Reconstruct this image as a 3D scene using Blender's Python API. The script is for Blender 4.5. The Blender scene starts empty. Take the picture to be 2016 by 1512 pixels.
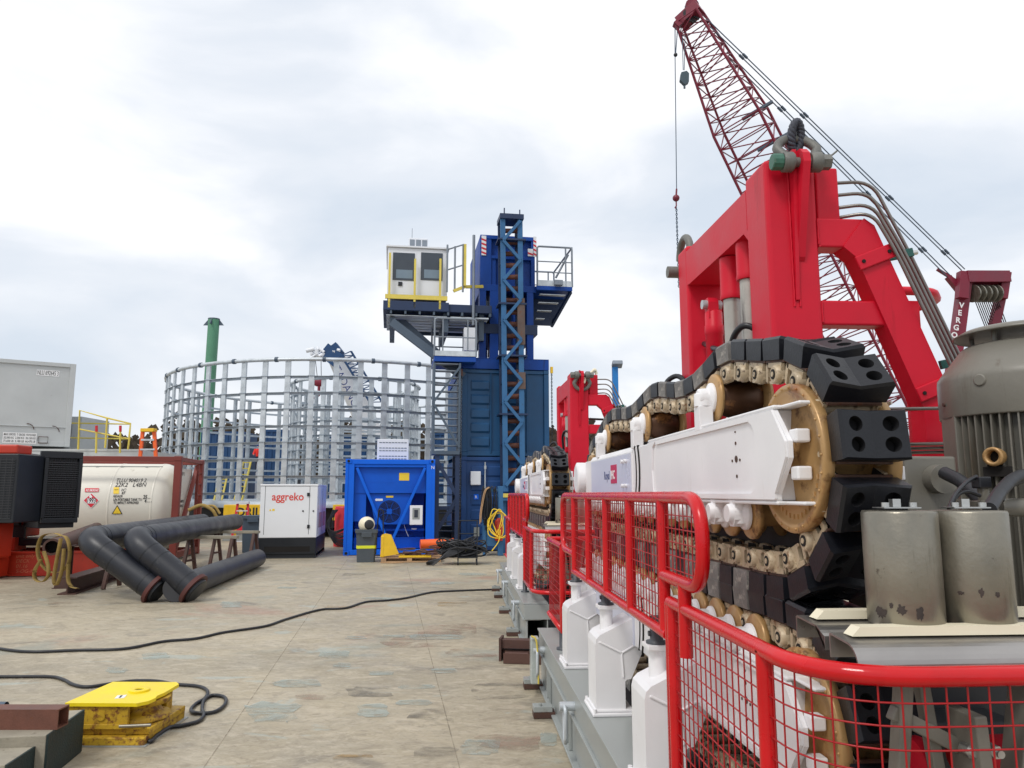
import bpy, math, random
from mathutils import Vector, Matrix
random.seed(7)
S = bpy.context.scene
COL = S.collection
# ---------------------------------------------------------------- camera
F, TH, H = 1500.0, 0.1429, 1.65
cd = bpy.data.cameras.new('camera'); cam = bpy.data.objects.new('camera', cd); COL.objects.link(cam)
cam.location = (0, 0, H); cam.rotation_euler = (math.pi/2 + TH, 0, 0)
cd.sensor_width = 36.0; cd.lens = F/2016*36.0; cd.clip_start = 0.05; cd.clip_end = 4000
S.camera = cam
S.render.resolution_x = 1024; S.render.resolution_y = 768
# ---------------------------------------------------------------- sky
w = bpy.data.worlds.new("World"); S.world = w; w.use_nodes = True
N = w.node_tree.nodes; L = w.node_tree.links; N.clear()
out = N.new('ShaderNodeOutputWorld'); bg = N.new('ShaderNodeBackground'); bg2 = N.new('ShaderNodeBackground')
sky = N.new('ShaderNodeTexSky'); sky.sky_type = 'NISHITA'; sky.sun_disc = False
sky.sun_elevation = math.radians(52); sky.sun_rotation = math.radians(215); sky.air_density = 1.5; sky.dust_density = 3
L.new(sky.outputs[0], bg.inputs[0]); bg.inputs[1].default_value = 0.10
tc = N.new('ShaderNodeTexCoord'); mp = N.new('ShaderNodeMapping'); mp.inputs['Scale'].default_value = (1.0, 1.0, 2.6)
mp.inputs['Location'].default_value = (3.1, 0.4, 0.2)
nz = N.new('ShaderNodeTexNoise'); nz.inputs['Scale'].default_value = 2.3; nz.inputs['Detail'].default_value = 7; nz.inputs['Roughness'].default_value = .5
nz.inputs['Distortion'].default_value = 0.4
cr = N.new('ShaderNodeValToRGB'); e = cr.color_ramp.elements
e[0].position = .36; e[0].color = (.70, .775, .875, 1); e[1].position = .62; e[1].color = (1.05, 1.06, 1.09, 1)
m1 = cr.color_ramp.elements.new(.5); m1.color = (.84, .885, .955, 1)
sx = N.new('ShaderNodeSeparateXYZ'); mr = N.new('ShaderNodeMapRange')   # overcast: brighter towards the zenith
mr.inputs[1].default_value = 0.0; mr.inputs[2].default_value = .62; mr.inputs[3].default_value = -.085; mr.inputs[4].default_value = .13
ad = N.new('ShaderNodeMath'); ad.operation = 'ADD'
L.new(tc.outputs['Generated'], mp.inputs[0]); L.new(mp.outputs[0], nz.inputs[0]); L.new(tc.outputs['Generated'], sx.inputs[0])
L.new(sx.outputs[2], mr.inputs[0]); L.new(nz.outputs[0], ad.inputs[0]); L.new(mr.outputs[0], ad.inputs[1]); L.new(ad.outputs[0], cr.inputs[0])
L.new(cr.outputs[0], bg2.inputs[0]); bg2.inputs[1].default_value = 0.92
mx = N.new('ShaderNodeMixShader'); mx.inputs[0].default_value = .93
L.new(bg.outputs[0], mx.inputs[1]); L.new(bg2.outputs[0], mx.inputs[2]); L.new(mx.outputs[0], out.inputs[0])
sl = bpy.data.lights.new('sun', 'SUN'); sl.energy = 1.3; sl.angle = math.radians(14); sl.color = (1, .97, .92)
so = bpy.data.objects.new('sun', sl); COL.objects.link(so); so.rotation_euler = (math.radians(38), 0, math.radians(-35))
vs = S.view_settings; vs.view_transform = 'Standard'; vs.look = 'None'; vs.exposure = .18; vs.gamma = 1

# ---------------------------------------------------------------- photo rays -> places in the yard (design measurements)
def ray(px, py):
    x = (px-1008)/F; y = (756-py)/F
    return Vector((x, math.cos(TH)-y*math.sin(TH), math.sin(TH)+y*math.cos(TH)))
O = Vector((0, 0, H))
def W(px, py, Y):
    r = ray(px, py); return O + r*(Y/r.y)
def G(px, py, z=0.0):
    r = ray(px, py); return O + r*((z-H)/r.z)
def frame(o, deg): return Matrix.Translation(Vector(o)) @ Matrix.Rotation(math.radians(deg), 4, 'Z')
def LP(M, px, py, y=0.0):          # where a sight line meets the plane local-y = y of a frame
    Mi = M.inverted(); o = Mi @ O; r = Mi.to_3x3() @ ray(px, py); t = (y-o.y)/r.y
    return o + r*t
def LX(M, px, py, x):              # same for the plane local-x = x
    Mi = M.inverted(); o = Mi @ O; r = Mi.to_3x3() @ ray(px, py); t = (x-o.x)/r.x
    return o + r*t
DK = 8.98                          # heading of the deck

# ---------------------------------------------------------------- materials
MATS = {}
def mat(name, col, rough=.5, metal=0., var=.12, dirt=0., dcol=(.12, .07, .04), rust=0., rcol=(.16, .05, .015), bump=.0, scale=6., streak=False, spec=.5, coat=0.):
    if name in MATS: return MATS[name]
    m = bpy.data.materials.new(name); m.use_nodes = True; n = m.node_tree.nodes; l = m.node_tree.links
    b = n['Principled BSDF']; b.inputs['Roughness'].default_value = rough; b.inputs['Metallic'].default_value = metal
    b.inputs['Specular IOR Level'].default_value = spec; b.inputs['Coat Weight'].default_value = coat
    t = n.new('ShaderNodeTexCoord'); src = t.outputs['Object']
    n1 = n.new('ShaderNodeTexNoise'); n1.inputs['Scale'].default_value = scale*.35; n1.inputs['Detail'].default_value = 6; n1.inputs['Roughness'].default_value = .62
    l.new(src, n1.inputs[0])
    r1 = n.new('ShaderNodeMapRange'); r1.inputs[1].default_value = .3; r1.inputs[2].default_value = .7; r1.inputs[3].default_value = 1-var; r1.inputs[4].default_value = 1+var
    l.new(n1.outputs[0], r1.inputs[0])
    mul = n.new('ShaderNodeVectorMath'); mul.operation = 'SCALE'; mul.inputs[0].default_value = col[:3]; l.new(r1.outputs[0], mul.inputs['Scale'])
    cur = mul.outputs[0]
    def layer(cur, amount, c, sc, st, seed, lo=None):
        mpn = n.new('ShaderNodeMapping'); l.new(src, mpn.inputs[0]); mpn.inputs['Location'].default_value = (seed, seed*.7, 0)
        if st: mpn.inputs['Scale'].default_value = (1, 1, .12)
        nn = n.new('ShaderNodeTexNoise'); nn.inputs['Scale'].default_value = sc; nn.inputs['Detail'].default_value = 8; nn.inputs['Roughness'].default_value = .68
        l.new(mpn.outputs[0], nn.inputs[0])
        rr = n.new('ShaderNodeMapRange'); c0 = .72-.32*amount; rr.inputs[1].default_value = c0; rr.inputs[2].default_value = c0+.11
        l.new(nn.outputs[0], rr.inputs[0])
        mm = n.new('ShaderNodeMix'); mm.data_type = 'RGBA'; l.new(rr.outputs[0], mm.inputs[0]); l.new(cur, mm.inputs[6]); mm.inputs[7].default_value = (*c, 1)
        return mm.outputs[2], rr.outputs[0]
    if dirt > 0: cur, _ = layer(cur, dirt, dcol, scale*1.3, streak, 3.3)
    msk = None
    if rust > 0: cur, msk = layer(cur, rust, rcol, scale*2.1, False, 9.1)
    l.new(cur, b.inputs['Base Color'])
    rr = n.new('ShaderNodeMapRange'); rr.inputs[1].default_value = .3; rr.inputs[2].default_value = .7; rr.inputs[3].default_value = max(.03, rough-.08); rr.inputs[4].default_value = min(1, rough+.12)
    l.new(n1.outputs[0], rr.inputs[0]); l.new(rr.outputs[0], b.inputs['Roughness'])
    if bump > 0:
        n2 = n.new('ShaderNodeTexNoise'); n2.inputs['Scale'].default_value = scale*8; n2.inputs['Detail'].default_value = 4; l.new(src, n2.inputs[0])
        bp = n.new('ShaderNodeBump'); bp.inputs['Strength'].default_value = bump; bp.inputs['Distance'].default_value = .01
        l.new(n2.outputs[0], bp.inputs['Height']); l.new(bp.outputs[0], b.inputs['Normal'])
    MATS[name] = m; return m
RED = mat('red paint', (.60, .008, .028), .42, var=.10, dirt=.3, dcol=(.40, .005, .016), streak=True, rust=.10, rcol=(.20, .02, .02), scale=5, spec=.28, bump=.06)
RAIL = mat('red rail paint', (.56, .003, .007), .24, var=.12, rust=.12, rcol=(.22, .015, .012), scale=14, spec=.4, coat=.08, bump=.04)
MESHR = mat('red mesh wire', (.36, .004, .007), .4)
WHT = mat('white paint', (.80, .79, .80), .38, var=.04, dirt=.24, dcol=(.60, .57, .53), rust=.05, rcol=(.30, .17, .08), scale=7, streak=True, bump=.03)
WHT2 = mat('white sheet steel', (.80, .81, .83), .35, var=.03, dirt=.1, dcol=(.58, .57, .55), scale=3, streak=True)
GRYL = mat('grey frame paint', (.31, .33, .32), .34, var=.08, dirt=.2, dcol=(.2, .19, .17), scale=5, coat=.1, bump=.03)
LIL = mat('pale panel', (.62, .64, .76), .3, var=.03, scale=2)
RUB = mat('black rubber', (.006, .007, .011), .42, var=.35, dirt=.2, dcol=(.035, .037, .045), scale=14, bump=.08, spec=.42)
RUBW = mat('worn rubber', (.19, .18, .17), .6, var=.4, dirt=.55, dcol=(.40, .37, .32), scale=16, bump=.3)
RUBH = mat('rubber hole', (.004, .004, .006), .8, var=.1)
CHN = mat('cream chain steel', (.50, .40, .27), .42, var=.2, metal=.1, dirt=.5, dcol=(.20, .095, .04), rust=.45, rcol=(.07, .03, .015), scale=16, bump=.12)
SHOE = mat('track shoe steel', (.10, .05, .035), .55, var=.4, rust=.4, scale=14, bump=.3)
DRM = mat('rusty roller', (.08, .035, .016), .38, var=.5, dirt=.5, dcol=(.36, .16, .05), scale=9, metal=.35)
DSC = mat('rusty cream disc', (.45, .27, .11), .36, var=.22, metal=.25, dirt=.5, dcol=(.30, .12, .035), rust=.5, rcol=(.09, .03, .012), scale=4, bump=.08)
HOLE = mat('dark recess', (.01, .008, .007), .9)
STL = mat('stainless steel', (.36, .345, .33), .34, metal=.85, var=.14, dirt=.22, dcol=(.3, .27, .22), scale=7, bump=.05)
STLD = mat('scuffed steel', (.27, .25, .205), .36, metal=.75, var=.22, dirt=.5, dcol=(.15, .135, .10), rust=.2, rcol=(.045, .03, .025), scale=11, bump=.08, streak=True)
CRM = mat('cream plastic', (.80, .73, .55), .4, var=.05, scale=4)
MOT = mat('motor paint', (.165, .155, .13), .36, var=.14, dirt=.42, dcol=(.12, .10, .075), rust=.12, scale=8, bump=.06, streak=True)
MOTD = mat('shaded motor body', (.10, .095, .08), .38, var=.12, scale=6)  # darker copy of the motor paint: shade painted between the cooling fins
GRB = mat('bright chrome bolt', (.6, .6, .58), .28, metal=.9, var=.1)
SOCK = mat('dark grey socket', (.055, .06, .07), .45, var=.15)
GLV = mat('galvanised steel', (.54, .58, .61), .42, metal=.35, var=.22, scale=9, bump=.05)
GLVD = mat('galvanised channel', (.40, .45, .50), .45, metal=.3, var=.22, scale=6)
ROD = mat('weathered cylinder rod', (.42, .40, .36), .4, metal=.4, var=.2, dirt=.5, dcol=(.15, .13, .12), scale=12, streak=True)
SHK = mat('shackle steel', (.17, .17, .155), .55, metal=.3, var=.25, dirt=.3, dcol=(.09, .075, .06), scale=20, bump=.2)
SHKG = mat('green bolt steel', (.05, .16, .11), .55, var=.3, dirt=.3, dcol=(.2, .22, .18), scale=25)
ROPE = mat('dark wire sling', (.05, .055, .075), .55, var=.3, scale=40, bump=.4)
HYD = mat('bare hydraulic pipe', (.22, .20, .185), .35, metal=.8, var=.15, scale=10)
HOSE = mat('black hose', (.015, .016, .02), .42, var=.2, scale=20)
CLMP = mat('green clamp', (.012, .09, .075), .45, var=.15)
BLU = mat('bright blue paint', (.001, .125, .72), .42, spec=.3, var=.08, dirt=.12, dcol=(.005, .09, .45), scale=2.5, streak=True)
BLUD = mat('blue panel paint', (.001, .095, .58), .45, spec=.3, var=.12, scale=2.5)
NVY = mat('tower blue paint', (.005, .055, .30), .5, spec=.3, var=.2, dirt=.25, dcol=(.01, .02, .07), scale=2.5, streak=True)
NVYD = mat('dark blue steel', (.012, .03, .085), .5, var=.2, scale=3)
TEAL = mat('teal container paint', (.005, .068, .18), .45, var=.2, dirt=.3, dcol=(.015, .04, .08), rust=.1, scale=2.2, streak=True)
BGB = mat('far blue container', (.006, .05, .15), .5, var=.15)
TEALD = mat('blue container paint', (.005, .055, .20), .45, var=.2, dirt=.3, dcol=(.01, .02, .1), scale=2.2, streak=True)
TRS = mat('light blue truss paint', (.04, .135, .29), .5, spec=.3, var=.15, dirt=.3, dcol=(.05, .09, .14), rust=.22, scale=3)
TRSR = mat('rusty truss chord', (.10, .07, .06), .6, var=.3, rust=.5, scale=5)
RST = mat('rusty tube', (.15, .055, .035), .55, var=.35, rust=.3, scale=9, bump=.2)
SLT = mat('slate grey steel', (.07, .10, .14), .5, var=.15, scale=3)
GAL2 = mat('grey handrail', (.22, .25, .29), .45, metal=.3, var=.15)
YEL = mat('yellow paint', (.80, .50, .02), .42, var=.1, dirt=.2, dcol=(.4, .22, .02), scale=10)
YELP = mat('pale yellow paint', (.70, .56, .10), .5, var=.12, dirt=.25, dcol=(.35, .25, .08), scale=6)
YELB = mat('chipped bright yellow', (.86, .66, .01), .42, var=.07, dirt=.14, dcol=(.45, .27, .015), rust=.24, rcol=(.10, .05, .02), scale=12, bump=.15)
YELR = mat('rust stained yellow', (.50, .31, .02), .5, var=.25, dirt=.6, dcol=(.20, .09, .02), rust=.62, scale=9, bump=.2)
BLK = mat('black coated steel', (.008, .010, .014), .38, var=.2, dirt=.2, dcol=(.03, .03, .03), scale=5)
BLKP = mat('black pipe coating', (.011, .013, .020), .42, var=.25, dirt=.4, dcol=(.045, .045, .045), rust=.12, rcol=(.09, .08, .07), scale=7, bump=.06)
GRYP = mat('dark grey pipe', (.035, .036, .041), .5, var=.2, dirt=.35, dcol=(.02, .02, .025), scale=3)
FLG = mat('red-brown flange', (.085, .022, .018), .6, var=.2, scale=10)
BRN = mat('brown rusted steel', (.085, .04, .03), .62, var=.3, rust=.35, scale=6, bump=.15)
ORG = mat('orange machine paint', (.50, .032, .010), .42, var=.12, dirt=.3, dcol=(.25, .03, .015), scale=5)
TNKF = mat('red-brown frame paint', (.20, .035, .025), .5, var=.15, dirt=.2, dcol=(.08, .02, .02), scale=3)
TNK = mat('cream tank cladding', (.72, .69, .60), .36, var=.04, dirt=.22, dcol=(.5, .45, .36), scale=2, streak=True, coat=.1)
RFR = mat('old white container', (.50, .52, .52), .5, var=.08, dirt=.2, dcol=(.38, .36, .3), rust=.14, scale=2.4, streak=True)
GRN = mat('green post paint', (.085, .25, .15), .5, var=.12, dirt=.15, dcol=(.03, .12, .06), scale=2, streak=True)
CRR = mat('crane red paint', (.19, .010, .030), .45, var=.15, dirt=.15, dcol=(.1, .01, .02), scale=2)
DRK = mat('dark steel and shade', (.02, .021, .025), .5, var=.2)  # colour of dark steel parts, also of painted shade inside the tensioner
WOOD = mat('weathered timber', (.30, .27, .21), .75, var=.2, dirt=.4, dcol=(.14, .12, .09), scale=8, streak=False, bump=.3)
WDK = mat('dark painted timber end', (.010, .022, .022), .6, var=.4, dirt=.3, dcol=(.05, .05, .045), scale=9, bump=.4)
PLT = mat('pallet wood', (.42, .26, .14), .75, var=.25, dirt=.3, dcol=(.2, .11, .06), scale=6, bump=.2)
CAB = mat('white cabin panel', (.74, .76, .80), .4, var=.03, dirt=.1, dcol=(.55, .55, .55), scale=2)
GLS = mat('dark window glass', (.035, .045, .06), .08, var=.1, spec=.8)
GLS2 = mat('tinted lower glass', (.16, .22, .28), .12, var=.1, spec=.8)
BIN = mat('grey plastic bin', (.07, .085, .10), .5, var=.1, dirt=.15, dcol=(.12, .12, .12), scale=6)
LIME = mat('yellow tape', (.75, .78, .03), .5, var=.06)
LBL = mat('label yellow', (.86, .60, .04), .5, var=.05)
PNK = mat('magenta logo', (.50, .012, .09), .5, var=.03)
TXK = mat('black lettering', (.02, .02, .022), .6, var=.1)
TXR = mat('red lettering', (.72, .05, .03), .5, var=.05)
TXW = mat('white lettering', (.8, .8, .8), .5, var=.05)
TXN = mat('navy lettering', (.02, .04, .16), .5, var=.05)
SIGR = mat('red placard', (.62, .02, .035), .5, var=.06)
SLG = mat('gold webbing', (.33, .22, .06), .7, var=.25, dirt=.45, dcol=(.2, .13, .04), scale=14, bump=.3)
ORJ = mat('orange plastic', (.85, .13, .02), .45, var=.1, scale=5)
BARK = mat('bare bark', (.14, .11, .09), .9, var=.3)
LEAF = mat('brown evergreen', (.06, .045, .03), .9, var=.3)
SKIN = mat('skin', (.45, .25, .17), .6)
NAVYC = mat('navy cloth', (.02, .025, .05), .8)
REDC = mat('red jacket cloth', (.72, .03, .02), .8, var=.15)

# ---------------------------------------------------------------- mesh building
MW = {}
I4 = Matrix.Identity(4)
class MB:
    def __init__(s, M=None): s.v = []; s.f = []; s.mi = []; s.sm = []; s.M = M or I4; s.cm = 0; s.T = None
    def add(s, vs, fs, smooth=False):
        b = len(s.v); M = s.M if s.T is None else s.M @ s.T
        s.v += [tuple(M @ Vector(p)) for p in vs]
        for f in fs: s.f.append(tuple(i+b for i in f)); s.mi.append(s.cm); s.sm.append(smooth)
        return s
    def bx(s, x0, x1, y0, y1, z0, z1):
        if x0 > x1: x0, x1 = x1, x0
        if y0 > y1: y0, y1 = y1, y0
        if z0 > z1: z0, z1 = z1, z0
        return s.add([(x0,y0,z0),(x1,y0,z0),(x1,y1,z0),(x0,y1,z0),(x0,y0,z1),(x1,y0,z1),(x1,y1,z1),(x0,y1,z1)],
              [(0,3,2,1),(4,5,6,7),(0,1,5,4),(1,2,6,5),(2,3,7,6),(3,0,4,7)])
    def cb(s, c, sz): return s.bx(c[0]-sz[0]/2, c[0]+sz[0]/2, c[1]-sz[1]/2, c[1]+sz[1]/2, c[2]-sz[2]/2, c[2]+sz[2]/2)
    def prism(s, poly, ax, a0, a1, smooth=False):   # poly in the two other axes (cyclic order kept x,y / x,z / y,z)
        def P(p, a): return {'x': (a, p[0], p[1]), 'y': (p[0], a, p[1]), 'z': (p[0], p[1], a)}[ax]
        n = len(poly); ar = sum(poly[i][0]*poly[(i+1) % n][1]-poly[(i+1) % n][0]*poly[i][1] for i in range(n))
        if (ar < 0) != (ax == 'y'): poly = poly[::-1]
        if a0 > a1: a0, a1 = a1, a0
        vs = [P(p, a0) for p in poly]+[P(p, a1) for p in poly]
        s.add(vs, [tuple(range(n))[::-1], tuple(range(n, 2*n))])
        return s.add(vs, [(i, (i+1) % n, n+(i+1) % n, n+i) for i in range(n)], smooth)
    def tube(s, pts, r, n=8, closed=False, caps=True, smooth=True, flat=None):
        pts = [Vector(p) for p in pts]; k = len(pts)
        rs = r if isinstance(r, (list, tuple)) else [r]*k
        up = None; vs = []
        for i, p in enumerate(pts):
            if closed: t = pts[(i+1) % k]-pts[i-1]
            else: t = pts[min(i+1, k-1)]-pts[max(i-1, 0)]
            if t.length < 1e-9: t = Vector((0, 0, 1))
            t.normalize()
            if up is None:
                up = Vector((0, 0, 1)) if abs(t.z) < .9 else Vector((1, 0, 0))
            a = up - t*up.dot(t)
            if a.length < 1e-6: a = t.orthogonal()
            a.normalize(); up = a; b = t.cross(a)
            for j in range(n):
                an = 2*math.pi*(j+.5)/n
                ra = rs[i]; rb = rs[i]*(flat if flat else 1)
                vs.append(p + a*math.cos(an)*ra*(1.4142 if n == 4 else 1) + b*math.sin(an)*rb*(1.4142 if n == 4 else 1))
        fs = []
        for i in range(k if closed else k-1):
            i2 = (i+1) % k
            for j in range(n): fs.append((i*n+j, i*n+(j+1) % n, i2*n+(j+1) % n, i2*n+j))
        s.add(vs, fs, smooth and n > 4)
        if caps and not closed:
            s.add(vs[:n], [tuple(range(n))[::-1]]); s.add(vs[-n:], [tuple(range(n))])
        return s
    def cyl(s, p0, p1, r, r1=None, n=20, smooth=True):
        return s.tube([p0, p1], [r, r if r1 is None else r1], n, smooth=smooth)
    def bar(s, p0, p1, wd, ht=None):    # rectangular bar, wd across, ht along up
        p0 = Vector(p0); p1 = Vector(p1); ht = wd if ht is None else ht
        t = (p1-p0).normalized(); up = Vector((0, 0, 1)) if abs(t.z) < .95 else Vector((0, 1, 0))
        a = (up-t*up.dot(t)).normalized(); b = t.cross(a); vs = []
        for p in (p0, p1):
            for sa, sb in ((-1,-1),(-1,1),(1,1),(1,-1)): vs.append(p+a*sa*ht/2+b*sb*wd/2)
        return s.add(vs, [(0,3,2,1),(4,5,6,7),(0,1,5,4),(1,2,6,5),(2,3,7,6),(3,0,4,7)])
    def lathe(s, prof, o, ax='z', n=32, smooth=True, caps=True):   # prof: (radius, distance along axis)
        vs = []
        for r, h in prof:
            for j in range(n):
                a = 2*math.pi*j/n; c, d = r*math.cos(a), r*math.sin(a)
                p = {'z': (c, d, h), 'x': (h, c, d), 'y': (d, h, c)}[ax]
                vs.append((o[0]+p[0], o[1]+p[1], o[2]+p[2]))
        fs = [(i*n+j, i*n+(j+1) % n, (i+1)*n+(j+1) % n, (i+1)*n+j) for i in range(len(prof)-1) for j in range(n)]
        s.add(vs, fs, smooth)
        if caps:
            if prof[0][0] > 1e-5: s.add(vs[:n], [tuple(range(n))[::-1]])
            if prof[-1][0] > 1e-5: s.add(vs[-n:], [tuple(range(n))])
        return s
    def ball(s, c, r, n=16, sc=(1, 1, 1)):
        vs = []; m = n//2
        for i in range(m+1):
            a = math.pi*i/m
            for j in range(n):
                b = 2*math.pi*j/n; vs.append((c[0]+r*sc[0]*math.sin(a)*math.cos(b), c[1]+r*sc[1]*math.sin(a)*math.sin(b), c[2]-r*sc[2]*math.cos(a)))
        return s.add(vs, [(i*n+j, i*n+(j+1) % n, (i+1)*n+(j+1) % n, (i+1)*n+j) for i in range(m) for j in range(n)], True)
    def mesh(s, name, mats, Minv):
        me = bpy.data.meshes.new(name); me.from_pydata([tuple(Minv @ Vector(p)) for p in s.v], [], s.f)
        for m in (mats if isinstance(mats, (list, tuple)) else [mats]): me.materials.append(m)
        me.polygons.foreach_set('material_index', s.mi); me.polygons.foreach_set('use_smooth', s.sm)
        me.validate(); me.update(); return me
    def build(s, name, mats, parent=None, bev=0., origin=None, label=None, seg=2):
        PM = MW[parent.name] if parent else (Matrix.Translation(origin) if origin is not None else I4)
        me = s.mesh(name, mats, PM.inverted()); o = bpy.data.objects.new(name, me); COL.objects.link(o)
        if parent: o.parent = parent
        else: o.matrix_world = PM
        MW[o.name] = PM
        if bev:
            b = o.modifiers.new('bevel', 'BEVEL'); b.width = bev; b.segments = seg; b.limit_method = 'ANGLE'; b.angle_limit = math.radians(50)
            b.harden_normals = False
        if label: o['label'] = label
        return o
def tag(o, label=None, cat=None, group=None, kind=None):
    if label: o['label'] = label
    if cat: o['category'] = cat
    if group: o['group'] = group
    if kind: o['kind'] = kind
    return o
def thing(name, M, label, cat, group=None):
    o = bpy.data.objects.new(name, None); o.empty_display_size = .2; COL.objects.link(o); o.matrix_world = M; MW[o.name] = M.copy()
    return tag(o, label, cat, group)
KIDS = {}
def copy_tree(o, parent=None):
    c = o.copy(); COL.objects.link(c)
    if parent: c.parent = parent
    MW[c.name] = MW[o.name]
    for ch in [x for x in bpy.data.objects if x.parent == o]: copy_tree(ch, c)
    return c
def text(s, M, size, m, parent=None, name='lettering', ext=.001, align='LEFT', shear=0., bold=0., xs=1., spacing=1.):
    cu = bpy.data.curves.new('t', 'FONT'); cu.body = s; cu.size = size; cu.extrude = ext; cu.align_x = align; cu.shear = shear; cu.offset = bold*size; cu.resolution_u = 3
    cu.space_character = spacing
    t = bpy.data.objects.new('t', cu); COL.objects.link(t)
    dg = bpy.context.evaluated_depsgraph_get(); me = bpy.data.meshes.new_from_object(t.evaluated_get(dg)); bpy.data.objects.remove(t); bpy.data.curves.remove(cu)
    PM = MW[parent.name] if parent else I4
    me.transform(PM.inverted() @ M @ Matrix.Diagonal((xs, 1, 1, 1))); me.materials.clear(); me.materials.append(m); me.name = name
    o = bpy.data.objects.new(name, me); COL.objects.link(o)
    if parent: o.parent = parent
    MW[o.name] = PM; return o
def facing(M, x, y, z):            # text plane on a front (-y) face: letters run along +x, up +z
    return M @ Matrix.Translation((x, y, z)) @ Matrix.Rotation(math.pi/2, 4, 'X')
def arc(c, r, a0, a1, n, u, v):    # points of an arc in the plane spanned by u, v
    c = Vector(c); u = Vector(u); v = Vector(v)
    return [c + u*r*math.cos(a0+(a1-a0)*i/n) + v*r*math.sin(a0+(a1-a0)*i/n) for i in range(n+1)]
def fillet(pts, r, n=4):           # round the inner corners of a polyline
    P = [Vector(p) for p in pts]; o = [P[0]]
    for i in range(1, len(P)-1):
        a = (P[i-1]-P[i]); b = (P[i+1]-P[i]); rr = min(r, a.length*.49, b.length*.49); a.normalize(); b.normalize()
        p0 = P[i]+a*rr; p1 = P[i]+b*rr
        for k in range(n+1):
            t = k/n; o.append(p0*(1-t)**2 + P[i]*2*t*(1-t) + p1*t*t)
    o.append(P[-1]); return o
def spline(pts, n=6):
    P = [Vector(p) for p in pts]; P = [P[0]*2-P[1]]+P+[P[-1]*2-P[-2]]; o = []
    for i in range(1, len(P)-2):
        a, b, c, d = P[i-1:i+3]
        for k in range(n):
            t = k/n; o.append(.5*((2*b)+(c-a)*t+(2*a-5*b+4*c-d)*t*t+(3*b-a-3*c+d)*t**3))
    o.append(P[-2]); return o
# ---------------------------------------------------------------- cable tensioner (local x = across, y = along, z = up)
MT = Matrix.Rotation(math.atan(.0675), 4, 'Z')
def resample(path, n, ph=0.):
    P = [Vector((p[0], p[1])) for p in path]; P.append(P[0]); d = [0]
    for a, b in zip(P, P[1:]): d.append(d[-1]+(b-a).length)
    o = []; st = d[-1]/n; j = 0
    for k in range(n):
        t = (k+ph)*st
        while d[j+1] < t: j += 1
        f = (t-d[j])/max(d[j+1]-d[j], 1e-9); o.append(P[j].lerp(P[j+1], f))
    return o, st
def pad_mesh(M):      # local: x across, y along the chain, z outwards
    m = MB(M); hw, hl, t, g, dp = .090, .066, .078, .018, .045
    zt = lambda x: t - g*(1-abs(x)/hw)
    for sx in (-1, 1):
        for sy in (-1, 1):
            x0, x1 = (0, hw) if sx > 0 else (-hw, 0); y0, y1 = (0, hl) if sy > 0 else (-hl, 0)
            cx, cy = sx*.050, sy*.029; r = .0215; n = 20; vs = []; out = []
            for k in range(n):
                a = 2*math.pi*(k+.5)/n; c, d = math.cos(a), math.sin(a)
                tx = ((x1-cx) if c > 0 else (x0-cx))/c if abs(c) > 1e-6 else 9; ty = ((y1-cy) if d > 0 else (y0-cy))/d if abs(d) > 1e-6 else 9
                q = min(tx, ty); out.append((cx+c*q, cy+d*q))
            for (X, Y) in ((x0, y0), (x1, y0), (x1, y1), (x0, y1)):      # snap the nearest ray end onto each corner
                i = min(range(n), key=lambda k: (out[k][0]-X)**2+(out[k][1]-Y)**2); out[i] = (X, Y)
            inn = [(cx+r*math.cos(2*math.pi*(k+.5)/n), cy+r*math.sin(2*math.pi*(k+.5)/n)) for k in range(n)]
            vs = [(x, y, zt(x)) for x, y in out]+[(x, y, zt(x)) for x, y in inn]+[(x, y, t-g-dp+.02) for x, y in inn]
            m.cm = 0; m.add(vs, [(k, (k+1) % n, n+(k+1) % n, n+k) for k in range(n)])
            m.cm = 1; m.add(vs, [(n+k, n+(k+1) % n, 2*n+(k+1) % n, 2*n+k) for k in range(n)]+[tuple(range(2*n, 3*n))])
    m.cm = 0; c = .008
    # skirt with a small chamfer and a V between the two shoulders
    top = [(-hw, -hl, zt(hw)), (0, -hl, zt(0)), (hw, -hl, zt(hw)), (hw, 0, zt(hw)), (hw, hl, zt(hw)), (0, hl, zt(0)), (-hw, hl, zt(hw)), (-hw, 0, zt(hw))]
    mid = [(x*(1+c/hw*1.0) if x else 0, y*(1+c/hl*.5), z-c*1.2) for x, y, z in top]
    bot = [(x*1.06, y*1.0, 0) for x, y, z in top]
    n = 8
    m.add(top+mid+bot, [(n*a+k, n*a+n+k, n*a+n+(k+1) % n, n*a+(k+1) % n) for a in (0, 1) for k in range(n)]+[(16, 23, 22, 21, 20, 19, 18, 17)])
    return m
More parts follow.
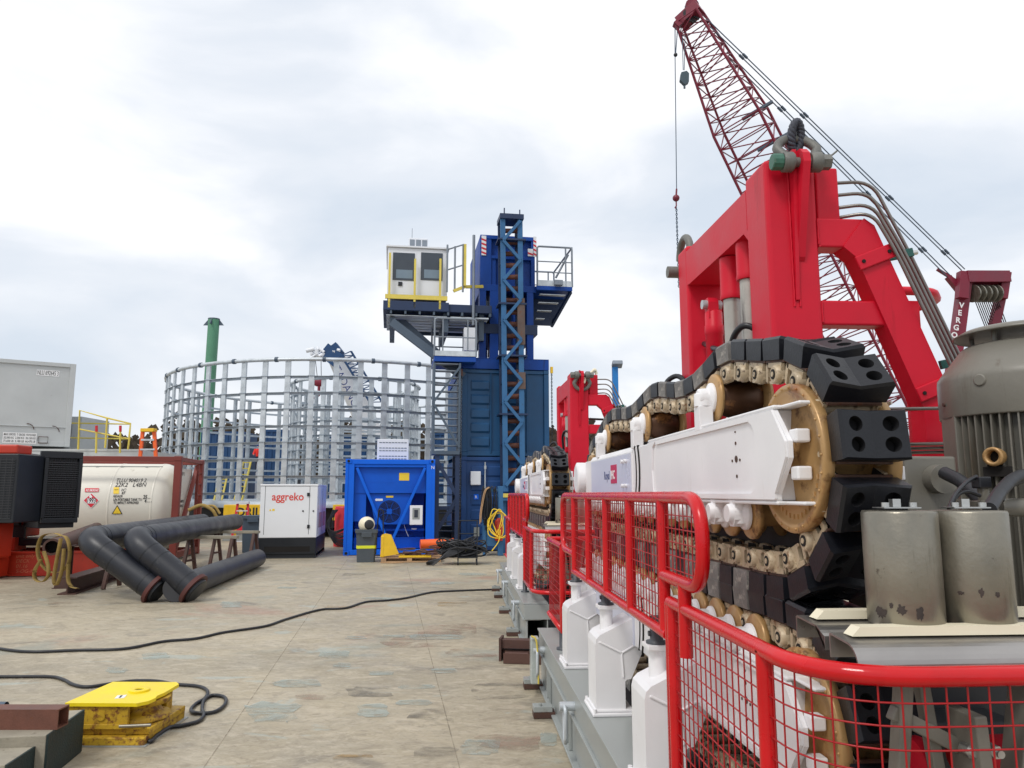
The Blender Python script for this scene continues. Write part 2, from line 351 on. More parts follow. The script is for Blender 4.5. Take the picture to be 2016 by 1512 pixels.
def link(m, dark=1):  # two side links of the chain in local frame of one pitch .15 (x across, y along, z outwards)
    for s in (-1, 1):
        x = s*.076
        m.cm = 0
        m.prism([(-.068, -.022), (-.055, .034), (.062, .034), (.060, .020), (.022, .016), (.022, -.026), (.04, -.030), (.03, -.038), (-.05, -.038)], 'x', x-.008, x+.004)
        m.prism([(.052, -.036), (.066, -.03), (.070, .02), (.062, .034), (.05, .034)], 'x', x-.008, x+.002)
        m.prism([(-.062, -.02), (-.046, -.040), (-.026, -.040), (-.008, -.02), (-.006, .030), (-.066, .030)], 'x', x, x+s*.012)
        m.lathe([(.031, -.008*s), (.031, .016*s), (.026, .021*s)], (x+s*.006, -.036, -.006), 'x', 16)
        m.cm = dark; m.bx(x-s*.012, x-s*.009, -.01, .066, -.034, .02); m.lathe([(.0175, .0), (.0175, .0235*s)], (x+s*.006, -.036, -.006), 'x', 10); m.cm = 0  # dark plate puts painted shade into the open slot of the link
        m.lathe([(.009, .0), (.009, .0255*s)], (x+s*.006, -.036, -.006), 'x', 8)
    m.cm = 0; m.cyl((-.076, -.036, -.006), (.076, -.036, -.006), .02, n=10)
def belt(root, path, n, cx, up, nm, ph=0.):
    pts, st = resample(path, n, ph); ch = MB(MT); sh = MB(MT); frames = []
    for i, p in enumerate(pts):
        q = pts[(i+1) % n]; c = (p+q)/2; t = (q-p).normalized(); nr = Vector((t.y, -t.x))*up   # outward normal in (y,z)
        T = Matrix(((1, 0, 0, cx), (0, t.x, nr.x, c.x), (0, t.y, nr.y, c.y), (0, 0, 0, 1)))
        frames.append(T); ch.T = T; link(ch); sh.T = T
        sh.bx(-.082, .082, -.072, .072, .0345, .042)
    chain = ch.build('track_chain', [CHN, HOLE], root); shoes = sh.build('track_shoes', SHOE, chain)
    pm = None
    for i, T in enumerate(frames):
        T2 = T @ Matrix.Translation((0, 0, .0425))
        if pm is None:
            p0 = pad_mesh(I4); pm = p0.mesh('rubber_pad', [RUB, RUBH], I4); pw = p0.mesh('rubber_pad', [RUBW, RUBH], I4)
            pm.transform(I4)
        o = bpy.data.objects.new('rubber_pad', pw if i % 2 and not (i in NEAR) else pm); COL.objects.link(o); o.parent = chain
        o.matrix_basis = T2; MW[o.name] = MT
    return chain
def guide_panel_mesh(m, P, sp=.05, r=.0024, rev=False):
    """wires filling a vertical strip: P = list of (x,y,zlow,zhigh) along the strip"""
    d = [0]
    for a, b in zip(P, P[1:]): d.append(d[-1]+math.hypot(b[0]-a[0], b[1]-a[1]))
    def at(t):
        j = 0
        while j < len(d)-2 and d[j+1] < t: j += 1
        f = (t-d[j])/max(d[j+1]-d[j], 1e-9); return [P[j][k]+(P[j+1][k]-P[j][k])*f for k in range(4)]
    k = 1
    while k*sp < d[-1]:
        x, y, a, b = at(k*sp); m.tube([(x, y, a), (x, y, b)], r, 5, caps=False); k += 1
    zlo = min(p[2] for p in P); zhi = max(p[3] for p in P); z = zlo+sp*.7
    while z < zhi:
        run = []; t = 0
        while t <= d[-1]+1e-6:
            x, y, a, b = at(min(t, d[-1]))
            if a-.002 <= z <= b+.002: run.append((x, y, z))
            else:
                if len(run) > 1: m.tube(run, r, 5, caps=False)
                run = []
            t += .05
        if len(run) > 1: m.tube([run[0]]+run[1:], r, 5, caps=False)
        z += sp
NEAR = set()
def build_tensioner():
    MT = globals()['MT']
    T = thing('cable_tensioner', MT, 'nearer and larger red and white tracked cable tensioner, with pale logo panel and big gantry', 'cable tensioner', 'tracked tensioners in a row')
    V0 = .70
    # base frame: two stacked beams with a gap and diagonal stubs
    m = MB(MT)
    for (xa, xb) in ((V0, 2.32),):
        m.bx(xa, .975, 1.95, 7.0, .451, .466); m.bx(1.42, xb, 1.95, 7.0, .451, .466); m.bx(.96, .972, 1.95, 7.0, .03, .4505)
        m.bx(xa+.012, xa+.03, 1.95, 7.0, .30, .4505)
        m.bx(xa-.006, xa+.2, 1.95, 7.0, .283, .2995)
        m.bx(xa+.03, xa+.05, 1.96, 6.99, .03, .2825)
        m.bx(xa-.01, xa+.2, 1.95, 7.0, .012, .0285)
        for k in range(4):
            y = 2.9+k*1.1; m.bx(xa+.008, xa+.0295, y, y+.012, .03, .282)
            m.bx(xa+.01, xa+.0295, y+.16, y+.172, .03, .282)
    for y in (1.94, 6.985): m.bx(V0+.02, 2.3, y, y+.02, .29, .45)
    fr = m.build('base_frame', GRYL, T, bev=.004)
    m = MB(MT); m.bx(.98, 2.25, 2.0, 6.9, .03, .10); m.bx(1.40, 1.415, 2.0, 6.9, .10, .48); m.build('inner_deck', DRK, fr)  # dark floor and wall paint shade into the open middle of the frame
    for y in (2.75, 4.85, 6.55):   # lashing shackles on the frame side
        q = MB(MT); q.lathe([(.028, -.05), (.028, .05)], (V0-.03, y+.02, .36), 'x', 12)
        q.tube(arc((V0-.05, y, .33), .035, 0, math.pi, 8, (0, 1, 0), (0, 0, 1))+[(V0-.05, y-.035, .2), (V0-.05, y-.02, .16), (V0-.05, y+.02, .17), (V0-.05, y+.035, .33)], .012, 8)
        q.build('lashing_shackle', GLV, fr)
    for y in (2.6, 4.3, 5.9, 6.75):  # ground blocks with a bolt
        q = MB(MT); q.bx(V0-.14, V0+.02, y, y+.12, .004, .045); q.build('shim_block', BRN, fr)
        q = MB(MT); q.bx(V0-.14, V0+.0, y+.004, y+.116, .0455, .085); q.cyl((V0-.09, y+.03, .085), (V0-.09, y+.03, .105), .014, n=6); q.build('hold_down_clamp', GRYL, fr, bev=.003)
    MT0 = globals()['MT']
    # pedestals
    for k in range(1, 4):
        y = 2.02+1.125*k; MT = MT0 @ Matrix.Translation((.028, 0, 0)); m = MB(MT)
        m.bx(.692, .93, y-.03, y+.27, .4665, .485); m.bx(.705, .917, y-.015, y+.255, .4855, .50)
        pr = [(.715, .50), (.715, .835), (.722, .865), (.742, .885), (1.06, 1.035), (1.06, .90), (1.0, .85), (.91, .655), (.885, .65), (.876, .64), (.876, .50)]
        m.prism(pr, 'y', y, y+.24)
        for a, b in (((.735, .85), (.86, .79)), ((.86, .79), (.97, .85)), ((.86, .79), (.868, .66))):
            m.bar((a[0], y-.001, a[1]), (b[0], y-.001, b[1]), .012, .012)
        for xx in (.705, .917):
            for yy in (y-.015, y+.255): m.cyl((xx, yy, .485), (xx, yy, .505), .011, n=6)
        p = m.build('pedestal', WHT, T, bev=.008)
        m = MB(MT); m.tube([(.80, y+.12, .86), (.80, y+.12, 1.01)], .036, 14); m.bx(.75, .855, y+.065, y+.175, 1.01, 1.03); m.build('post_seat', WHT, p, bev=.003)
        m = MB(MT); m.lathe([(.045, 1.0305), (.045, 1.04), (.028, 1.045), (.028, 1.13), (.026, 1.14)], (.80, y+.12, 0), 'z', 16)
        for z in (1.07, 1.105): m.cyl((.765, y+.12, z), (.79, y+.12, z), .011, n=10)
        m.build('post_socket', SOCK, p)
        m = MB(MT); m.bx(1.06, 1.10, y-.04, y+.26, .74, 1.02); m.bx(1.03, 1.062, y-.05, y-.01, .78, 1.0)
        for z in (.82, .95): m.cyl((1.045, y-.07, z), (1.045, y-.03, z), .012, n=6)
        m.build('arm_bracket', WHT, p, bev=.004)
    MT = MT0
    # the two track units
    cu = .10
    up_top = [(2.30, 2.015), (2.40, 2.045), (2.50, 2.058), (2.6, 2.07), (2.75, 2.105), (2.87, 2.125), (3.014, 2.122), (3.185, 2.086), (3.32, 2.066), (3.45, 2.060), (3.6, 2.066), (3.71, 2.082), (3.85, 2.104), (4.02, 2.13), (4.134, 2.125), (4.4, 2.088), (4.55, 2.07), (4.70, 2.068), (4.96, 2.096), (5.2, 2.112), (5.32, 2.105), (5.56, 2.056), (5.8, 1.985), (6.0, 1.955)]
    far = [(6.12, 1.90), (6.19, 1.80), (6.19, 1.70), (6.10, 1.58), (5.96, 1.49)]
    low = [(5.75, 1.425), (4.5, 1.415), (3.2, 1.415), (2.85, 1.415), (2.55, 1.418)]
    near = [(2.42, 1.428), (2.32, 1.462), (2.23, 1.525), (2.165, 1.60), (2.128, 1.68), (2.115, 1.757), (2.122, 1.83), (2.15, 1.90), (2.21, 1.97)]
    lo_top = [(2.30, 1.185), (2.42, 1.195), (2.62, 1.197), (2.9, 1.19), (5.8, 1.19), (6.0, 1.19)]
    lo_far = [(6.13, 1.11), (6.19, 1.0), (6.16, .88), (6.05, .78)]
    lo_low = [(5.7, .66), (5.0, .58), (4.0, .55), (3.2, .58), (2.75, .65)]
    lo_near = [(2.50, .72)]+[(2.315+.20*math.cos(a), .96+.20*math.sin(a)) for a in [math.radians(x) for x in (235, 220, 205, 190, 175, 160, 145, 130, 115, 100)]]
    CX = 1.135
    # direction of travel for outward normals: top run goes +y, normal up = (-ty.. ) handled by sign
    global NEAR
    PH = .6
    NEAR = set(list(range(0, 2))+list(range(48, 60)))
    belt(T, up_top+far+low+near, 56, CX, -1, 'upper', PH)
    belt(T, lo_top+lo_far+lo_low+lo_near, 56, CX, -1, 'lower')
    for (zc, dzb, s) in ((1.76, 1.765, 1), (.96, .96, -1)):
        # sprockets
        for yc in (2.315, 5.96):
            m = MB(MT); R = .231 if yc < 3 else .19
            m.lathe([(.0, -.04), (.05, -.04), (.052, -.02), (.15, -.012), (R-.03, -.012), (R-.026, -.022), (R-.003, -.022), (R, -.016), (R, .01), (R-.02, .014)], (CX-.094, yc, zc), 'x', 56)
            m.lathe([(R-.02, -.014), (R, -.01), (R, .016), (R-.003, .022), (R-.03, .022), (R-.03, .012), (.05, .012), (0, .012)], (CX+.094, yc, zc), 'x', 56)
            m.lathe([(.13, -.09), (.13, .09)], (CX, yc, zc), 'x', 32)
            for k in range(26):
                a = 2*math.pi*k/26; m.ball((CX-.117, yc+(R-.012)*math.cos(a), zc+(R-.012)*math.sin(a)), .005, 6)
            for k in range(14):   # cast numerals reduced to raised bosses on the web
                a = math.radians(200+k*9); rr = R*.78; m.cb((CX-.107, yc+rr*math.cos(a), zc+rr*math.sin(a)), (.006, .008, .014))
            m.build('sprocket', DSC, T)
        # side beams
        zb0, zb1 = dzb-.137, dzb+.145
        for side in (0, 1):
            x0 = .965 if side == 0 else 1.245; m = MB(MT); pl = x0 if side == 0 else x0+.06
            outl = [(2.29, zb1), (2.19, zb1-.105), (2.19, zb1-.155), (2.285, zb0+.02), (2.285, zb0), (3.86, zb0), (3.86, zb1), ]
            m.prism(outl, 'x', pl, pl+.014 if side == 0 else pl-.014)
            xa, xb = (x0-.004, x0+.115) if side == 0 else (x0-.05, x0+.07)
            m.bx(xa, xb-.03, 2.28, 3.87, zb1-.0005, zb1+.012); m.bx(xa, xb-.03, 2.28, 3.87, zb0-.0125, zb0-.0005)
            m.bx(x0+.02, xb-.045, 2.15, 2.2795, zb1, zb1+.011); m.bx(x0+.02, xb-.045, 2.15, 2.2795, zb0-.012, zb0-.001)
            m.bx(x0+.016, x0+.07, 2.30, 3.86, zb0+.001, zb1-.001)
            m.bx(x0+.015, x0+.06, 2.17, 2.22, dzb+.035, dzb+.075); m.bx(x0+.015, x0+.06, 2.17, 2.22, dzb-.075, dzb-.035)
            bm = m.build('side_beam', WHT, T, bev=.008)
            if side == 0:
                m = MB(MT); q0 = x0-.009; q1 = x0-.0005
                m.prism([(2.285, zb1-.004), (2.195, zb1-.107), (2.195, zb1-.153), (2.285, zb0+.022), (2.285, zb0+.004), (3.855, zb0+.004), (3.855, zb1-.004), (3.70, zb1-.004), (3.76, zb1-.03), (3.78, dzb), (3.76, zb0+.03), (3.70, zb0+.022), (2.48, zb0+.022), (2.45, zb0+.035), (2.43, zb0+.06), (2.42, dzb), (2.43, zb1-.06), (2.45, zb1-.035), (2.48, zb1-.022), (3.70, zb1-.022), (3.70, zb1-.004)], 'x', q0, q1)
                m.build('doubler_plate', WHT, bm, bev=.004)
            if side == 0:
                m = MB(MT)
                for (yy, zz, r) in ((2.62, dzb+.005, .012), (2.62, dzb+.06, .006), (2.62, dzb-.055, .006), (2.585, dzb, .005), (2.66, dzb, .005), (2.62, dzb+.10, .004)):
                    m.lathe([(r, -.0165), (r, 0)], (x0+.014, yy, zz), 'x', 12)
                m.build('bolt_hole', DRM, bm)
        # gearbox, ring, motor housing and hub at the far end
        m = MB(MT)
        m.lathe([(.125, -.04), (.139, .03), (.139, .34), (.13, .36)], (1.1, 3.86, dzb), 'y', 40); m.bx(.955, 1.03, 4.222, 5.60, zb0+.005, zb1-.03); m.prism([(.955, zb1-.03), (.98, zb1+.005), (1.03, zb1+.005), (1.03, zb1-.03)], 'y', 4.222, 5.60)
        m.bx(.961, 1.05, 3.861, 4.2215, zb0+.004, zb1-.006)
        gb = m.build('gear_housing', WHT, T, bev=.006)
        m = MB(MT); m.bx(.950, .9545, 4.235, 5.52, zb0+.01, zb1-.035); m.build('cover_panel', LIL, gb)
        m = MB(MT); m.tube([(.961+.0, 4.05+.035*((k-8)/8)**2, zb0+.002+(zb1-zb0-.004)*k/16) for k in range(17)], .008, 6)
        m.build('seal_ring', HOLE, gb); m = MB(MT); m.tube([(.961, 4.13+.035*((k-8)/8)**2, zb0+.002+(zb1-zb0-.004)*k/16) for k in range(17)], .0055, 6); m.build('seal_ring', HOLE, gb)
        m = MB(MT)
        for yy in (4.42, 4.34):
            for zz in (dzb+.07, dzb-.07):
                m.lathe([(.013, -.016), (.013, 0)], (.950, yy, zz), 'x', 6)
        m.build('bolt_head', WHT, gb)
        m = MB(MT); m.lathe([(.10, 0), (.125, .01), (.125, .14)], (.90, 5.95, dzb), 'x', 28); m.bx(.96, 1.03, 5.60, 5.83, zb0+.02, zb1-.02); m.build('drive_hub', WHT, T, bev=.003)
        if s == 1:
            M2 = MT @ Matrix.Translation((.9495, 5.02, dzb-.025)) @ Matrix.Rotation(-math.pi/2, 4, 'Z') @ Matrix.Rotation(math.pi/2, 4, 'X')
            text('Royal', M2, .078, TXN, gb, ext=.0008, xs=1.05)
            m = MB(MT); m.bx(.9475, .9498, 4.61, 4.79, dzb-.052, dzb+.062); lg = m.build('logo_plate', PNK, gb, bev=.0)
            text('IHC', MT @ Matrix.Translation((.9465, 4.785, dzb-.025)) @ Matrix.Rotation(-math.pi/2, 4, 'Z') @ Matrix.Rotation(math.pi/2, 4, 'X'), .075, TXW, gb, ext=.0006, xs=1.02, bold=.02)
        m = MB(MT); m.bx(1.232, 1.24, 2.50, 5.8, (1.40 if s == 1 else .70), (1.99 if s == 1 else 1.20)); m.build('light_blocker', DRK, T)  # added dark plate: blocks light from behind and darkens the track interior
        # small rollers pressing the working run, each with its white bearing
        for k in range(16):
            y = 2.685+.208*k; zr = (dzb-.185) if s == 1 else (dzb+.185); dz = .03*s
            m = MB(MT); m.lathe([(.0, -.02), (.05, -.02), (.06, -.012), (.086, -.01), (.09, -.004), (.09, .012), (.05, .016), (.045, .02), (.045, .18), (.09, .19), (.09, .21)], (1.035, y, zr), 'x', 26)
            ro = m.build('press_roller', DSC, T)
            m = MB(MT); m.lathe([(.03, -.075), (.034, -.07), (.036, -.03), (.058, -.015), (.058, -.004)], (1.02, y, zr), 'x', 20)
            zc0 = zr+.045*s; m.bx(.965, 1.01, y-.028, y+.028, min(zr-.012*s, zc0+.03*s), max(zr-.012*s, zc0+.03*s))
            m.prism([(y-.034, zr+.01*s), (y+.034, zr+.01*s), (y+.034, zr-.02*s), (y+.018, zr-.045*s), (y-.018, zr-.045*s), (y-.034, zr-.02*s)], 'x', .962, 1.012)
            m.bx(.952, .964, y-.012, y+.012, zr-.022, zr-.002)
            if s == 1: m.lathe([(.034, 1.545), (.036, 1.55), (.036, 1.628)], (.995, y, 0), 'z', 16); m.bx(.958, .966, y-.014, y+.014, 1.565, 1.585)
            m.build('bearing', WHT, ro, bev=.003)
        # idlers carrying the slack run
        if s == 1:
            for y in (3.02, 4.2, 5.32):
                m = MB(MT); m.lathe([(0, -.01), (.05, -.01), (.085, -.008), (.098, -.004), (.098, .01), (.09, .014), (.065, .02)], (1.03, y, 2.035), 'x', 36); m.cyl((1.05, y, 2.035), (1.25, y, 2.035), .03, n=12)
                m.lathe([(.065, .18), (.09, .19), (.098, .195), (.098, .21), (0, .21)], (1.03, y, 2.035), 'x', 36); idl = m.build('idler_roller', DSC, T)
                m = MB(MT); m.lathe([(.066, .02), (.080, .06), (.080, .15), (.066, .18)], (1.03, y, 2.035), 'x', 30); m.build('roller_drum', DRM, idl)
                m = MB(MT); m.lathe([(.03, -.07), (.038, -.065), (.04, -.03), (.062, -.02), (.062, -.01)], (1.03, y, 2.035), 'x', 22)
                m.bx(.955, 1.012, y-.035, y+.035, 1.9, 2.0); m.lathe([(.038, 2.0), (.038, 2.05), (.03, 2.055)], (.985, y, 0), 'z', 18)
                m.build('bearing_post', WHT, idl, bev=.003)
    # gantry
    m = MB(MT)
    m.bx(1.45, 1.70, 3.40, 3.66, .467, 3.25)
    m.prism([(3.6601, 3.20), (4.72, 3.215), (4.72, 2.99), (4.66, 2.985), (3.72, 2.985), (3.6601, 2.93)], 'x', 1.458, 1.692)
    m.bx(1.46, 1.69, 4.7201, 4.92, .467, 3.26)
    g = m.build('gantry_frame', RED, T, bev=.02, seg=3)
    m = MB(MT)
    m.bx(1.7005, 1.95, 3.41, 3.52, 2.82, 2.965); m.bx(1.7005, 2.08, 3.415, 3.515, 2.44, 2.56)
    m.prism([(1.93, 2.965), (1.98, 2.93), (2.29, 2.13), (2.30, 1.2), (2.30, .467), (2.15, .467), (2.16, 2.04), (1.88, 2.77), (1.82, 2.8205)], 'y', 3.40, 3.51)
    m.bx(1.72, 1.835, 3.44, 3.58, 2.965, 3.235)
    m.bx(1.7005, 1.72, 3.46, 3.48, 3.0, 3.02); m.bx(1.7005, 1.72, 3.46, 3.48, 3.12, 3.14)
    m.build('side_strut', RED, g, bev=.016, seg=3)
    m = MB(MT)   # stiffener rib and plates on the front post
    m.prism([(3.39, 2.55), (3.399, 2.55), (3.399, 3.28), (3.345, 3.28), (3.345, 3.15)], 'x', 1.568, 1.586)
    m.prism([(3.3995, 2.74), (3.385, 2.76), (3.30, 3.10), (3.275, 3.19), (3.28, 3.235), (3.31, 3.265), (3.36, 3.27), (3.3995, 3.27)], 'x', 1.5865, 1.622)
    m.build('lifting_rib', RED, g, bev=.006)
    for (z, x) in ((2.77, 2.02), (2.14, 2.27)):
        m = MB(MT); m.T = Matrix.Translation((x-.05, 3.395, z)) @ Matrix.Rotation(math.radians(-22), 4, 'Y'); m.bx(-.10, .10, -.012, .0, -.035, .035); m.T = None; m.build('bracket_plate', RED, g, bev=.005)
    m = MB(MT)
    for (z, x) in ((2.77, 2.02), (2.14, 2.27)):
        for q in (-.07, .07): m.lathe([(.009, -.003), (.009, .002)], (x-.05+q*.93, 3.381, z+q*.37), 'y', 10)
    m.build('bolt_hole', HOLE, g)
    m = MB(MT)   # weld beads along the joints
    for a_, b_ in (((1.701, 3.405, 2.83), (1.701, 3.405, 2.955)), ((1.705, 3.402, 2.822), (1.705, 3.51, 2.822)), ((1.701, 3.41, 2.45), (1.701, 3.41, 2.55)), ((1.563, 3.398, 2.52), (1.563, 3.398, 3.2)), ((1.591, 3.398, 2.52), (1.591, 3.398, 3.1))):
        A_, B_ = Vector(a_), Vector(b_); n_ = max(3, int((B_-A_).length/.02)); m.tube([A_.lerp(B_, k/n_)+Vector((.0012*math.sin(k*2.1), 0, .001*math.cos(k*1.7))) for k in range(n_+1)], .005, 6)
    for k in range(5): m.tube([(1.458, 3.663, 2.99+.21*k/5), (1.458, 3.663, 2.99+.21*(k+1)/5)], .005, 6)
    m.build('weld_bead', RED, g)
    # guide columns, rods and cylinders between the posts
    for (y, zt, zb) in ((4.12, 2.98, 2.74), (3.86, 3.0, 2.78)):
        m = MB(MT); m.lathe([(.062, zb), (.066, zb+.012), (.062, zb+.03), (.062, zt)], (1.53, y, 0), 'z', 24); sl = m.build('guide_sleeve', RED, g)
        m = MB(MT); m.cyl((1.53, y, 1.2), (1.53, y, zb-.001), .048, n=22); m.build('guide_rod', ROD, sl)
    m = MB(MT); m.lathe([(.052, 1.2), (.052, 2.60), (.056, 2.605), (.056, 2.66), (.052, 2.665), (.052, 2.74), (.03, 2.76)], (1.53, 4.44, 0), 'z', 22); m.prism([(4.40, 2.70), (4.40, 2.80), (4.42, 2.83), (4.46, 2.83), (4.48, 2.80), (4.48, 2.70)], 'x', 1.49, 1.55); hc = m.build('hydraulic_cylinder', RED, g)
    m = MB(MT); m.lathe([(.028, -.06), (.028, .06)], (1.52, 4.44, 2.79), 'x', 20); m.build('pin', GLV, hc)
    m = MB(MT); m.bx(1.70, 1.73, 4.74, 4.86, 2.3, 2.95); m.bx(1.46, 1.69, 4.0, 4.72, 2.22, 2.30); m.bx(1.48, 1.67, 3.66, 4.72, 1.72, 1.84); m.build('cross_member', RED, g, bev=.01)
    # bare pipes down the strut
    for k, (x, z) in enumerate(((1.985, 3.18), (1.955, 3.11), (1.945, 3.04), (1.925, 2.985))):
        yy = 3.46-.03*k; pts = fillet([(1.835, 3.50-.015*k, z), (x+.03, yy, z), (2.19-.045*k, yy, 2.80), (2.55-.045*k, yy, 1.93)], .1, 6)
        m = MB(MT); m.tube(pts, .0085, 8); m.build('hydraulic_pipe', HYD, g)
    for (x, z) in ((2.12, 2.80), (2.345, 2.27)):
        m = MB(MT); m.T = Matrix.Translation((x, 3.46, z)) @ Matrix.Rotation(math.radians(-12), 4, 'Y'); m.bx(-.06, .075, -.02, .0, -.02, .022); m.T = None; cl = m.build('pipe_clamp', CLMP, g, bev=.003)
        m = MB(MT); m.cyl((x+.07, 3.45, z+.012), (x+.095, 3.45, z+.016), .012, n=6); m.build('clamp_bolt', GRB, cl)
    for z, n_ in ((2.02, 1), (1.86, 3)):
        m = MB(MT)
        for k in range(n_): m.cyl((1.62, 3.30+.02*k, z-.018*k), (2.46, 3.30+.02*k, z+.02-.018*k), .0085, n=8)
        m.build('cross_pipe', HYD, g)
        m = MB(MT); m.bx(2.20, 2.235, 3.27, 3.33, z-.035, z+.055); cb = m.build('pipe_clamp', SOCK, g, bev=.004)
        m = MB(MT); m.bx(2.236, 2.266, 3.27, 3.33, z-.035, z+.055); m.cyl((2.25, 3.25, z-.015), (2.25, 3.27, z-.015), .013, n=6); m.cyl((2.25, 3.25, z+.035), (2.25, 3.27, z+.035), .013, n=6); m.build('clamp_plate', GRB, cb)
    hp = [LP(MT, *p) for p in ((1760, 572, 3.9), (1838, 574, 3.9), (1846, 592, 4.25), (1770, 618, 4.3))]; pa, pb = LP(MT, 1787, 592, 4.0), LP(MT, 1809, 592, 4.0)
    m = MB(MT); m.tube(fillet(hp, .16, 6), .024, 10); m.bx(pa.x, pb.x, 4.0, 4.08, 1.6, pa.z)
    m.build('guard_hoop', RED, g)
    for pts in ([(1.50, 3.62, 2.35), (1.48, 3.66, 2.46), (1.42, 3.7, 2.49), (1.40, 3.8, 2.42), (1.42, 3.86, 2.25)], [(1.55, 4.7, 2.60), (1.5, 4.35, 2.5), (1.5, 4.1, 2.43), (1.5, 3.95, 2.3)], [(1.4, 4.95, 2.2), (1.36, 4.95, 2.36), (1.42, 4.9, 2.42), (1.46, 4.8, 2.35), (1.46, 4.6, 2.15)],
                [(1.74, 4.6, 2.75), (1.9, 4.3, 2.72), (2.1, 4.0, 2.68), (2.2, 3.9, 2.66)]):
        m = MB(MT); m.tube(spline(pts, 6), .017, 8); m.build('hydraulic_hose', HOSE, g)
    # end guide: upright rollers, trays with cream strips, grey support legs
    for x in (1.155, 1.345):
        m = MB(MT); m.lathe([(.088, 1.318), (.092, 1.324), (.092, 1.60), (.089, 1.606), (0, 1.606)], (x, 1.965, 0), 'z', 40); r = m.build('upright_roller', STLD, T)
        m = MB(MT); m.T = Matrix.Translation((x, 1.965, 0)); m.bx(-.055, .045, -.03, .03, 1.612, 1.615)
        for q in (-.042, .034): m.cyl((q, -.012, 1.6155), (q, -.012, 1.627), .010, n=14)
        m.bx(-.014, .008, .0, .02, 1.6155, 1.636); m.build('roller_cap', GRB, r)
    def tray(y0, y1, z0, zf, x0):
        q = MB(MT); t = .005; pf = [(y0, z0-.06), (y0, z0-.004), (y0-.006, z0)]+[(y1+.055-.055*math.sin(a), z0-.062+.055*math.cos(a)) for a in [math.pi/2*k/8 for k in range(9)]]+[(y1, zf)]; nP = len(pf)
        pin = [(a-t if i < 2 else a+t*math.sin(min(1, max(0, (i-3)/8))*math.pi/2), b if i in (0, nP-1) else b-t*math.cos(min(1, max(0, (i-3)/8))*math.pi/2)) for i, (a, b) in enumerate(pf)]
        q.prism(pf+pin[::-1], 'x', x0, 1.72, smooth=False); return q.build('guide_tray', STL, T)
    rs_ = random.Random(12); REM = mat('dark paint remnant', (.045, .032, .027), .7, var=.4, scale=30)
    for x, A_ in ((1.155, ((-2.75, 1.352, .30, .012), (-2.2, 1.362, .22, .010), (-1.75, 1.355, .18, .013), (-2.45, 1.372, .1, .006))), (1.345, ((-2.0, 1.405, .10, .010), (-2.5, 1.40, .14, .004), (-1.6, 1.40, .1, .005)))):
        for (an, z, da, dz) in A_:
            q = MB(MT); pts = []
            for k in range(22):
                t = 2*math.pi*k/22; r_ = 1+rs_.uniform(-.35, .25); aa = an+da*math.cos(t)*r_*.6; pts.append((x+.0927*math.cos(aa), 1.965+.0927*math.sin(aa), z+dz*math.sin(t)*r_*1.2))
            c = (x+.0931*math.cos(an), 1.965+.0931*math.sin(an), z); q.add([c]+pts, [(0, k+1, (k+1) % 22+1) for k in range(22)]); q.build('paint_remnant', REM, T)
    t1 = tray(2.12, 1.955, 1.318, 1.29, .93); t2 = tray(1.93, 1.79, 1.305, 1.225, .93)
    for tr, y, z, x in ((t1, 2.06, 1.3185, .95), (t2, 1.885, 1.3055, .955)):
        q = MB(MT); q.prism([(x, z), (x+.022, z+.022), (1.70, z+.022), (1.72, z)], 'y', y-.022, y+.022); q.build('wear_strip', CRM, tr, bev=.002)
    def strut(name, a, b, wd, y, m_=MOT, th=.03):
        q = MB(MT); q.T = Matrix.Translation((0, y, 0)); q.bar((a[0], 0, a[1]), (b[0], 0, b[1]), th, wd); return q.build(name, m_, T, bev=.004)
    for y in (1.86,):
        strut('support_leg', (1.0, .62), (1.075, 1.20), .045, y); strut('support_leg', (1.19, .70), (1.13, 1.20), .03, y+.02); strut('support_leg', (1.04, 1.13), (1.2, 1.05), .035, y+.003)
        strut('support_leg', (1.23, .62), (1.205, 1.14), .115, y-.03); strut('support_leg', (1.27, .62), (1.38, 1.19), .075, y); strut('support_leg', (1.62, .62), (1.45, 1.19), .085, y); strut('support_leg', (1.05, .86), (1.2, .80), .035, y+.004)
    q = MB(MT)
    for x, z in ((1.195, 1.055), (1.255, 1.052), (1.03, .95)):
        q.cyl((x, 1.80, z), (x, 1.83, z), .016, n=6); q.cyl((x, 1.785, z), (x, 1.80, z), .009, n=10)
    q.build('support_bolt', GRB, T)
    q = MB(MT); q.lathe([(.04, 0), (.05, .02), (.05, .35), (.04, .37)], (1.28, 2.0, .98), 'x', 22); q.lathe([(.062, -.02), (.07, 0), (.062, .02)], (1.17, 1.97, .97), 'x', 24); q.build('lower_roller', RED, T)
    q = MB(MT); q.bx(1.40, 1.75, 2.35, 2.75, .48, 1.52); q.bx(1.33, 1.62, 2.2, 2.36, .48, 1.0); q.build('gearbox_block', DRK, T, bev=.012)  # dark colour stands in for the shade behind the support legs
    q = MB(MT); q.bx(1.55, 1.74, 2.58, 2.9, 1.521, 1.78); q.lathe([(.05, -.05), (.05, 0)], (1.66, 2.58, 1.70), 'y', 20); q.build('terminal_box', MOT, T, bev=.008)
    q = MB(MT); q.tube(spline([(1.64, 2.5, 1.72), (1.64, 2.4, 1.68), (1.62, 2.25, 1.58), (1.6, 2.2, 1.45)], 6), .022, 12); q.build('drive_hose', HOSE, T)
    # guard rails
    X = .80; zb, zt = 1.115, 1.635
    P = [3.01, 3.60, 4.19, 4.78, 5.37]

    m = MB(MT); R = .024
    m.tube(fillet([(X, 3.0, 1.335), (X, 2.515, 1.335), (X, 2.515, zt), (X, 5.95, zt), (X, 5.95, 1.235), (X, 5.37, 1.235)], .14, 7), R, 12)
    m.tube([(X, 2.97, zb), (X, 5.42, zb)], R*.9, 12)
    m.tube([(X, 2.74, 1.335), (X, 2.74, 1.08)], R, 12)
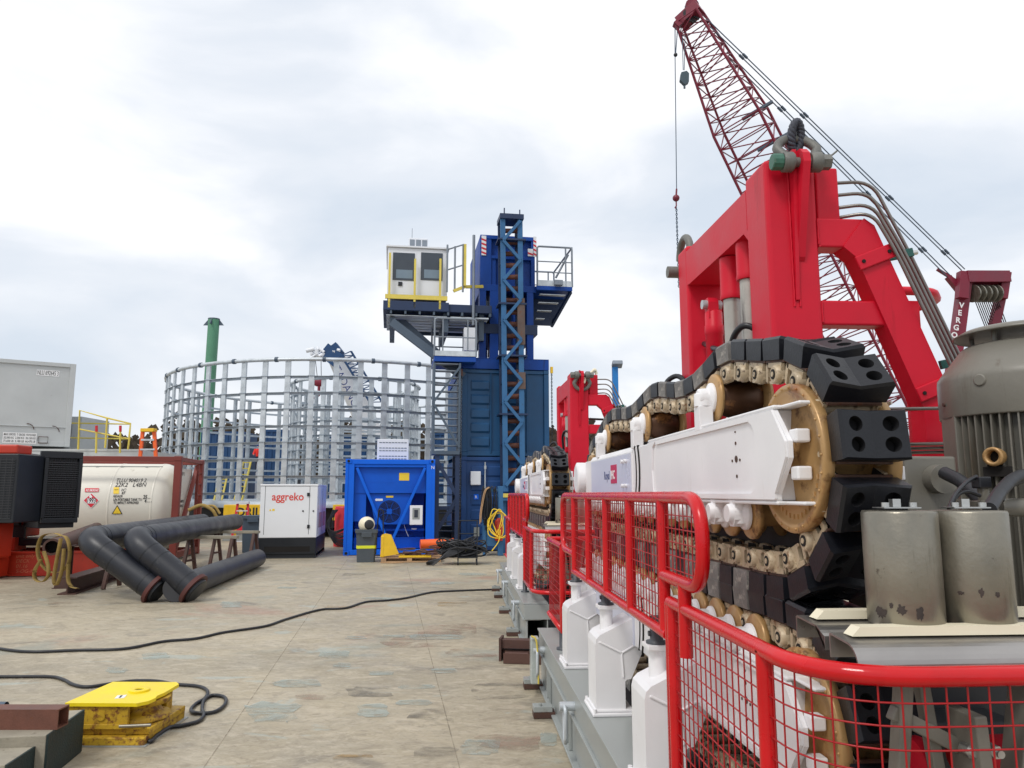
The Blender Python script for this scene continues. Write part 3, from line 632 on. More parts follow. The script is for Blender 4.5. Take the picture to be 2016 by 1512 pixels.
    gr = m.build('guard_rail', RAIL, T)
    for i, y in enumerate(P):
        q = MB(MT); q.tube([(X, y, zt-.01), (X, y, 1.13 if i in (0, 2, 4) else zb)], R*.95, 12); q.build('rail_post', RAIL, gr)
    q = MB(MT); guide_panel_mesh(q, [(X, 2.53, 1.42, 1.55), (X, 2.60, 1.34, 1.63), (X, 3.0, 1.335, zt)]); guide_panel_mesh(q, [(X, 3.01, zb, zt), (X, 5.37, zb, zt)]); guide_panel_mesh(q, [(X, 5.38, 1.235, zt), (X, 5.93, 1.3, 1.57)]); q.build('wire_mesh', MESHR, gr)
    # lower corner guards
    z0, z1 = .60, 1.243
    for nm, pl, posts in (('n', [(X, 2.93), (X, 1.72), (1.78, 1.72)], [(X, 2.90), (X, 2.03), (1.78, 1.72)]), ('f', [(X, 6.02), (X, 7.0), (1.3, 7.0)], [(X, 6.04), (1.28, 7.0)])):
        pp = fillet([(a, b, 0) for a, b in pl], .27 if nm == 'n' else .06, 9)
        m = MB(MT)
        m.tube(fillet([(p.x, p.y, z1) for p in pp]+[(p.x, p.y, z0) for p in pp[::-1]]+[(pp[0].x, pp[0].y, z1)], .001, 1), R*.95, 12)
        gr = m.build('corner_guard', RAIL, T)
        for (a, b) in posts:
            q = MB(MT); q.tube([(a, b, z0-.01), (a, b, z1)], R*.95, 12); q.build('rail_post', RAIL, gr)
            if b > 2.5 and a < 1: q = MB(MT); q.lathe([(.05, .4665), (.05, .48), (.028, .485), (.028, z0)], (a, max(b, 2.0), 0), 'z', 14); q.build('post_socket', SOCK, gr)
        q = MB(MT); guide_panel_mesh(q, [(p.x, p.y, z0, z1) for p in pp]); q.build('wire_mesh', MESHR, gr)
    return T
TEN = build_tensioner()
TE2 = copy_tree(TEN); TE2.matrix_world = MT @ Matrix.Translation((0, 6.6, 0))
TE2['label'] = 'farther red and white tracked tensioner, small in the view beside the blue tower'
for ch in TE2.children_recursive if hasattr(TE2, 'children_recursive') else []: MW[ch.name] = TE2.matrix_world

# shackles on the gantries (hang from the lifting rib)
def shackle(M, up, label, sling_label):
    M = M @ Matrix.Scale(.82 if up else .9, 4)
    T = thing('shackle', M, label, 'shackle')       # local origin: pin centre, x along the pin
    q = MB(M); q.lathe([(.028, -.15), (.028, .17)], (0, 0, 0), 'x', 18)
    bow = [(-.072, 0, 0), (-.075, .02, .03)]
    a = math.radians(62 if up else -75); d = Vector((0, math.cos(a), math.sin(a)))
    pts = [Vector((-.078, 0, 0))+d*t for t in (0, .04)] + [Vector((-.115*math.cos(t), 0, 0)) + d*(.11+.105*math.sin(t)) for t in [math.pi*k/14 for k in range(15)]] + [Vector((.078, 0, 0))+d*t for t in (.04, 0)]
    b = MB(M); b.tube(spline(pts, 2), .028, 14); b.lathe([(.052, -.035), (.058, -.03), (.058, .02), (.05, .03)], (-.078, 0, 0), 'x', 26); b.lathe([(.05, -.03), (.058, -.02), (.058, .03), (.052, .035)], (.078, 0, 0), 'x', 26)
    b.build('bow', SHK, T); q.build('pin', SHK, T)
    q = MB(M); q.lathe([(.042, -.175), (.048, -.17), (.048, -.115)], (0, 0, 0), 'x', 6 if not up else 12, smooth=False); q.build('bolt_head', SHKG if up else SHK, T)
    q = MB(M); q.lathe([(.045, .114), (.045, .165)], (0, 0, 0), 'x', 6, smooth=False); q.tube([(.15, 0, .02), (.21, 0, .07)], .006, 6); q.build('nut', SHK, T)
    if up:
        c = d*.18; u = Vector((0, -.3, 1)).normalized(); q = MB(M); n = 40
        for s_ in range(4):
            pts = []
            for k in range(n):
                t = 2*math.pi*k/n; tw = t*5+s_*math.pi/2; base = c+Vector((.01, 0, .035))+u*(.085*math.cos(t))+Vector((1, .25, 0)).normalized()*(.032*math.sin(t))
                rad = (u*math.cos(t)+Vector((1, .25, 0)).normalized()*math.sin(t)).normalized(); bi = Vector((0, 1, .2)).normalized()
                pts.append(base+rad*.014*math.cos(tw)+bi*.02*math.sin(tw))
            q.tube(pts, .014, 8, closed=True)
        o = q.build('wire_sling', ROPE, origin=M.translation); tag(o, sling_label, 'sling')
    else:
        q = MB(M); q.tube(spline([(.02, .0, -.12), (.06, .02, -.02), (.12, .03, .02), (.19, .03, .09), (.22, .03, .02)], 6), .022, 10); o = q.build('rope_sling', CRM, origin=M.translation); tag(o, sling_label, 'sling')
pc = MT @ Matrix.Translation((1.60, 3.325, 3.205)) @ Matrix.Rotation(math.radians(-3), 4, 'Z')
shackle(pc, True, 'large grey shackle with green bolt head on top of the nearer red gantry', 'dark braided wire loop standing up in the big shackle')
shackle(MT @ Matrix.Translation((1.607, 9.93, 3.21)), False, 'grey shackle hanging down the front of the farther red gantry', 'short pale rope end hooked in the farther shackle')
q = MB(MT @ Matrix.Translation((1.5, 4.88, 3.24))); q.tube(arc((0, 0, 0), .12, 0, math.pi, 12, (0, 1, 0), (0, 0, 1)), .025, 12); q.lathe([(.04, -.07), (.04, .02)], (-.02, .12, -.08), 'x', 14)
tag(q.build('shackle', SHK, origin=(MT @ Vector((1.5, 4.98, 3.2)))), 'rear grey shackle looped behind the top corner of the nearer red gantry', 'shackle')

# electric motor at the right edge
MM = MT @ Matrix.Translation((2.165, 2.75, -.01))
T = thing('electric_motor', MM, 'large grey upright ribbed electric motor at the right edge of the photo', 'electric motor')
q = MB(MM); q.lathe([(.262, .48), (.262, 1.96)], (0, 0, 0), 'z', 64); bd = q.build('motor_body', MOTD, T)
q = MB(MM)
for k in range(64):
    a = math.radians(180+k*2.8)*1.0; a = 2*math.pi*k/64; c, s_ = math.cos(a), math.sin(a)
    if abs((a-math.radians(170)+math.pi) % (2*math.pi)-math.pi) < .2: continue
    q.T = Matrix.Rotation(a, 4, 'Z'); q.bx(.26, .297, -.0028, .0028, .55, 1.958)
q.T = None; q.build('cooling_fins', MOT, bd)
q = MB(MM); q.T = Matrix.Rotation(math.radians(170), 4, 'Z'); q.bx(.24, .300, -.055, .055, .5, 1.955); q.T = None; q.build('side_plate', MOT, bd, bev=.004)
q = MB(MM); q.lathe([(.29, 1.945), (.302, 1.945), (.304, 1.95), (.304, 2.085), (.302, 2.10), (.292, 2.115), (.215, 2.215), (.20, 2.225), (0, 2.228)], (0, 0, 0), 'z', 72, caps=False); cv = q.build('fan_cover', MOT, T)
q = MB(MM)
for a in (-156, 169):
    q = MB(MM); q.T = Matrix.Rotation(math.radians(a), 4, 'Z'); q.lathe([(.022, .300), (.022, .308), (.018, .31)], (0, 0, 2.07 if a == -156 else 2.0), 'x', 20) if a == -156 else q.lathe([(.008, .3), (.008, .311)], (0, 0, 2.0), 'x', 8)
    q.T = None; q.build('cover_plug', MOT if a == -156 else BRN, cv)
q = MB(MM); q.lathe([(.226, 2.268), (.234, 2.262), (.237, 2.268), (.20, 2.288), (.10, 2.30), (0, 2.303)], (0, 0, 0), 'z', 64, caps=True)
for k in range(6):
    a = math.pi/3*k+.35; q.cyl((.17*math.cos(a), .17*math.sin(a), 2.23), (.17*math.cos(a), .17*math.sin(a), 2.27), .009, n=8)
q.build('rain_cover', MOT, T)
q = MB(MM); q.T = Matrix.Rotation(math.radians(-150), 4, 'Z'); q.lathe([(.030, .29), (.034, .325), (.033, .333), (.021, .333), (.021, .30)], (0, 0, 1.79), 'x', 26, caps=False); ey = q.build('lifting_eye', DSC, T)
q.T = None
q = MB(MM); q.T = Matrix.Rotation(math.radians(-150), 4, 'Z'); q.lathe([(.021, .30), (0.0, .305)], (0, 0, 1.79), 'x', 20); q.bx(.29, .31, -.045, .045, 1.72, 1.755); q.build('eye_bore', HOLE, ey)
def at(px, py, u): return LP(MT, px, py, u)
q = MB(MT); q.tube(spline([at(1948, 1002, 1.99), at(1972, 965, 2.12), at(2005, 938, 2.22), at(2060, 930, 2.25)], 8), .018, 14); q.build('corrugated_hose', HOSE, T)
q = MB(MT); q.tube(spline([at(1868, 1003, 2.1), at(1880, 975, 2.15), at(1902, 950, 2.2), at(1922, 938, 2.25)], 8), .006, 8); q.tube(spline([at(1868, 1003, 2.12), at(1885, 975, 2.17), at(1905, 968, 2.2), at(1930, 976, 2.2)], 8), .006, 8)
q.tube(spline([at(1972, 985, 2.1), at(1985, 960, 2.2), at(2020, 944, 2.3)], 8), .007, 8); q.build('sensor_cable', HOSE, T)
c = at(1932, 950, 2.24); q = MB(MT); q.cb(c, (.04, .04, .035)); q.build('sensor_plug', HOSE, T, bev=.004)
c = at(1936, 966, 2.24); q = MB(MT); q.cyl(c+Vector((0, 0, -.03)), c+Vector((0, 0, .015)), .016, n=14); q.cb(c+Vector((-.005, 0, -.045)), (.06, .06, .03)); q.cyl(c+Vector((.05, 0, -.05)), c+Vector((.12, -.02, -.05)), .028, n=14); q.cb(c+Vector((.15, -.02, -.05)), (.06, .05, .05)); q.build('valve_fitting', MOT, T, bev=.003)
# ---------------------------------------------------------------- ground, deck
def deck_material():
    m = bpy.data.materials.new('worn deck paint'); m.use_nodes = True; n = m.node_tree.nodes; l = m.node_tree.links; b = n['Principled BSDF']
    t = n.new('ShaderNodeTexCoord'); src = t.outputs['Object']
    def noise(sc, det, loc, rough=.6, scl=(1, 1, 1), dist=0.):
        mp_ = n.new('ShaderNodeMapping'); mp_.inputs['Location'].default_value = loc; mp_.inputs['Scale'].default_value = scl; l.new(src, mp_.inputs[0])
        q = n.new('ShaderNodeTexNoise'); q.inputs['Scale'].default_value = sc; q.inputs['Detail'].default_value = det; q.inputs['Roughness'].default_value = rough; q.inputs['Distortion'].default_value = dist
        l.new(mp_.outputs[0], q.inputs[0]); return q.outputs[0]
    def rng(x, a, b_, lo=0., hi=1.):
        r = n.new('ShaderNodeMapRange'); r.inputs[1].default_value = a; r.inputs[2].default_value = b_; r.inputs[3].default_value = lo; r.inputs[4].default_value = hi; l.new(x, r.inputs[0]); return r.outputs[0]
    def mix(f, a, c):
        q = n.new('ShaderNodeMix'); q.data_type = 'RGBA'; l.new(f, q.inputs[0])
        if isinstance(a, tuple): q.inputs[6].default_value = (*a, 1)
        else: l.new(a, q.inputs[6])
        q.inputs[7].default_value = (*c, 1); return q.outputs[2]
    c = mix(rng(noise(.5, 6, (0, 0, 0), .62, (.6, 1, 1)), .34, .66), (.45, .385, .27), (.275, .24, .175))
    c = mix(rng(noise(3.2, 5, (5, 2, 0), .6, (.7, 1.3, 1), 2.4), .48, .66, 0, .6), c, (.52, .455, .345))
    c = mix(rng(noise(4.2, 6, (15, 2, 0), .6, (.7, 1.2, 1), 2.6), .50, .68, 0, .6), c, (.23, .19, .135))
    c = mix(rng(noise(.8, 6, (9, 31, 0), .6, (.8, 1, 1), .6), .57, .66, 0, .6), c, (.255, .275, .235))
    c = mix(rng(noise(.55, 5, (1, 13, 0), .6, (.8, 1, 1), .8), .59, .72, 0, .75), c, (.36, .19, .135))
    c = mix(rng(noise(1.1, 5, (41, 3, 0), .65, (.9, 1, 1), .8), .59, .70, 0, .75), c, (.15, .13, .105))
    c = mix(rng(noise(1.6, 5, (51, 13, 0), .6, (.7, 1.3, 1), .6), .63, .68, 0, .6), c, (.36, .41, .375))
    c = mix(rng(noise(30, 4, (2, 3, 0), .6), .64, .72, 0, .6), c, (.12, .10, .08))
    c = mix(rng(noise(11, 5, (3, 8, 0), .6, (.75, 1.2, 1), 2.5), .52, .66, 0, .4), c, (.50, .45, .35))
    c = mix(rng(noise(13, 5, (23, 8, 0), .6, (.7, 1.2, 1), 2.8), .53, .67, 0, .45), c, (.20, .165, .12))
    l.new(c, b.inputs['Base Color']); l.new(rng(noise(2.2, 5, (7, 7, 0)), .3, .7, .40, .72), b.inputs['Roughness'])
    bp = n.new('ShaderNodeBump'); bp.inputs['Strength'].default_value = .3; bp.inputs['Distance'].default_value = .01; l.new(noise(9, 6, (0, 0, 0), .65, (.7, 1.4, 1), 1.), bp.inputs['Height']); l.new(bp.outputs[0], b.inputs['Normal'])
    return m
DECKM = deck_material()
MDK = frame((0, 0, 0), DK)
q = MB(); q.bx(-1500, 1500, -60, 3000, -2.2, -2.0); gm = mat('far ground', (.12, .11, .09), .9, var=.3, scale=.05); tag(q.build('ground', gm), kind='structure')
q = MB(MDK); q.bx(-45, 32, -6, 72, -1.2, 0); tag(q.build('deck', DECKM), kind='structure')
SEAM = mat('weld seam', (.28, .24, .175), .7, var=.35, scale=4)
q = MB()
for pl in ([(403, 1508), (542, 1306), (679, 1108)], [(905, 1512), (879, 1409), (848, 1294), (804, 1124)]):
    P = [G(*p, .003) for p in pl]; d = (P[-1]-P[0]).normalized(); s_ = Vector((d.y, -d.x, 0))*.004; a, b_ = P[0]-d*3, P[-1]+d*1
    q.add([a-s_, b_-s_, b_+s_, a+s_], [(0, 1, 2, 3)] if d.y < 0 else [(0, 3, 2, 1)])
for y in (12.2,):
    a = MDK @ Vector((-12, y, .003)); b_ = MDK @ Vector((1.2, y+.02, .003)); s_ = Vector((0, .005, 0)); q.add([a-s_, b_-s_, b_+s_, a+s_], [(0, 1, 2, 3)])
tag(q.build('deck_seam', SEAM), kind='structure')
PAT = mat('pale blue paint patch', (.40, .45, .41), .6, var=.16, dirt=.55, dcol=(.32, .29, .23), scale=9)
PATP = mat('rosy primer patch', (.37, .26, .195), .6, var=.2, dirt=.72, dcol=(.33, .29, .22), scale=7)
PATG = mat('dark grease patch', (.17, .155, .13), .6, var=.2, dirt=.7, dcol=(.27, .245, .19), scale=5)
PATO = mat('ochre patch', (.42, .28, .12), .6, var=.2, dirt=.7, dcol=(.33, .29, .22), scale=6)
def ragged(m, lo=.44, hi=.56, sc=3.5):   # paint worn through in places
    n = m.node_tree.nodes; l = m.node_tree.links; t = n.new('ShaderNodeTexCoord'); q = n.new('ShaderNodeTexNoise'); q.inputs['Scale'].default_value = sc; q.inputs['Detail'].default_value = 7; q.inputs['Roughness'].default_value = .65; q.inputs['Distortion'].default_value = 1.2
    mp_ = n.new('ShaderNodeMapping'); mp_.inputs['Scale'].default_value = (.6, 1.3, 1); l.new(t.outputs['Object'], mp_.inputs[0]); l.new(mp_.outputs[0], q.inputs[0])
    r = n.new('ShaderNodeMapRange'); r.inputs[1].default_value = lo; r.inputs[2].default_value = hi; r.inputs[3].default_value = 0; r.inputs[4].default_value = .62; l.new(q.outputs[0], r.inputs[0]); l.new(r.outputs[0], n['Principled BSDF'].inputs['Alpha'])
ragged(SEAM, .3, .62, 5)
ragged(PAT, .36, .56); ragged(PATP, .46, .64, 2.2); ragged(PATG, .44, .64, 2.2); ragged(PATO, .42, .6, 2.2)
rp = random.Random(3)
def patch(q, x, y, w_, h_, irr=.18, n=18):
    pts = []
    for k in range(n):
        a = 2*math.pi*k/n; c, s_ = math.cos(a), math.sin(a); e_ = .45; u = math.copysign(abs(c)**e_, c)*(1+rp.uniform(-irr, irr)); v = math.copysign(abs(s_)**e_, s_)*(1+rp.uniform(-irr, irr))
        pts.append(G(x+u*w_/2, y+v*h_/2, .004+rp.random()*.0))
    q.add(pts, [tuple(range(n))] if True else [])
def patches(name, m_, L_, z):
    q = MB()
    for t in L_: patch(q, *t)
    q.v = [(a, b_, z) for a, b_, c in q.v]
    # faces must look up
    for i, f in enumerate(q.f):
        a, b_, c = (Vector(q.v[f[k]]) for k in (0, 5, 10))
        if (b_-a).cross(c-a).z < 0: q.f[i] = f[::-1]
    tag(q.build(name, m_), kind='structure')
patches('deck_paint', PAT, [(535, 1402, 100, 36, .3), (585, 1345, 85, 16), (658, 1288, 62, 15), (675, 1309, 34, 9), (750, 1325, 52, 8), (820, 1352, 70, 8), (815, 1383, 70, 11), (735, 1398, 60, 26), (875, 1320, 52, 9), (858, 1254, 110, 10), (700, 1255, 40, 6), (870, 1148, 46, 5), (305, 1292, 50, 14), (230, 1319, 40, 12), (945, 1470, 70, 30), (775, 1300-48, 46, 5), (455, 1190, 40, 12), (745, 1178, 60, 4), (565, 1157, 36, 4), (930, 1130, 50, 5), (1080, 1455, 30, 30)], .0042)
patches('deck_primer', PATP, [(820, 1265, 130, 18), (880, 1240, 110, 22), (1000, 1462, 120, 40), (930, 1285, 100, 16), (610, 1372, 60, 10), (130, 1190, 70, 10), (250, 1500, 60, 16)], .0031)
patches('deck_grease', PATG, [(730, 1362, 90, 20), (985, 1360, 120, 34), (850, 1412, 90, 36), (300, 1400, 120, 40), (697, 1131, 44, 5), (860, 1482, 80, 24)], .0035)
patches('deck_ochre', PATO, [(890, 1189, 60, 9), (665, 1195, 46, 7), (700, 1490, 80, 10)], .0038)

# ---------------------------------------------------------------- aggreko generator
o = G(507, 1100); M = frame(o, DK)
T = thing('generator', M, 'white boxy generator with red company lettering on a black base', 'generator')
wd = LP(M, 640, 1090, 0).x; wd = LP(M, 621, 1098, 0).x; dp = 2.75
q = MB(M); q.bx(0, wd, .0, dp, .10, .52); q.bx(0, wd, .02, .12, .004, .10); q.bx(0, wd, dp-.12, dp, .004, .1); q.bx(-.01, wd+.01, -.012, dp, .0, .03); base = q.build('fuel_base', BLK, T, bev=.01)
q = MB(M); q.bx(.15, wd-.15, -.004, .0, .16, .30); q.build('forklift_pocket', HOLE, base)
zt = LP(M, 565, 953, 0).z
q = MB(M); q.bx(0, wd, 0, dp, .521, zt-.05); bd = q.build('canopy', WHT2, T, bev=.012)
q = MB(M); q.bx(-.012, wd+.012, -.014, dp+.01, zt-.05, zt); q.build('canopy_roof', WHT2, bd, bev=.01)
a = LP(M, 523, 957, 0); b_ = LP(M, 607, 1052, 0)
q = MB(M)
for x in (a.x, b_.x): q.bx(x-.005, x+.005, -.0025, 0, b_.z, a.z)
q.bx(a.x, b_.x, -.0025, 0, a.z-.004, a.z+.004); q.build('panel_gap', HOLE, bd)
for y in (.35, 1.5): q = MB(M); q.bx(wd, wd+.003, y, y+.01, .6, zt-.1); q.build('panel_gap', HOLE, bd)
for py in (974, 1037):
    c = LP(M, 607, py, 0); q = MB(M); q.bx(c.x-.03, c.x+.035, -.025, 0, c.z-.04, c.z+.05); q.build('hinge', BLK, bd, bev=.006)
for px, py in ((596.5, 1006), (617, 1006)):
    c = LP(M, px, py, 0); q = MB(M); q.lathe([(.022, -.012), (.022, 0)], (c.x, 0, c.z), 'y', 14); q.build('lock', BLK, bd)
c = LP(M, 535, 985, 0); e_ = LP(M, 597.5, 985, 0); tx = text('aggreko', facing(M, c.x, -.004, c.z), .285, TXR, bd, xs=1.0, bold=.012)
dim = max(v.co.x for v in tx.data.vertices)-min(v.co.x for v in tx.data.vertices); fx = (e_.x-c.x)/dim
for v in tx.data.vertices: v.co.x = c.x+(v.co.x-c.x)*fx
c = LP(M, 532, 1004, 0); q = MB(M); q.prism([(c.x-.03, c.z-.025), (c.x+.03, c.z-.025), (c.x, c.z+.03)], 'y', -.004, -.001); q.bx(c.x+.05, c.x+.11, -.004, -.001, c.z-.025, c.z+.03); q.build('warning_label', LBL, bd)
q = MB(M); q.bx(wd+.001, wd+.004, .5, 1.4, .75, 1.15); q.bx(wd+.001, wd+.004, 1.7, 2.5, .75, 1.15); q.build('side_grille', GRYL, bd)
q = MB(M); q.cyl((.9, .5, zt), (.9, .5, zt+.12), .045, n=14); q.build('exhaust_stub', BLK, bd)

# ---------------------------------------------------------------- blue climate container
o = G(675, 1094); M = frame(o, DK); MH = M
T = thing('equipment_container', M, 'bright blue open-fronted equipment container with V braces and a round fan', 'container')
CW, CHt, CD = 2.438, 2.59, 2.9
q = MB(M)
for x in (0, CW-.24):
    q.bx(x, x+.24, 0, .05, .12, CHt-.12); q.bx(x+(.0 if x == 0 else .16), x+(.08 if x == 0 else .24), -.02, 0, .12, CHt-.12)
for x in (0, CW-.162):
    for z in (0, CHt-.118): q.bx(x, x+.162, -.025, .178, z, z+.118)
    for z in (0, CHt-.118): q.bx(x, x+.162, CD-.178, CD, z, z+.118)
    q.bx(x, x+.162, CD-.16, CD-.02, .118, CHt-.118)
q.bx(.163, CW-.163, -.005, .12, CHt-.14, CHt-.01); q.bx(.163, CW-.163, -.005, .12, .01, .15); q.bx(.24, CW-.24, .03, .10, CHt-.22, CHt-.1405)
q.bx(0, CW, .13, CD, CHt-.06, CHt-.03); q.bx(0.02, .05, .05, CD, .1, CHt-.1); q.bx(CW-.05, CW-.02, .05, CD, .1, CHt-.1); q.bx(.1, CW-.1, CD-.06, CD-.03, .1, CHt-.1); q.bx(.1, CW-.1, .1, CD, .05, .1)
fr = q.build('corner_frame', BLU, T, bev=.012)
q = MB(M)
for x in (.081, CW-.081):
    for z in (.06, CHt-.06): q.lathe([(.04, -.03), (.035, -.0251)], (x, 0, z), 'y', 14)
q.build('casting_hole', HOLE, fr)
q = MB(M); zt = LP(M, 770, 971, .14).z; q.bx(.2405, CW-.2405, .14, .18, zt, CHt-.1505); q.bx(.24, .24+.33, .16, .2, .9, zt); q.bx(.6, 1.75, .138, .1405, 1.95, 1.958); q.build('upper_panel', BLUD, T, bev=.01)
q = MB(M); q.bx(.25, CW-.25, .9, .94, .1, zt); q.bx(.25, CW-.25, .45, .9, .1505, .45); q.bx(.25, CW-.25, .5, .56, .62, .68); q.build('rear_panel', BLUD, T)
def vb(px0, py0, px1, py1):
    a = LP(M, px0, py0, .02); b_ = LP(M, px1, py1, .02); return (a.x, .04, a.z), (b_.x, .04, b_.z)
for t in ((703, 921, 762, 1062), (837, 921, 771, 1066)):
    q = MB(M); q.bar(*vb(*t), .05, .075); q.build('brace', BLU, fr, bev=.006)
a = LP(M, 727, 972, .2); b_ = LP(M, 810, 1032, .2)
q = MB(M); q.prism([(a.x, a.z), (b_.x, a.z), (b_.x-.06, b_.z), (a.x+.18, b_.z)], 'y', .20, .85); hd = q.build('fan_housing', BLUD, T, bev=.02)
c = LP(M, 766.5, 1007, .2); q = MB(M); q.lathe([(.305, -.006), (.285, -.004), (.285, .0)], (c.x, .2, c.z), 'y', 40); q.build('fan_opening', HOLE, hd)
q = MB(M)
for k in range(7): r = .05+k*.038; q.tube(arc((c.x, .185, c.z), r, 0, 2*math.pi, 32, (1, 0, 0), (0, 0, 1))[:-1], .004, 5, closed=True)
for k in range(4):
    an = math.pi*k/4+.4; d = Vector((math.cos(an), 0, math.sin(an)))*.29; cc = Vector((c.x, .18, c.z)); q.cyl(cc-d, cc+d, .006, n=5)
q.bx(c.x-.07, c.x+.07, .17, .182, c.z-.07, c.z+.07); q.build('fan_guard', BLUD, hd)
a = LP(M, 807, 995, .1); b_ = LP(M, 831.5, 1033, .1); q = MB(M); q.bx(a.x, b_.x, .0, .15, b_.z, a.z); cb = q.build('control_box', WHT2, T, bev=.012)
q = MB(M); q.bx(a.x+.07, b_.x-.08, -.006, -.001, b_.z+.15, a.z-.07); q.build('control_window', GRYL, cb, bev=.01)
q = MB(M); q.bx(a.x+.12, b_.x-.13, -.010, -.0065, b_.z+.2, a.z-.12); q.build('display', GLS, cb)
a = LP(M, 786, 931, .14); b_ = LP(M, 805.5, 946, .14); q = MB(M); q.bx(a.x, b_.x, .134, .139, b_.z, a.z); q.build('warning_label', LBL, fr)
a = LP(M, 760, 976, .2); q = MB(M); q.bx(a.x-.0, a.x+.2, .192, .198, a.z-.05, a.z); q.build('warning_label', LBL, hd)
a = LP(M, 739, 984, .2); q = MB(M); q.lathe([(.035, -.012), (.035, 0)], (a.x+.03, .195, a.z), 'y', 14); q.bx(a.x+.03, a.x+.2, .185, .195, a.z-.03, a.z+.03); q.build('paper_tag', WHT2, hd)
a = LP(M, 852, 920, 0); text('N', facing(M, a.x-.05, -.024, a.z-.05), .13, TXW, fr)
c = LP(M, 815, 1041, .5); q = MB(M); q.bx(c.x-.07, c.x+.07, .44, .45, c.z-.02, c.z+.02); q.tube(spline([(c.x-.25, .4, c.z+.25), (c.x-.27, .3, c.z+.1), (c.x-.2, .3, c.z-.1), (c.x-.15, .3, c.z-.2)], 5), .006, 6); q.build('white_wire', WHT2, T)
# grille unit on its roof
a = LP(M, 742, 904, .5); b_ = LP(M, 805, 865, .5); z0 = CHt-.028
T = thing('vent_unit', frame(M @ Vector((a.x, .5, z0)), DK), 'pale louvred vent unit standing on the roof of the bright blue container', 'vent unit')
M2 = frame(M @ Vector((a.x, .5, z0)), DK); ww = b_.x-a.x; hh = b_.z-z0
q = MB(M2); q.bx(0, ww, 0, .6, 0, hh); bd = q.build('housing', CAB, T, bev=.015)
for i in range(7):
    if i % 3 == 2: continue
    q = MB(M2)
    for j in range(9):
        q.bx(.05+j*(ww-.1)/9+.01, .05+(j+1)*(ww-.1)/9-.01, -.008, -.001, .05+i*(hh-.08)/7, .05+i*(hh-.08)/7+.02)
    q.build('louvre', SLT, bd)

# ---------------------------------------------------------------- things round the blue container
def bin_(o, label, h=.78, r=.2, m_=BIN, tape=True):
    M = frame(o, 12); T = thing('rubbish_bin', M, label, 'bin')
    q = MB(M); q.prism([(-r*.85, -r*.8), (r*.85, -r*.8), (r, -r*.6), (r, r*.8), (-r, r*.8), (-r, -r*.6)], 'z', .002, h-.09)
    n = 12; vs = [Vector(v) for v in q.v]; o3 = M.inverted(); q.v = [tuple(M @ Vector((p.x*(.86+.14*p.z/h), p.y*(.86+.14*p.z/h), p.z))) for p in [o3 @ v for v in vs]]
    bd = q.build('bin_body', m_, T, bev=.015)
    q = MB(M); q.prism([(-r*.95, -r*.9), (r*.95, -r*.9), (r*1.08, -r*.65), (r*1.08, r*.9), (-r*1.08, r*.9), (-r*1.08, -r*.65)], 'z', h-.10, h-.02); q.bx(-r*.5, r*.5, -r*1.0, -r*.9, h-.2, h-.08); q.build('bin_rim', m_, T, bev=.008)
    if tape:
        q = MB(M); q.prism([(-r*.81, -r*.77), (r*.81, -r*.77), (r*.955, -r*.575), (r*.955, r*.775), (-r*.955, r*.775), (-r*.955, -r*.575)], 'z', .33, .40)
        q.v = [tuple(M @ (Vector(((o3 @ Vector(p)).x*.985, (o3 @ Vector(p)).y*.985, (o3 @ Vector(p)).z)))) for p in q.v]; q.build('tape_band', LIME, bd)
    return M, T
o = G(720, 1106); MBn, _ = bin_(o, 'grey plastic bin wrapped with yellow tape in front of the bright blue container', .80, .25)
q = MB(MBn); q.ball((0, 0, .90), .20, 24, (1, 1, .95)); hl = q.build('helmet_ball', CRM, origin=MBn @ Vector((0, 0, .9))); tag(hl, 'round cream lamp head with a dark lens resting on the taped grey bin', 'lamp')
q = MB(MBn); q.T = Matrix.Translation((0, 0, .90)) @ Matrix.Rotation(math.radians(8), 4, 'Z'); q.lathe([(0, -.215), (.08, -.213), (.115, -.195), (.118, -.15)], (.03, 0, 0), 'y', 28); q.build('dark_lens', DRK, hl)
q = MB(frame(G(738, 1098)+Vector((.05, .1, 0)), 0)); M = q.M
T = thing('hand_truck', M, 'dark upright hand truck leaning beside the taped bin', 'hand truck')
q.tube([(-.05, 0, .08), (.0, 0, 1.2), (.05, 0, 1.25), (.12, 0, 1.2), (.15, 0, .08)], .018, 8); q.bx(-.1, .2, -.15, 0, .05, .07); q.lathe([(.08, -.02), (.08, .02)], (-.12, .02, .085), 'x', 18); q.build('truck_frame', BLK, T)
# pallet, pallet jack, clutter
MP = frame(G(750, 1108), DK-4)
T = thing('pallet', MP, 'broken wooden pallet loaded with rusty gear in front of the blue container', 'pallet')
q = MB(MP)
for x in (0, .62, 1.32): q.bx(x, x+.12, .0, .95, .035, .10)
for k in range(6): q.bx(-.02, 1.46, .02+k*.17, .02+k*.17+.11, .1005, .12)
for y in (0, .42, .86): q.bx(0, 1.44, y, y+.1, .004, .0345)
q.build('boards', PLT, T)
T = thing('pallet_jack', MP, 'small yellow pallet jack cover plate standing at the left end of the pallet', 'pallet jack')
q = MB(MP); q.prism([(-.03, .13), (.42, .2), (.22, .66), (.08, .69), (.0, .66)], 'y', .05, .14); q.bx(-.02, .06, .04, .35, .125, .64); jb = q.build('jack_body', YEL, T, bev=.02)
q = MB(MP); q.bx(.42, 1.2, .0, .12, .1205, .16); q.bx(.42, 1.2, .35, .47, .1205, .16); q.build('forks', YEL, T)
rr = random.Random(5); q = MB(MP)
for k in range(7):
    c = Vector((rr.uniform(.5, 1.3), rr.uniform(.15, .7), .17+.028*k)); rad = rr.uniform(.12, .22); q.tube(arc(c, rad, 0, 2*math.pi, 20, (1, rr.uniform(-.1, .1), .05), (0, .8, rr.uniform(.0, .15)))[:-1], .016, 6, closed=True)
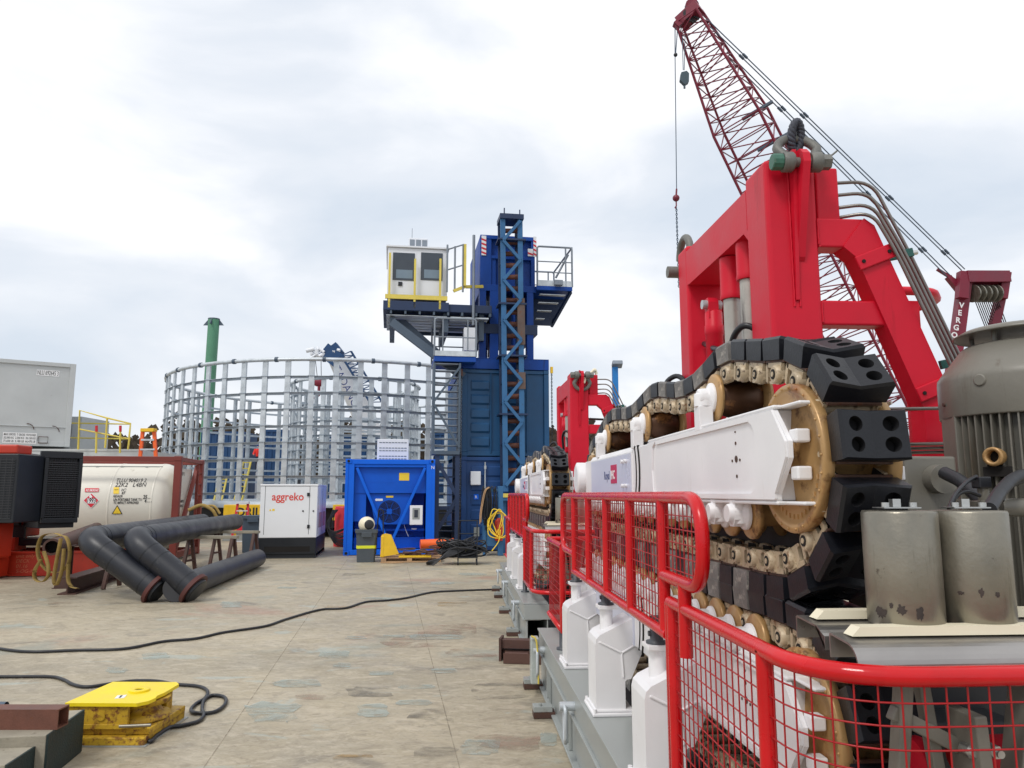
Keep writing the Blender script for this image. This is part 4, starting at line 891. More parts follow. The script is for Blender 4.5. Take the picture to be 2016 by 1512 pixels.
q.tube([(.35, .1, .2), (1.05, .3, .24)], .025, 6); q.tube([(.5, .5, .22), (1.4, .2, .2)], .02, 6); q.bx(.55, .95, .2, .6, .161, .22)
tag(q.build('rusty_rigging', BRN, origin=MP @ Vector((.8, .4, .12))), 'heap of rusty rings and rigging piled on the pallet', 'rigging')
q = MB(MP); q.cyl((.9, 1.15, .36), (1.75, 1.28, .38), .12, n=22); q.cyl((1.75, 1.28, .38), (1.76, 1.282, .38), .1, n=22)
tag(q.build('orange_float', ORJ, origin=MP @ Vector((1.2, 1.2, .37))), 'orange cylinder lying behind the loaded pallet', 'float')
q = MB(MP); q.cyl((1.8, 1.1, .2), (2.15, 1.1, .2), .1, n=20); tag(q.build('yellow_drum', LIME, origin=MP @ Vector((1.9, 1.1, .2))), 'short yellow drum between the orange cylinder and the cable heap', 'drum')
q = MB(MP)
pts = [(-.0, -.15), (.3, -.25), (.55, -.18), (.5, -.08), (.2, -.05)]; q.prism(pts, 'z', .004, .03); tag(q.build('cardboard_scrap', PLT, origin=MP @ Vector((.3, -.15, 0))), 'torn tan cardboard lying before the pallet', 'cardboard')
# cable heap on a small trolley
MC = frame(G(905, 1112), 4); T = thing('cable_trolley', MC, 'small black hand trolley with tall handle under a heap of cables', 'trolley')
q = MB(MC); q.bx(-.05, .42, -.1, .5, .16, .19)
for x in (-.04, .40):
    q.tube(fillet([(x, -.1, .1), (x, -.12, .9), (x, -.1, 1.02)], .1), .014, 8); q.lathe([(.05, -.015), (.05, .015)], (x, -.12, .052), 'x', 14); q.lathe([(.05, -.015), (.05, .015)], (x, .45, .052), 'x', 14)
q.tube([(-.04, -.1, 1.02), (.40, -.1, 1.02)], .014, 8); q.tube([(-.04, -.11, .72), (.40, -.11, .72)], .012, 8); q.build('trolley_frame', BLK, T)
rr = random.Random(11); q = MB(MC)
for k in range(30):
    cx, cy, cz = rr.uniform(-.12, .2), rr.uniform(.12, .3), .22+.27*rr.random()+.02; ra, rb = rr.uniform(.28, .52), rr.uniform(.16, .26); t0 = rr.uniform(-.25, .25)
    pts = [(cx+ra*math.cos(a), cy+rb*math.sin(a), max(.05, cz+.07*math.sin(a*2+k)+t0*math.cos(a)*.35)) for a in [2*math.pi*j/26 for j in range(26)]]
    q.tube(pts, .017, 6, closed=True)
for k in range(8): q.tube(spline([(-.1+.05*k, 0, .42), (-.3+.02*k, -.12, .3-.01*k), (-.5-.03*k, -.2, .1), (-.62-.02*k, -.22+.02*k, .02)], 5), .016, 6)
tag(q.build('cable_heap', HOSE, origin=MC @ Vector((.1, .2, .3))), 'big tangled heap of black power cables by the blue tower', 'cable')
# ---------------------------------------------------------------- blue machine tower
o = G(907, 1086); M = frame(o, DK); MTW = M
T = thing('control_tower', M, 'tall dark blue tower of stacked containers with high white cab and stairs', 'tower')
SW = LP(M, 1081, 800, 0).x; Z1 = LP(M, 950, 898, 0).z; Z2 = LP(M, 950, 726, 0).z; Z3 = LP(M, 950, 706, 0).z
def container(q, w_, d, z0, z1, doors=True):
    q.bx(0, .15, 0, .16, z0+.12, z1-.12); q.bx(w_-.15, w_, 0, .16, z0+.12, z1-.12); q.bx(.16, w_-.16, .02, .14, z1-.12, z1-.01); q.bx(.16, w_-.16, .02, .14, z0+.01, z0+.15)
    for x in (0, w_-.162):
        for z in (z0, z1-.118): q.bx(x, x+.162, -.01, .168, z, z+.118)
    q.bx(.15, w_-.15, .07, .1, z0+.15, z1-.12); q.bx(0.02, .05, .16, d, z0+.1, z1-.05); q.bx(w_-.05, w_-.02, .16, d, z0+.1, z1-.05); q.bx(.02, w_-.02, .15, d, z1-.05, z1-.02); q.bx(.05, w_-.05, d-.05, d, z0, z1)
q = MB(M); container(q, SW, 6.0, 0.02, Z1-.01)
for k in range(5): q.prism([(.04, .5+k*.42), (.07, .46+k*.42), (.07, .78+k*.42), (.04, .74+k*.42)], 'x', .3, SW*.48)
lc = q.build('lower_container', TEALD, T, bev=.01)
q = MB(M); container(q, SW, 6.0, Z1, Z2-.005)
for s_ in (0, 1):
    xa = .28 if s_ == 0 else SW*.52
    for k in range(5): z = Z1+.32+k*.42; q.prism([(.02, z), (.07, z-.06), (.07, z+.26), (.02, z+.2)], 'x', xa, xa+SW*.2)
    for x in (xa+SW*.22,): q.tube([(x, .0, Z1+.1), (x, 0, Z2-.12)], .018, 8)
uc = q.build('upper_container', TEAL, T, bev=.01)
q = MB(M); q.bx(0, SW, -.02, .1, Z2, Z3); q.bx(0, SW, .1001, 5.9, Z2, Z3-.03)
for x in (.5, SW-.6): q.bx(x, x+.02, -.022, .1, Z2, Z3)
q.bx(0, SW, -.03, .11, Z3, Z3+.02); q.build('top_beam', NVY, T, bev=.006)
a = LP(M, 926, 928, -.05); b_ = LP(M, 946, 955, -.05); q = MB(M); q.bx(a.x, b_.x, -.15, .06, b_.z, a.z); q.build('junction_box', CAB, lc, bev=.02)
a = LP(M, 933, 973, 0); q = MB(M); q.bx(a.x, a.x+.14, .015, .019, a.z-.15, a.z); q.build('small_sign', BLU, lc); text('R', facing(M, a.x+.03, .013, a.z-.12), .12, TXW, lc)
a = LP(M, 933, 1038, 0); q = MB(M); q.bx(a.x, a.x+.16, .015, .019, a.z-.26, a.z); q.build('grey_notice', GRYL, lc)
a = LP(M, 955, 910, 0); q = MB(M); q.tube([(a.x, -.03, a.z), (a.x, -.03, .3)], .02, 8); q.bx(a.x-.03, a.x+.03, -.05, .0, a.z-.2, a.z-.1); q.build('conduit', GLV, lc)
# upper body
def X(px, py, y=0.): return LP(M, px, py, y)
a = X(946, 461, .3); b_ = X(1054, 576, .3); U0, U1, UZ0, UZ1 = a.x, b_.x, b_.z, a.z
q = MB(M); q.bx(U0, U1, .5, 3.4, UZ0, UZ1-.02); q.bx(U0, U0+.35, .35, .4999, UZ0, UZ1-.02); q.bx(U1-.12, U1, .35, .4999, UZ0, UZ1); q.bx(U0, U1, .33, .4999, UZ1-.12, UZ1); q.bx(U0-.02, U1+.02, .3, .4999, UZ0, UZ0+.2); q.bx(U0, U1, .36, .49, UZ0+1.05, UZ0+1.15)
q.bx(U0+.0, U0+.5, .4, .499, UZ0+.2, UZ0+1.05)
ub = q.build('machine_house', NVY, T, bev=.008)
legs = [(946, 959), (967, 984), (1013, 1021), (1041, 1054)]
for (pa, pb) in legs:
    xa = X(pa, 650).x; xb = X(pb, 650).x
    for y in ((.3, .6), (3.0, 3.3)):
        q = MB(M); q.bx(xa, xb, y[0], y[1], Z3+.02, UZ0); q.build('column', NVY, T, bev=.006)
q = MB(M); zc = X(1000, 642, .3).z; q.bx(U0-.03, U1+.06, .28, .62, zc-.25, zc+.05); q.bx(U0-.1, U1+.1, .62, 3.3, zc-.2, zc-.1)
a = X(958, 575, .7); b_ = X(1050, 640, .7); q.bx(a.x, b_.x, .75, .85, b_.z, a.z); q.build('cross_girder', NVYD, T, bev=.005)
for k in range(2):
    c = X(963, 593+k*20, .62); q = MB(M); q.bx(c.x-.12, c.x+.12, .70, .745, c.z-.17, c.z+.03); q.build('grey_case', GAL2, T)
# hazard stripes
for (pa, pb, y0, y1, yy) in ((948, 957, 464, 503, .345), (1050, 1056, 466, 506, .345), (1039, 1049, 490, 505, .34)):
    a = X(pa, y0, yy); b_ = X(pb, y1, yy); q = MB(M); q.bx(a.x, b_.x, yy-.02, yy-.005, b_.z, a.z); hz = q.build('hazard_board', WHT2, ub)
    q = MB(M); n = int((a.z-b_.z)/.14)
    for k in range(max(1, n)):
        z = b_.z+k*.14+.02; q.prism([(a.x, z+.05), (a.x, z+.11), (b_.x, z+.06), (b_.x, z)], 'y', yy-.024, yy-.0205)
    q.build('hazard_stripe', SIGR, hz)
# truss mast in front (slight lean)
def truss(q1, q2, q3, zA, zB, xl, xr, y, segs, lean=0.):
    pass
yt = -.65
pL0, pL1 = X(990, 968, yt), X(984, 426, yt); pR0, pR1 = X(1035, 968, yt), X(1030, 426, yt)
def mastpt(f, s_, yy=yt):
    a = pL0.lerp(pL1, f); b_ = pR0.lerp(pR1, f); p = a.lerp(b_, s_); return Vector((p.x, yy, p.z))
q = MB(M)
for s0, s1 in ((.04, .22), (.78, .96)):
    for yy in (yt, yt+.55):
        pass
def chord(s_, wd, yy, m_, nm, f0=0., f1=1.):
    q = MB(M); q.bar(mastpt(f0, s_, yy), mastpt(f1, s_, yy), wd, .07)
    return q
hgt = pL1.z-pL0.z; tops = [0, .125, .25, .375, .5, .625, .75, .875, 1.0]
tr = thing('truss_mast', frame(M @ Vector((mastpt(0, .5).x, yt, 0)), DK), 'tall narrow light blue truss mast with rusty rollers in front of the dark blue tower', 'truss mast')
for s_ in (.12, .86):
    for yy in (yt, yt+.5):
        q = MB(M); q.bar(mastpt(0, s_, yy), mastpt(1, s_, yy), .15 if yy == yt else .16, .07); q.build('chord', TRS if yy == yt else NVYD, tr, bev=.006)
for (f0, f1) in ((.52, .69), (.36, .42)):
    q = MB(M); q.bar(mastpt(f0, .86, yt-.05), mastpt(f1, .86, yt-.05), .22, .03); q.build('rusty_cover', TRSR, tr)
nb = 13
for k in range(nb):
    f0 = .02+k*.96/nb; f1 = f0+.96/nb; a, b_ = (.12, .86) if k % 2 == 0 else (.86, .12)
    q = MB(M); q.bar(mastpt(f0, a, yt-.045), mastpt(f1, b_, yt-.045), .1, .09); q.build('diagonal', TRS, tr, bev=.005)
    q = MB(M); q.bar(mastpt(f0, .1, yt+.02), mastpt(f0, .1, yt+.5), .06, .06); q.bar(mastpt(f0, .88, yt+.02), mastpt(f0, .88, yt+.5), .06, .06); q.build('side_tie', NVYD, tr)
for k in range(22):
    f = .03+k*.044; q = MB(M); q.cyl(mastpt(f, .2, yt+.22), mastpt(f, .8, yt+.22), .075, n=14); q.build('roller', RST, tr)
for f in (.27, .48, .67, .91):
    q = MB(M); p = mastpt(f, .5); q.bx(p.x-.42, p.x+.42, yt-.08, yt+.55, p.z-.02, p.z+.03); q.build('splice_plate', NVYD, tr)
q = MB(M); p = mastpt(1, .5); q.bx(p.x-.36, p.x+.36, yt-.1, yt+.6, p.z-.1, p.z+.05); q.cyl((p.x-.22, yt, p.z), (p.x-.22, yt, p.z+.25), .02, n=6); q.cyl((p.x+.25, yt, p.z), (p.x+.25, yt, p.z+.22), .02, n=6); q.build('head_frame', NVYD, tr)
q = MB(M); p = mastpt(.0, .5); q.bx(p.x-.42, p.x+.42, yt-.3, yt+.6, p.z-.25, p.z-.06); q.bx(p.x-.42, p.x-.25, yt-.1, yt+.1, .0, p.z-.25); q.bx(p.x+.1, p.x+.3, yt-.1, yt+.1, .0, p.z-.25); q.build('mast_foot', TRS, tr)
q = MB(M); q.bx(p.x-.43, p.x+.43, yt-.32, yt-.3001, p.z-.16, p.z-.05); q.build('yellow_edge', YELP, tr)
# cab and its platform (left)
a = X(764, 486, 0.); b_ = X(880, 590, 0.); cx0, cx1, cz0, cz1 = a.x, b_.x, b_.z, a.z
q = MB(M); q.bx(cx0, cx1, .0, 2.3, cz0, cz1); cb = q.build('operator_cab', CAB, T, bev=.03)
q = MB(M); q.bx(cx0-.05, cx1+.05, -.06, 2.36, cz1, cz1+.05); q.bx(cx0, cx1, -.006, -.001, cz0+.02, cz0+.04); xm = X(819, 500).x; q.bx(xm-.012, xm+.012, -.006, -.001, cz0+.05, cz1-.02); q.build('roof_edge', CAB, cb, bev=.01)
a = X(805, 475, .6); b_ = X(842, 485, .6); q = MB(M); q.bx(a.x, b_.x, .6, 1.3, cz1+.05, a.z+.12); ac = q.build('roof_unit', CAB, cb, bev=.02)
q = MB(M)
for k in range(3): xx = a.x+.03+k*.19; q.bx(xx, xx+.15, .59, .599, cz1+.08, a.z+.06)
q.cyl((a.x+.1, .8, cz1+.2), (a.x+.1, .8, cz1+.9), .008, n=5); q.build('grille', GAL2, ac)
for (pa, pb) in ((774, 816), (829, 871)):
    a = X(pa, 497, 0); b_ = X(pb, 553, 0); q = MB(M); q.bx(a.x, b_.x, -.018, -.006, b_.z, a.z); fr2 = q.build('window', GLS, cb, bev=.008)
    cmid = (a.z*.38+b_.z*.62); q = MB(M); q.bx(a.x+.1, b_.x-.06, -.022, -.0185, b_.z+.06, cmid); q.build('lower_pane', GLS2, fr2)
c = X(788, 559, 0); q = MB(M); q.bx(c.x-.06, c.x+.06, -.03, -.001, c.z-.06, c.z+.06); q.build('door_lock', BLK, cb)
q = MB(M)
for px in (766, 816, 866): x = X(px, 590, -.15).x; q.bx(x-.03, x+.03, -.2, -.12, cz0-.35, X(px, 498 if px == 766 else 510, -.15).z)
q.bx(cx0-.05, cx1, -.21, -.15, cz0-.08, cz0+.05); q.build('yellow_rail', YELP, T)
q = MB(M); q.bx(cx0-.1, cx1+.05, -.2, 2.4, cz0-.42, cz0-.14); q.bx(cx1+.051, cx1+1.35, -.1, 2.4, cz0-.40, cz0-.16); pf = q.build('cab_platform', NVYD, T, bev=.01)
q = MB(M)
for k in range(9): x = cx0+.1+k*.42; q.bx(x, x+.06, -.18, 2.3, cz0-.52, cz0-.4201)
q.build('platform_beam', SLT, pf)
q = MB(M)
for k in range(6): y = -.1+k*.38; q.bx(cx0, cx1, y, y+.28, cz0-.56, cz0-.54); q.bx(cx1+.1, cx1+1.25, y, y+.2, cz0-.58, cz0-.54)
q.build('grating', GLV, pf)
q = MB(M); q.bx(cx0+.6, U0, 2.4, 2.5, cz0-.6, cz0-.45); q.bx(cx0+.1, cx0+.25, .0, 2.4, cz0-.9, cz0-.6); q.bx(cx1-.1, cx1+.05, .0, 2.4, cz0-1.0, cz0-.42); q.bx(U0-.05, U0+.1, .1, 2.4, cz0-1.2, cz0-.3)
q.build('underframe', SLT, pf)
for yy in (-.1, .55):
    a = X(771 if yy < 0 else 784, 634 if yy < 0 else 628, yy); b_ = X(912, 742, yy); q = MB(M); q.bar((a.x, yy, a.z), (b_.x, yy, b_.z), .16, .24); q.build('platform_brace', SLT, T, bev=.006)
# walkway between cab and tower
q = MB(M); p0 = X(893, 573, -.2); p1 = X(918, 563, -.2); p2 = X(950, 566, .2); q.bar((p0.x, -.2, p0.z), (p1.x, -.1, p1.z+.02), .06, .09); q.bar((p1.x, -.1, p1.z), (p2.x, .1, p2.z), .06, .09); xx = X(916, 480, -.2).x; q.bar((xx, -.2, p1.z), (xx, -.2, X(916, 481, -.2).z), .07, .07); q.build('yellow_kickboard', YELP, T)
q = MB(M)
for px, py in ((881, 482), (896, 485), (912, 482), (933, 463)):
    t_ = X(px, py, -.15); b0 = X(px, 575 if px < 930 else 640, -.15); q.tube([(t_.x, -.15, b0.z), (t_.x, -.15, t_.z)], .03 if px != 933 else .045, 8)
for py in (485, 525):
    a = X(882, py+6, -.15); b_ = X(914, py-4, -.15); q.tube([(a.x, -.15, a.z), (b_.x, -.15, b_.z)], .022, 8)
q.build('handrail', GAL2, T)
# mid platform and stairs
a = X(855, 700, -.6); b_ = X(937, 713, -.6); mz = a.z
q = MB(M); q.bx(a.x, b_.x, -.6, .9, b_.z, a.z); mp_ = q.build('mid_platform', NVY, T, bev=.006)
q = MB(M); q.bx(a.x, b_.x, -.62, -.60, a.z, a.z+.15); q.build('kick_plate', GLV, mp_)
q = MB(M); zt = X(855, 626, -.6).z
for yy in (-.6, .9):
    q.tube(fillet([(a.x, yy, mz), (a.x, yy, zt), (b_.x, yy, zt), (b_.x, yy, mz)], .1), .03, 8); q.tube([(a.x, yy, (mz+zt)/2), (b_.x, yy, (mz+zt)/2)], .02, 8)
    for f in (.2, .8): xx = a.x+(b_.x-a.x)*f; q.tube([(xx, yy, mz), (xx, yy, zt)], .02, 8)
q.tube([(a.x, -.6, zt), (a.x, .9, zt)], .03, 8); q.build('handrail', GAL2, mp_)
c = X(925, 675, -.1); q = MB(M); q.bx(c.x-.18, c.x+.18, -.2, .1, mz+.25, mz+.95); q.build('electric_cabinet', CAB, mp_, bev=.01)
sxa, sxb = X(852, 800, -.5).x, X(905, 800, -.5).x
q = MB(M)
for k in range(13):
    z = X(880, 718+k*13.2, -.3).z; q.bx(sxa+.05, sxb-.05, -.55+k*.02, -.3+k*.02, z-.03, z)
st = q.build('stair_tread', GAL2, T)
zb_ = X(880, 888, -.5).z
q = MB(M); q.bx(sxa, sxa+.06, -.58, .1, zb_, mz-.2); q.bx(sxb-.04, sxb+.02, -.58, .1, zb_, mz-.2); q.bx(sxa, sxb, -.6, .2, zb_-.1, zb_); q.build('stair_stringer', SLT, T)
q = MB(M); zz = [zb_, (zb_+mz)/2, mz-.3]
q.bar((sxb, -.6, zz[0]+.1), (sxa, -.6, zz[1]), .05, .06); q.bar((sxa, -.6, zz[1]), (sxb, -.6, zz[2]), .05, .06); q.build('stair_diagonal', SLT, T)
q = MB(M)
for x in (sxa+.15, sxb-.05): q.bx(x-.06, x+.06, -.55, -.43, .02, zb_-.1); q.bx(x-.06, x+.06, .4, .52, .02, zb_-.1)
q.bar((sxa+.1, -.5, .5), (sxb, -.5, 1.6), .06, .1); q.bar((sxb, -.5, 1.5), (sxa+.1, -.5, zb_-.2), .06, .1)
for k in range(9): q.bx(sxa+.05, sxb, .1, .35, .3+k*.26, .33+k*.26)
q.bx(sxa, sxb, -.5, -.42, 1.2, 1.3); q.build('stair_support', NVYD, T)
# right platform
a = X(1056, 562, .1); b_ = X(1127, 573, .1); rz = a.z
q = MB(M); q.bx(U1, b_.x, .1, 3.0, b_.z, a.z); rp_ = q.build('side_platform', NVY, T, bev=.006)
q = MB(M)
q.prism([(U1, b_.z), (b_.x, b_.z), (X(1083, 645, 1.5).x, X(1083, 645, 1.5).z), (U1, X(1083, 645, 1.5).z)], 'y', 1.2, 1.26)
q.bar((b_.x-.03, .2, b_.z), (X(1083, 645, 1.5).x, 1.3, X(1083, 645, 1.5).z), .08, .1); q.build('platform_bracket', NVYD, rp_)
for k in range(5): q = MB(M); f = k/5; q.bx(U1+.12, b_.x-.2-f*.9, .2+.2*k, .38+.2*k, b_.z-.12-f*1.05, b_.z-.1-f*1.05); q.build('step_grating', GLV, rp_)
q = MB(M); zt = X(1090, 486, .1).z; x0_ = X(1058, 520, .1).x
for yy in (.12, 2.8):
    q.tube(fillet([(x0_, yy, rz), (x0_, yy, zt), (b_.x, yy, zt), (b_.x, yy, rz)], .08), .03, 8)
    for f in (.35, .62): q.tube([(x0_, yy, rz+(zt-rz)*f), (b_.x, yy, rz+(zt-rz)*f)], .018, 8)
    q.tube([((x0_+b_.x)/2+.35, yy, rz), ((x0_+b_.x)/2+.35, yy, zt)], .025, 8)
q.tube([(b_.x, .12, zt), (b_.x, 2.8, zt)], .03, 8); q.tube([(b_.x-.5, .2, rz+.3), (b_.x-.1, .2, zt-.2)], .035, 8); q.build('handrail', GAL2, rp_)
q = MB(M); q.bx(x0_+.0, b_.x, .1, .13, rz, rz+.18); q.build('kick_plate', GLV, rp_)
c = X(1099, 556, 0); q = MB(M); q.bx(c.x-.13, c.x+.13, -.1, .05, c.z-.1, c.z+.06); q.build('floodlight', GAL2, rp_, bev=.01)
q = MB(M)
for k in range(6): x = U0+.35+.03*k; q.tube(spline([(x, .9, UZ0-.3), (x+.02*math.sin(k), .9, UZ0-1.0), (x-.02, .9, Z3+.2)], 5), .02, 6)
q.build('hose_bundle', RST, T)
# lifting chains hanging beside the stack
for (px, y0, y1, lab, o_, hk) in ((1086, 735, 878, 'chain with yellow hook hanging at the right edge of the container stack', .0, 1), (908, 740, 1040, 'dark chain hanging at the left edge of the container stack by the stairs', -.3, 0)):
    a = X(px, y0, o_); b_ = X(px, y1, o_); c = M @ Vector((a.x, o_, 0)); Tc = thing('hanging_chain', frame((c.x, c.y, (M @ a).z), DK), lab, 'chain', )
    q = MB(M); n = int((a.z-b_.z)/.055)
    for k in range(n):
        z = a.z-k*.055; ax = (1, 0, 0) if k % 2 else (0, 1, 0); q.tube([Vector((a.x, o_, z))+Vector(ax)*.018*math.cos(t)+Vector((0, 0, .038))*math.sin(t) for t in [2*math.pi*j/8 for j in range(8)]], .007, 4, closed=True)
    q.build('links', BLK, Tc)
    q = MB(M); q.bx(a.x-.04, a.x+.04, o_-.03, o_+.03, a.z, a.z+.2); q.build('hook', YEL if hk else RST, Tc, bev=.01)
# hose rack in front of the tower, with yellow cable
a = X(950, 960, -1.6); M3 = frame(M @ Vector((a.x, -1.6, 0)), DK); T = thing('hose_rack', M3, 'dark blue hose rack post at the foot of the light blue truss mast', 'rack')
q = MB(M3); q.bx(.02, .1, -.04, .04, 0, 1.75); q.bx(.42, .56, -.05, .09, 0, 1.85); q.bx(.02, .5, -.03, .03, 1.7, 1.78); q.bx(.05, .5, .0, .5, .25, .95); q.build('rack_frame', TRS, T, bev=.01)
rr = random.Random(4); q = MB(M3)
for k in range(18):
    x = rr.uniform(.0, .36); yy = rr.uniform(-.14, -.04); zt = 1.80+rr.uniform(-.05, .06); zb = rr.uniform(.7, 1.1); w_ = rr.uniform(.03, .09)
    q.tube(spline([(x-w_, yy, zb+.1), (x-w_, yy, (zt+zb)/2), (x, yy, zt), (x+w_, yy-.02, (zt+zb)/2), (x+w_*.6, yy, zb), (x-w_*.6, yy, zb)], 5), .014, 6)
tag(q.build('hose_coils', HOSE, origin=M3 @ Vector((.2, 0, 1.4))), 'bundle of black hoses looped over the dark blue rack', 'hose')
q = MB(M3)
for k in range(2): x = -.03+.03*k; q.tube(spline([(x+.18, -.13, 1.82), (x+.06, -.17, 1.7), (x-.04, -.17, 1.2), (x-.06, -.17, .85+.04*k)], 5), .014, 6)
tag(q.build('tan_hose', PLT, origin=M3 @ Vector((.05, -.15, 1.4))), 'tan hoses hanging beside the black hose bundle', 'hose')
q = MB(M3)
for k in range(5):
    c = Vector((.38+rr.uniform(-.06, .06), -.22-.02*k, .86)); q.tube([c+Vector(((.13+.035*k)*math.sin(t)+.06*math.sin(2*t+k), .02*math.sin(3*t), (.26+.035*k)*math.cos(t)+.03*math.sin(3*t+k))) for t in [2*math.pi*j/24 for j in range(24)]], .014, 6, closed=True)
q.tube(spline([(.45, -.3, .7), (.4, -.32, .4), (.22, -.32, .15)], 6), .014, 6); tag(q.build('cord_coil', LBL, origin=M3 @ Vector((.38, -.25, .86))), 'coil of yellow cord hanging on the rack beside the red fence', 'cord')
q = MB(M3); q.lathe([(.1, .4), (.11, .45), (.11, .9), (.07, .98), (.03, 1.0)], (.44, -.06, 0), 'z', 20); tag(q.build('fire_extinguisher', ORG, origin=M3 @ Vector((.44, -.06, .4))), 'red extinguisher behind the yellow cord coil', 'extinguisher')
c = G(877, 1076); q = MB(frame(c, 0)); q.lathe([(.26, .004), (.31, .6), (.33, .61), (.33, .65), (0, .6)], (0, 0, 0), 'z', 28); tag(q.build('dark_drum', SLT, origin=c), 'dark blue-grey barrel standing under the tower stairs', 'barrel')
# ---------------------------------------------------------------- galvanised carousel
CX0, CY0, RO = -8.0, 37.3, 8.3
def carousel(name, cx, cy, r, z0, z1, n, rows, label, ins=0):
    M = frame((cx, cy, z0), 0); T = thing(name, M, label, 'carousel')
    me = None
    for k in range(n):
        a = 2*math.pi*(k+.3)/n; Mk = Matrix.Translation((cx, cy, 0)) @ Matrix.Rotation(a, 4, 'Z')
        if me is None:
            q = MB(Matrix.Translation((cx, cy, 0)));
            q.bx(r-.012, r, -.105, .105, z0, z1-.06); q.bx(r-.075, r-.0121, -.105, -.095, z0, z1-.06); q.bx(r-.075, r-.0121, .095, .105, z0, z1-.06)
            o = q.build('post', GLV, T, bev=0); me = o.data
        else:
            o = bpy.data.objects.new('post', me); COL.objects.link(o); o.parent = T
        for v in (0,): pass
        o.matrix_basis = Matrix.Rotation(a, 4, 'Z'); MW[o.name] = M
    for i in range(rows):
        z = z0+.30+(z1-z0-.95)*i/(rows-1) if rows > 1 else z1; q = MB()
        for k in range(n):
            a0 = 2*math.pi*(k+.3)/n; a1 = 2*math.pi*(k+1.3)/n; g = .11/r
            p = [(cx+(r-.03)*math.cos(a), cy+(r-.03)*math.sin(a)) for a in (a0+g, a1-g)]
            u = Vector((p[1][0]-p[0][0], p[1][1]-p[0][1], 0)).normalized(); nn = Vector((-u.y, u.x, 0))*.05
            A, B = Vector((*p[0], z)), Vector((*p[1], z))
            q.add([A-nn, B-nn, B+nn, A+nn, A-nn+Vector((0,0,.012)), B-nn+Vector((0,0,.012)), B+nn+Vector((0,0,.012)), A+nn+Vector((0,0,.012))], [(0,3,2,1),(4,5,6,7),(0,1,5,4),(1,2,6,5),(2,3,7,6),(3,0,4,7)])
            s1 = nn*.0; q.add([A+nn, B+nn, B+nn*.8, A+nn*.8, A+nn-Vector((0,0,.09)), B+nn-Vector((0,0,.09)), B+nn*.8-Vector((0,0,.09)), A+nn*.8-Vector((0,0,.09))], [(0,3,2,1),(4,5,6,7),(0,1,5,4),(1,2,6,5),(2,3,7,6),(3,0,4,7)])
            m_ = Vector((cx+r*math.cos(a0), cy+r*math.sin(a0), z)); t_ = Vector((-math.sin(a0), math.cos(a0), 0))*.14; nr = Vector((math.cos(a0), math.sin(a0), 0))*.012
            q.add([m_-t_+nr, m_+t_+nr, m_+t_+nr*2.5, m_-t_+nr*2.5, m_-t_+nr+Vector((0,0,.03)), m_+t_+nr+Vector((0,0,.03)), m_+t_+nr*2.5+Vector((0,0,.03)), m_-t_+nr*2.5+Vector((0,0,.03))], [(0,3,2,1),(4,5,6,7),(0,1,5,4),(1,2,6,5),(2,3,7,6),(3,0,4,7)])
        q.build('ring_channel', GLVD, T)
    q = MB(); q.tube([(cx+r*math.cos(t), cy+r*math.sin(t), z1) for t in [2*math.pi*j/120 for j in range(120)]], .075, 10, closed=True); tp = q.build('top_tube', GLV, T)
    for k in range(0, n, 2 if r > 5 else 3):
        q = MB(); a = 2*math.pi*(k+.8)/n; p = Vector((cx+r*math.cos(a), cy+r*math.sin(a), z1)); t_ = Vector((-math.sin(a), math.cos(a), 0))*.06; q.tube([p-t_, p+t_], .105, 8); q.build('tube_coupling', SLT, tp)
    return T, M
T, M = carousel('storage_carousel', CX0, CY0, RO, 1.38, 6.79, 56, 8, 'large round galvanised steel storage carousel behind the white generator')
q = MB(); q.lathe([(RO+.1, 1.12), (RO+.1, 1.375), (0, 1.376)], (CX0, CY0, 0), 'z', 72, caps=False); q.build('floor_ring', GLVD, T)
q = MB(); q.lathe([(RO-.6, .35), (RO-.6, 1.12)], (CX0, CY0, 0), 'z', 48, caps=False); q.build('turntable_base', DRK, T)
T2_, M2_ = carousel('inner_carousel', -7.75, 37.5, 3.1, 1.38, 6.9, 26, 8, 'smaller galvanised ring cage standing inside the large carousel')
# yellow-topped roller supports under the carousel
for i, (px, py, lab) in enumerate(((575, 1000, 'left'), (760, 1003, 'right'))):
    a = W(440 if i == 0 else 655, 1001, 27.2); ln = 2.6 if i == 0 else 3.2; M = frame((a.x, a.y, 0), DK-4)
    T = thing('roller_support', M, ('yellow topped carousel support with dark lettering left of the white generator' if i == 0 else 'yellow and red carousel support between the white generator and the blue container'), 'support')
    z1 = a.z+.13; q = MB(M); q.bx(0, ln, 0, .5, z1-.55, z1); hd = q.build('yellow_head', YEL, T, bev=.02)
    q = MB(M); q.bx(.1, ln, .05, .9, .3, z1-.56); q.bx(.25, ln-.1, .0, .05, .35, z1-.6); q.build('red_body', SIGR, T, bev=.03)
    q = MB(M); q.bx(0, ln, .1, 1.0, .004, .3); q.build('plinth', GRYL, T)
    text('DRILEX' if i == 0 else ') E', facing(M, .45 if i == 0 else .2, -.004, z1-.40), .42, TXK, hd, bold=.03, xs=.95)
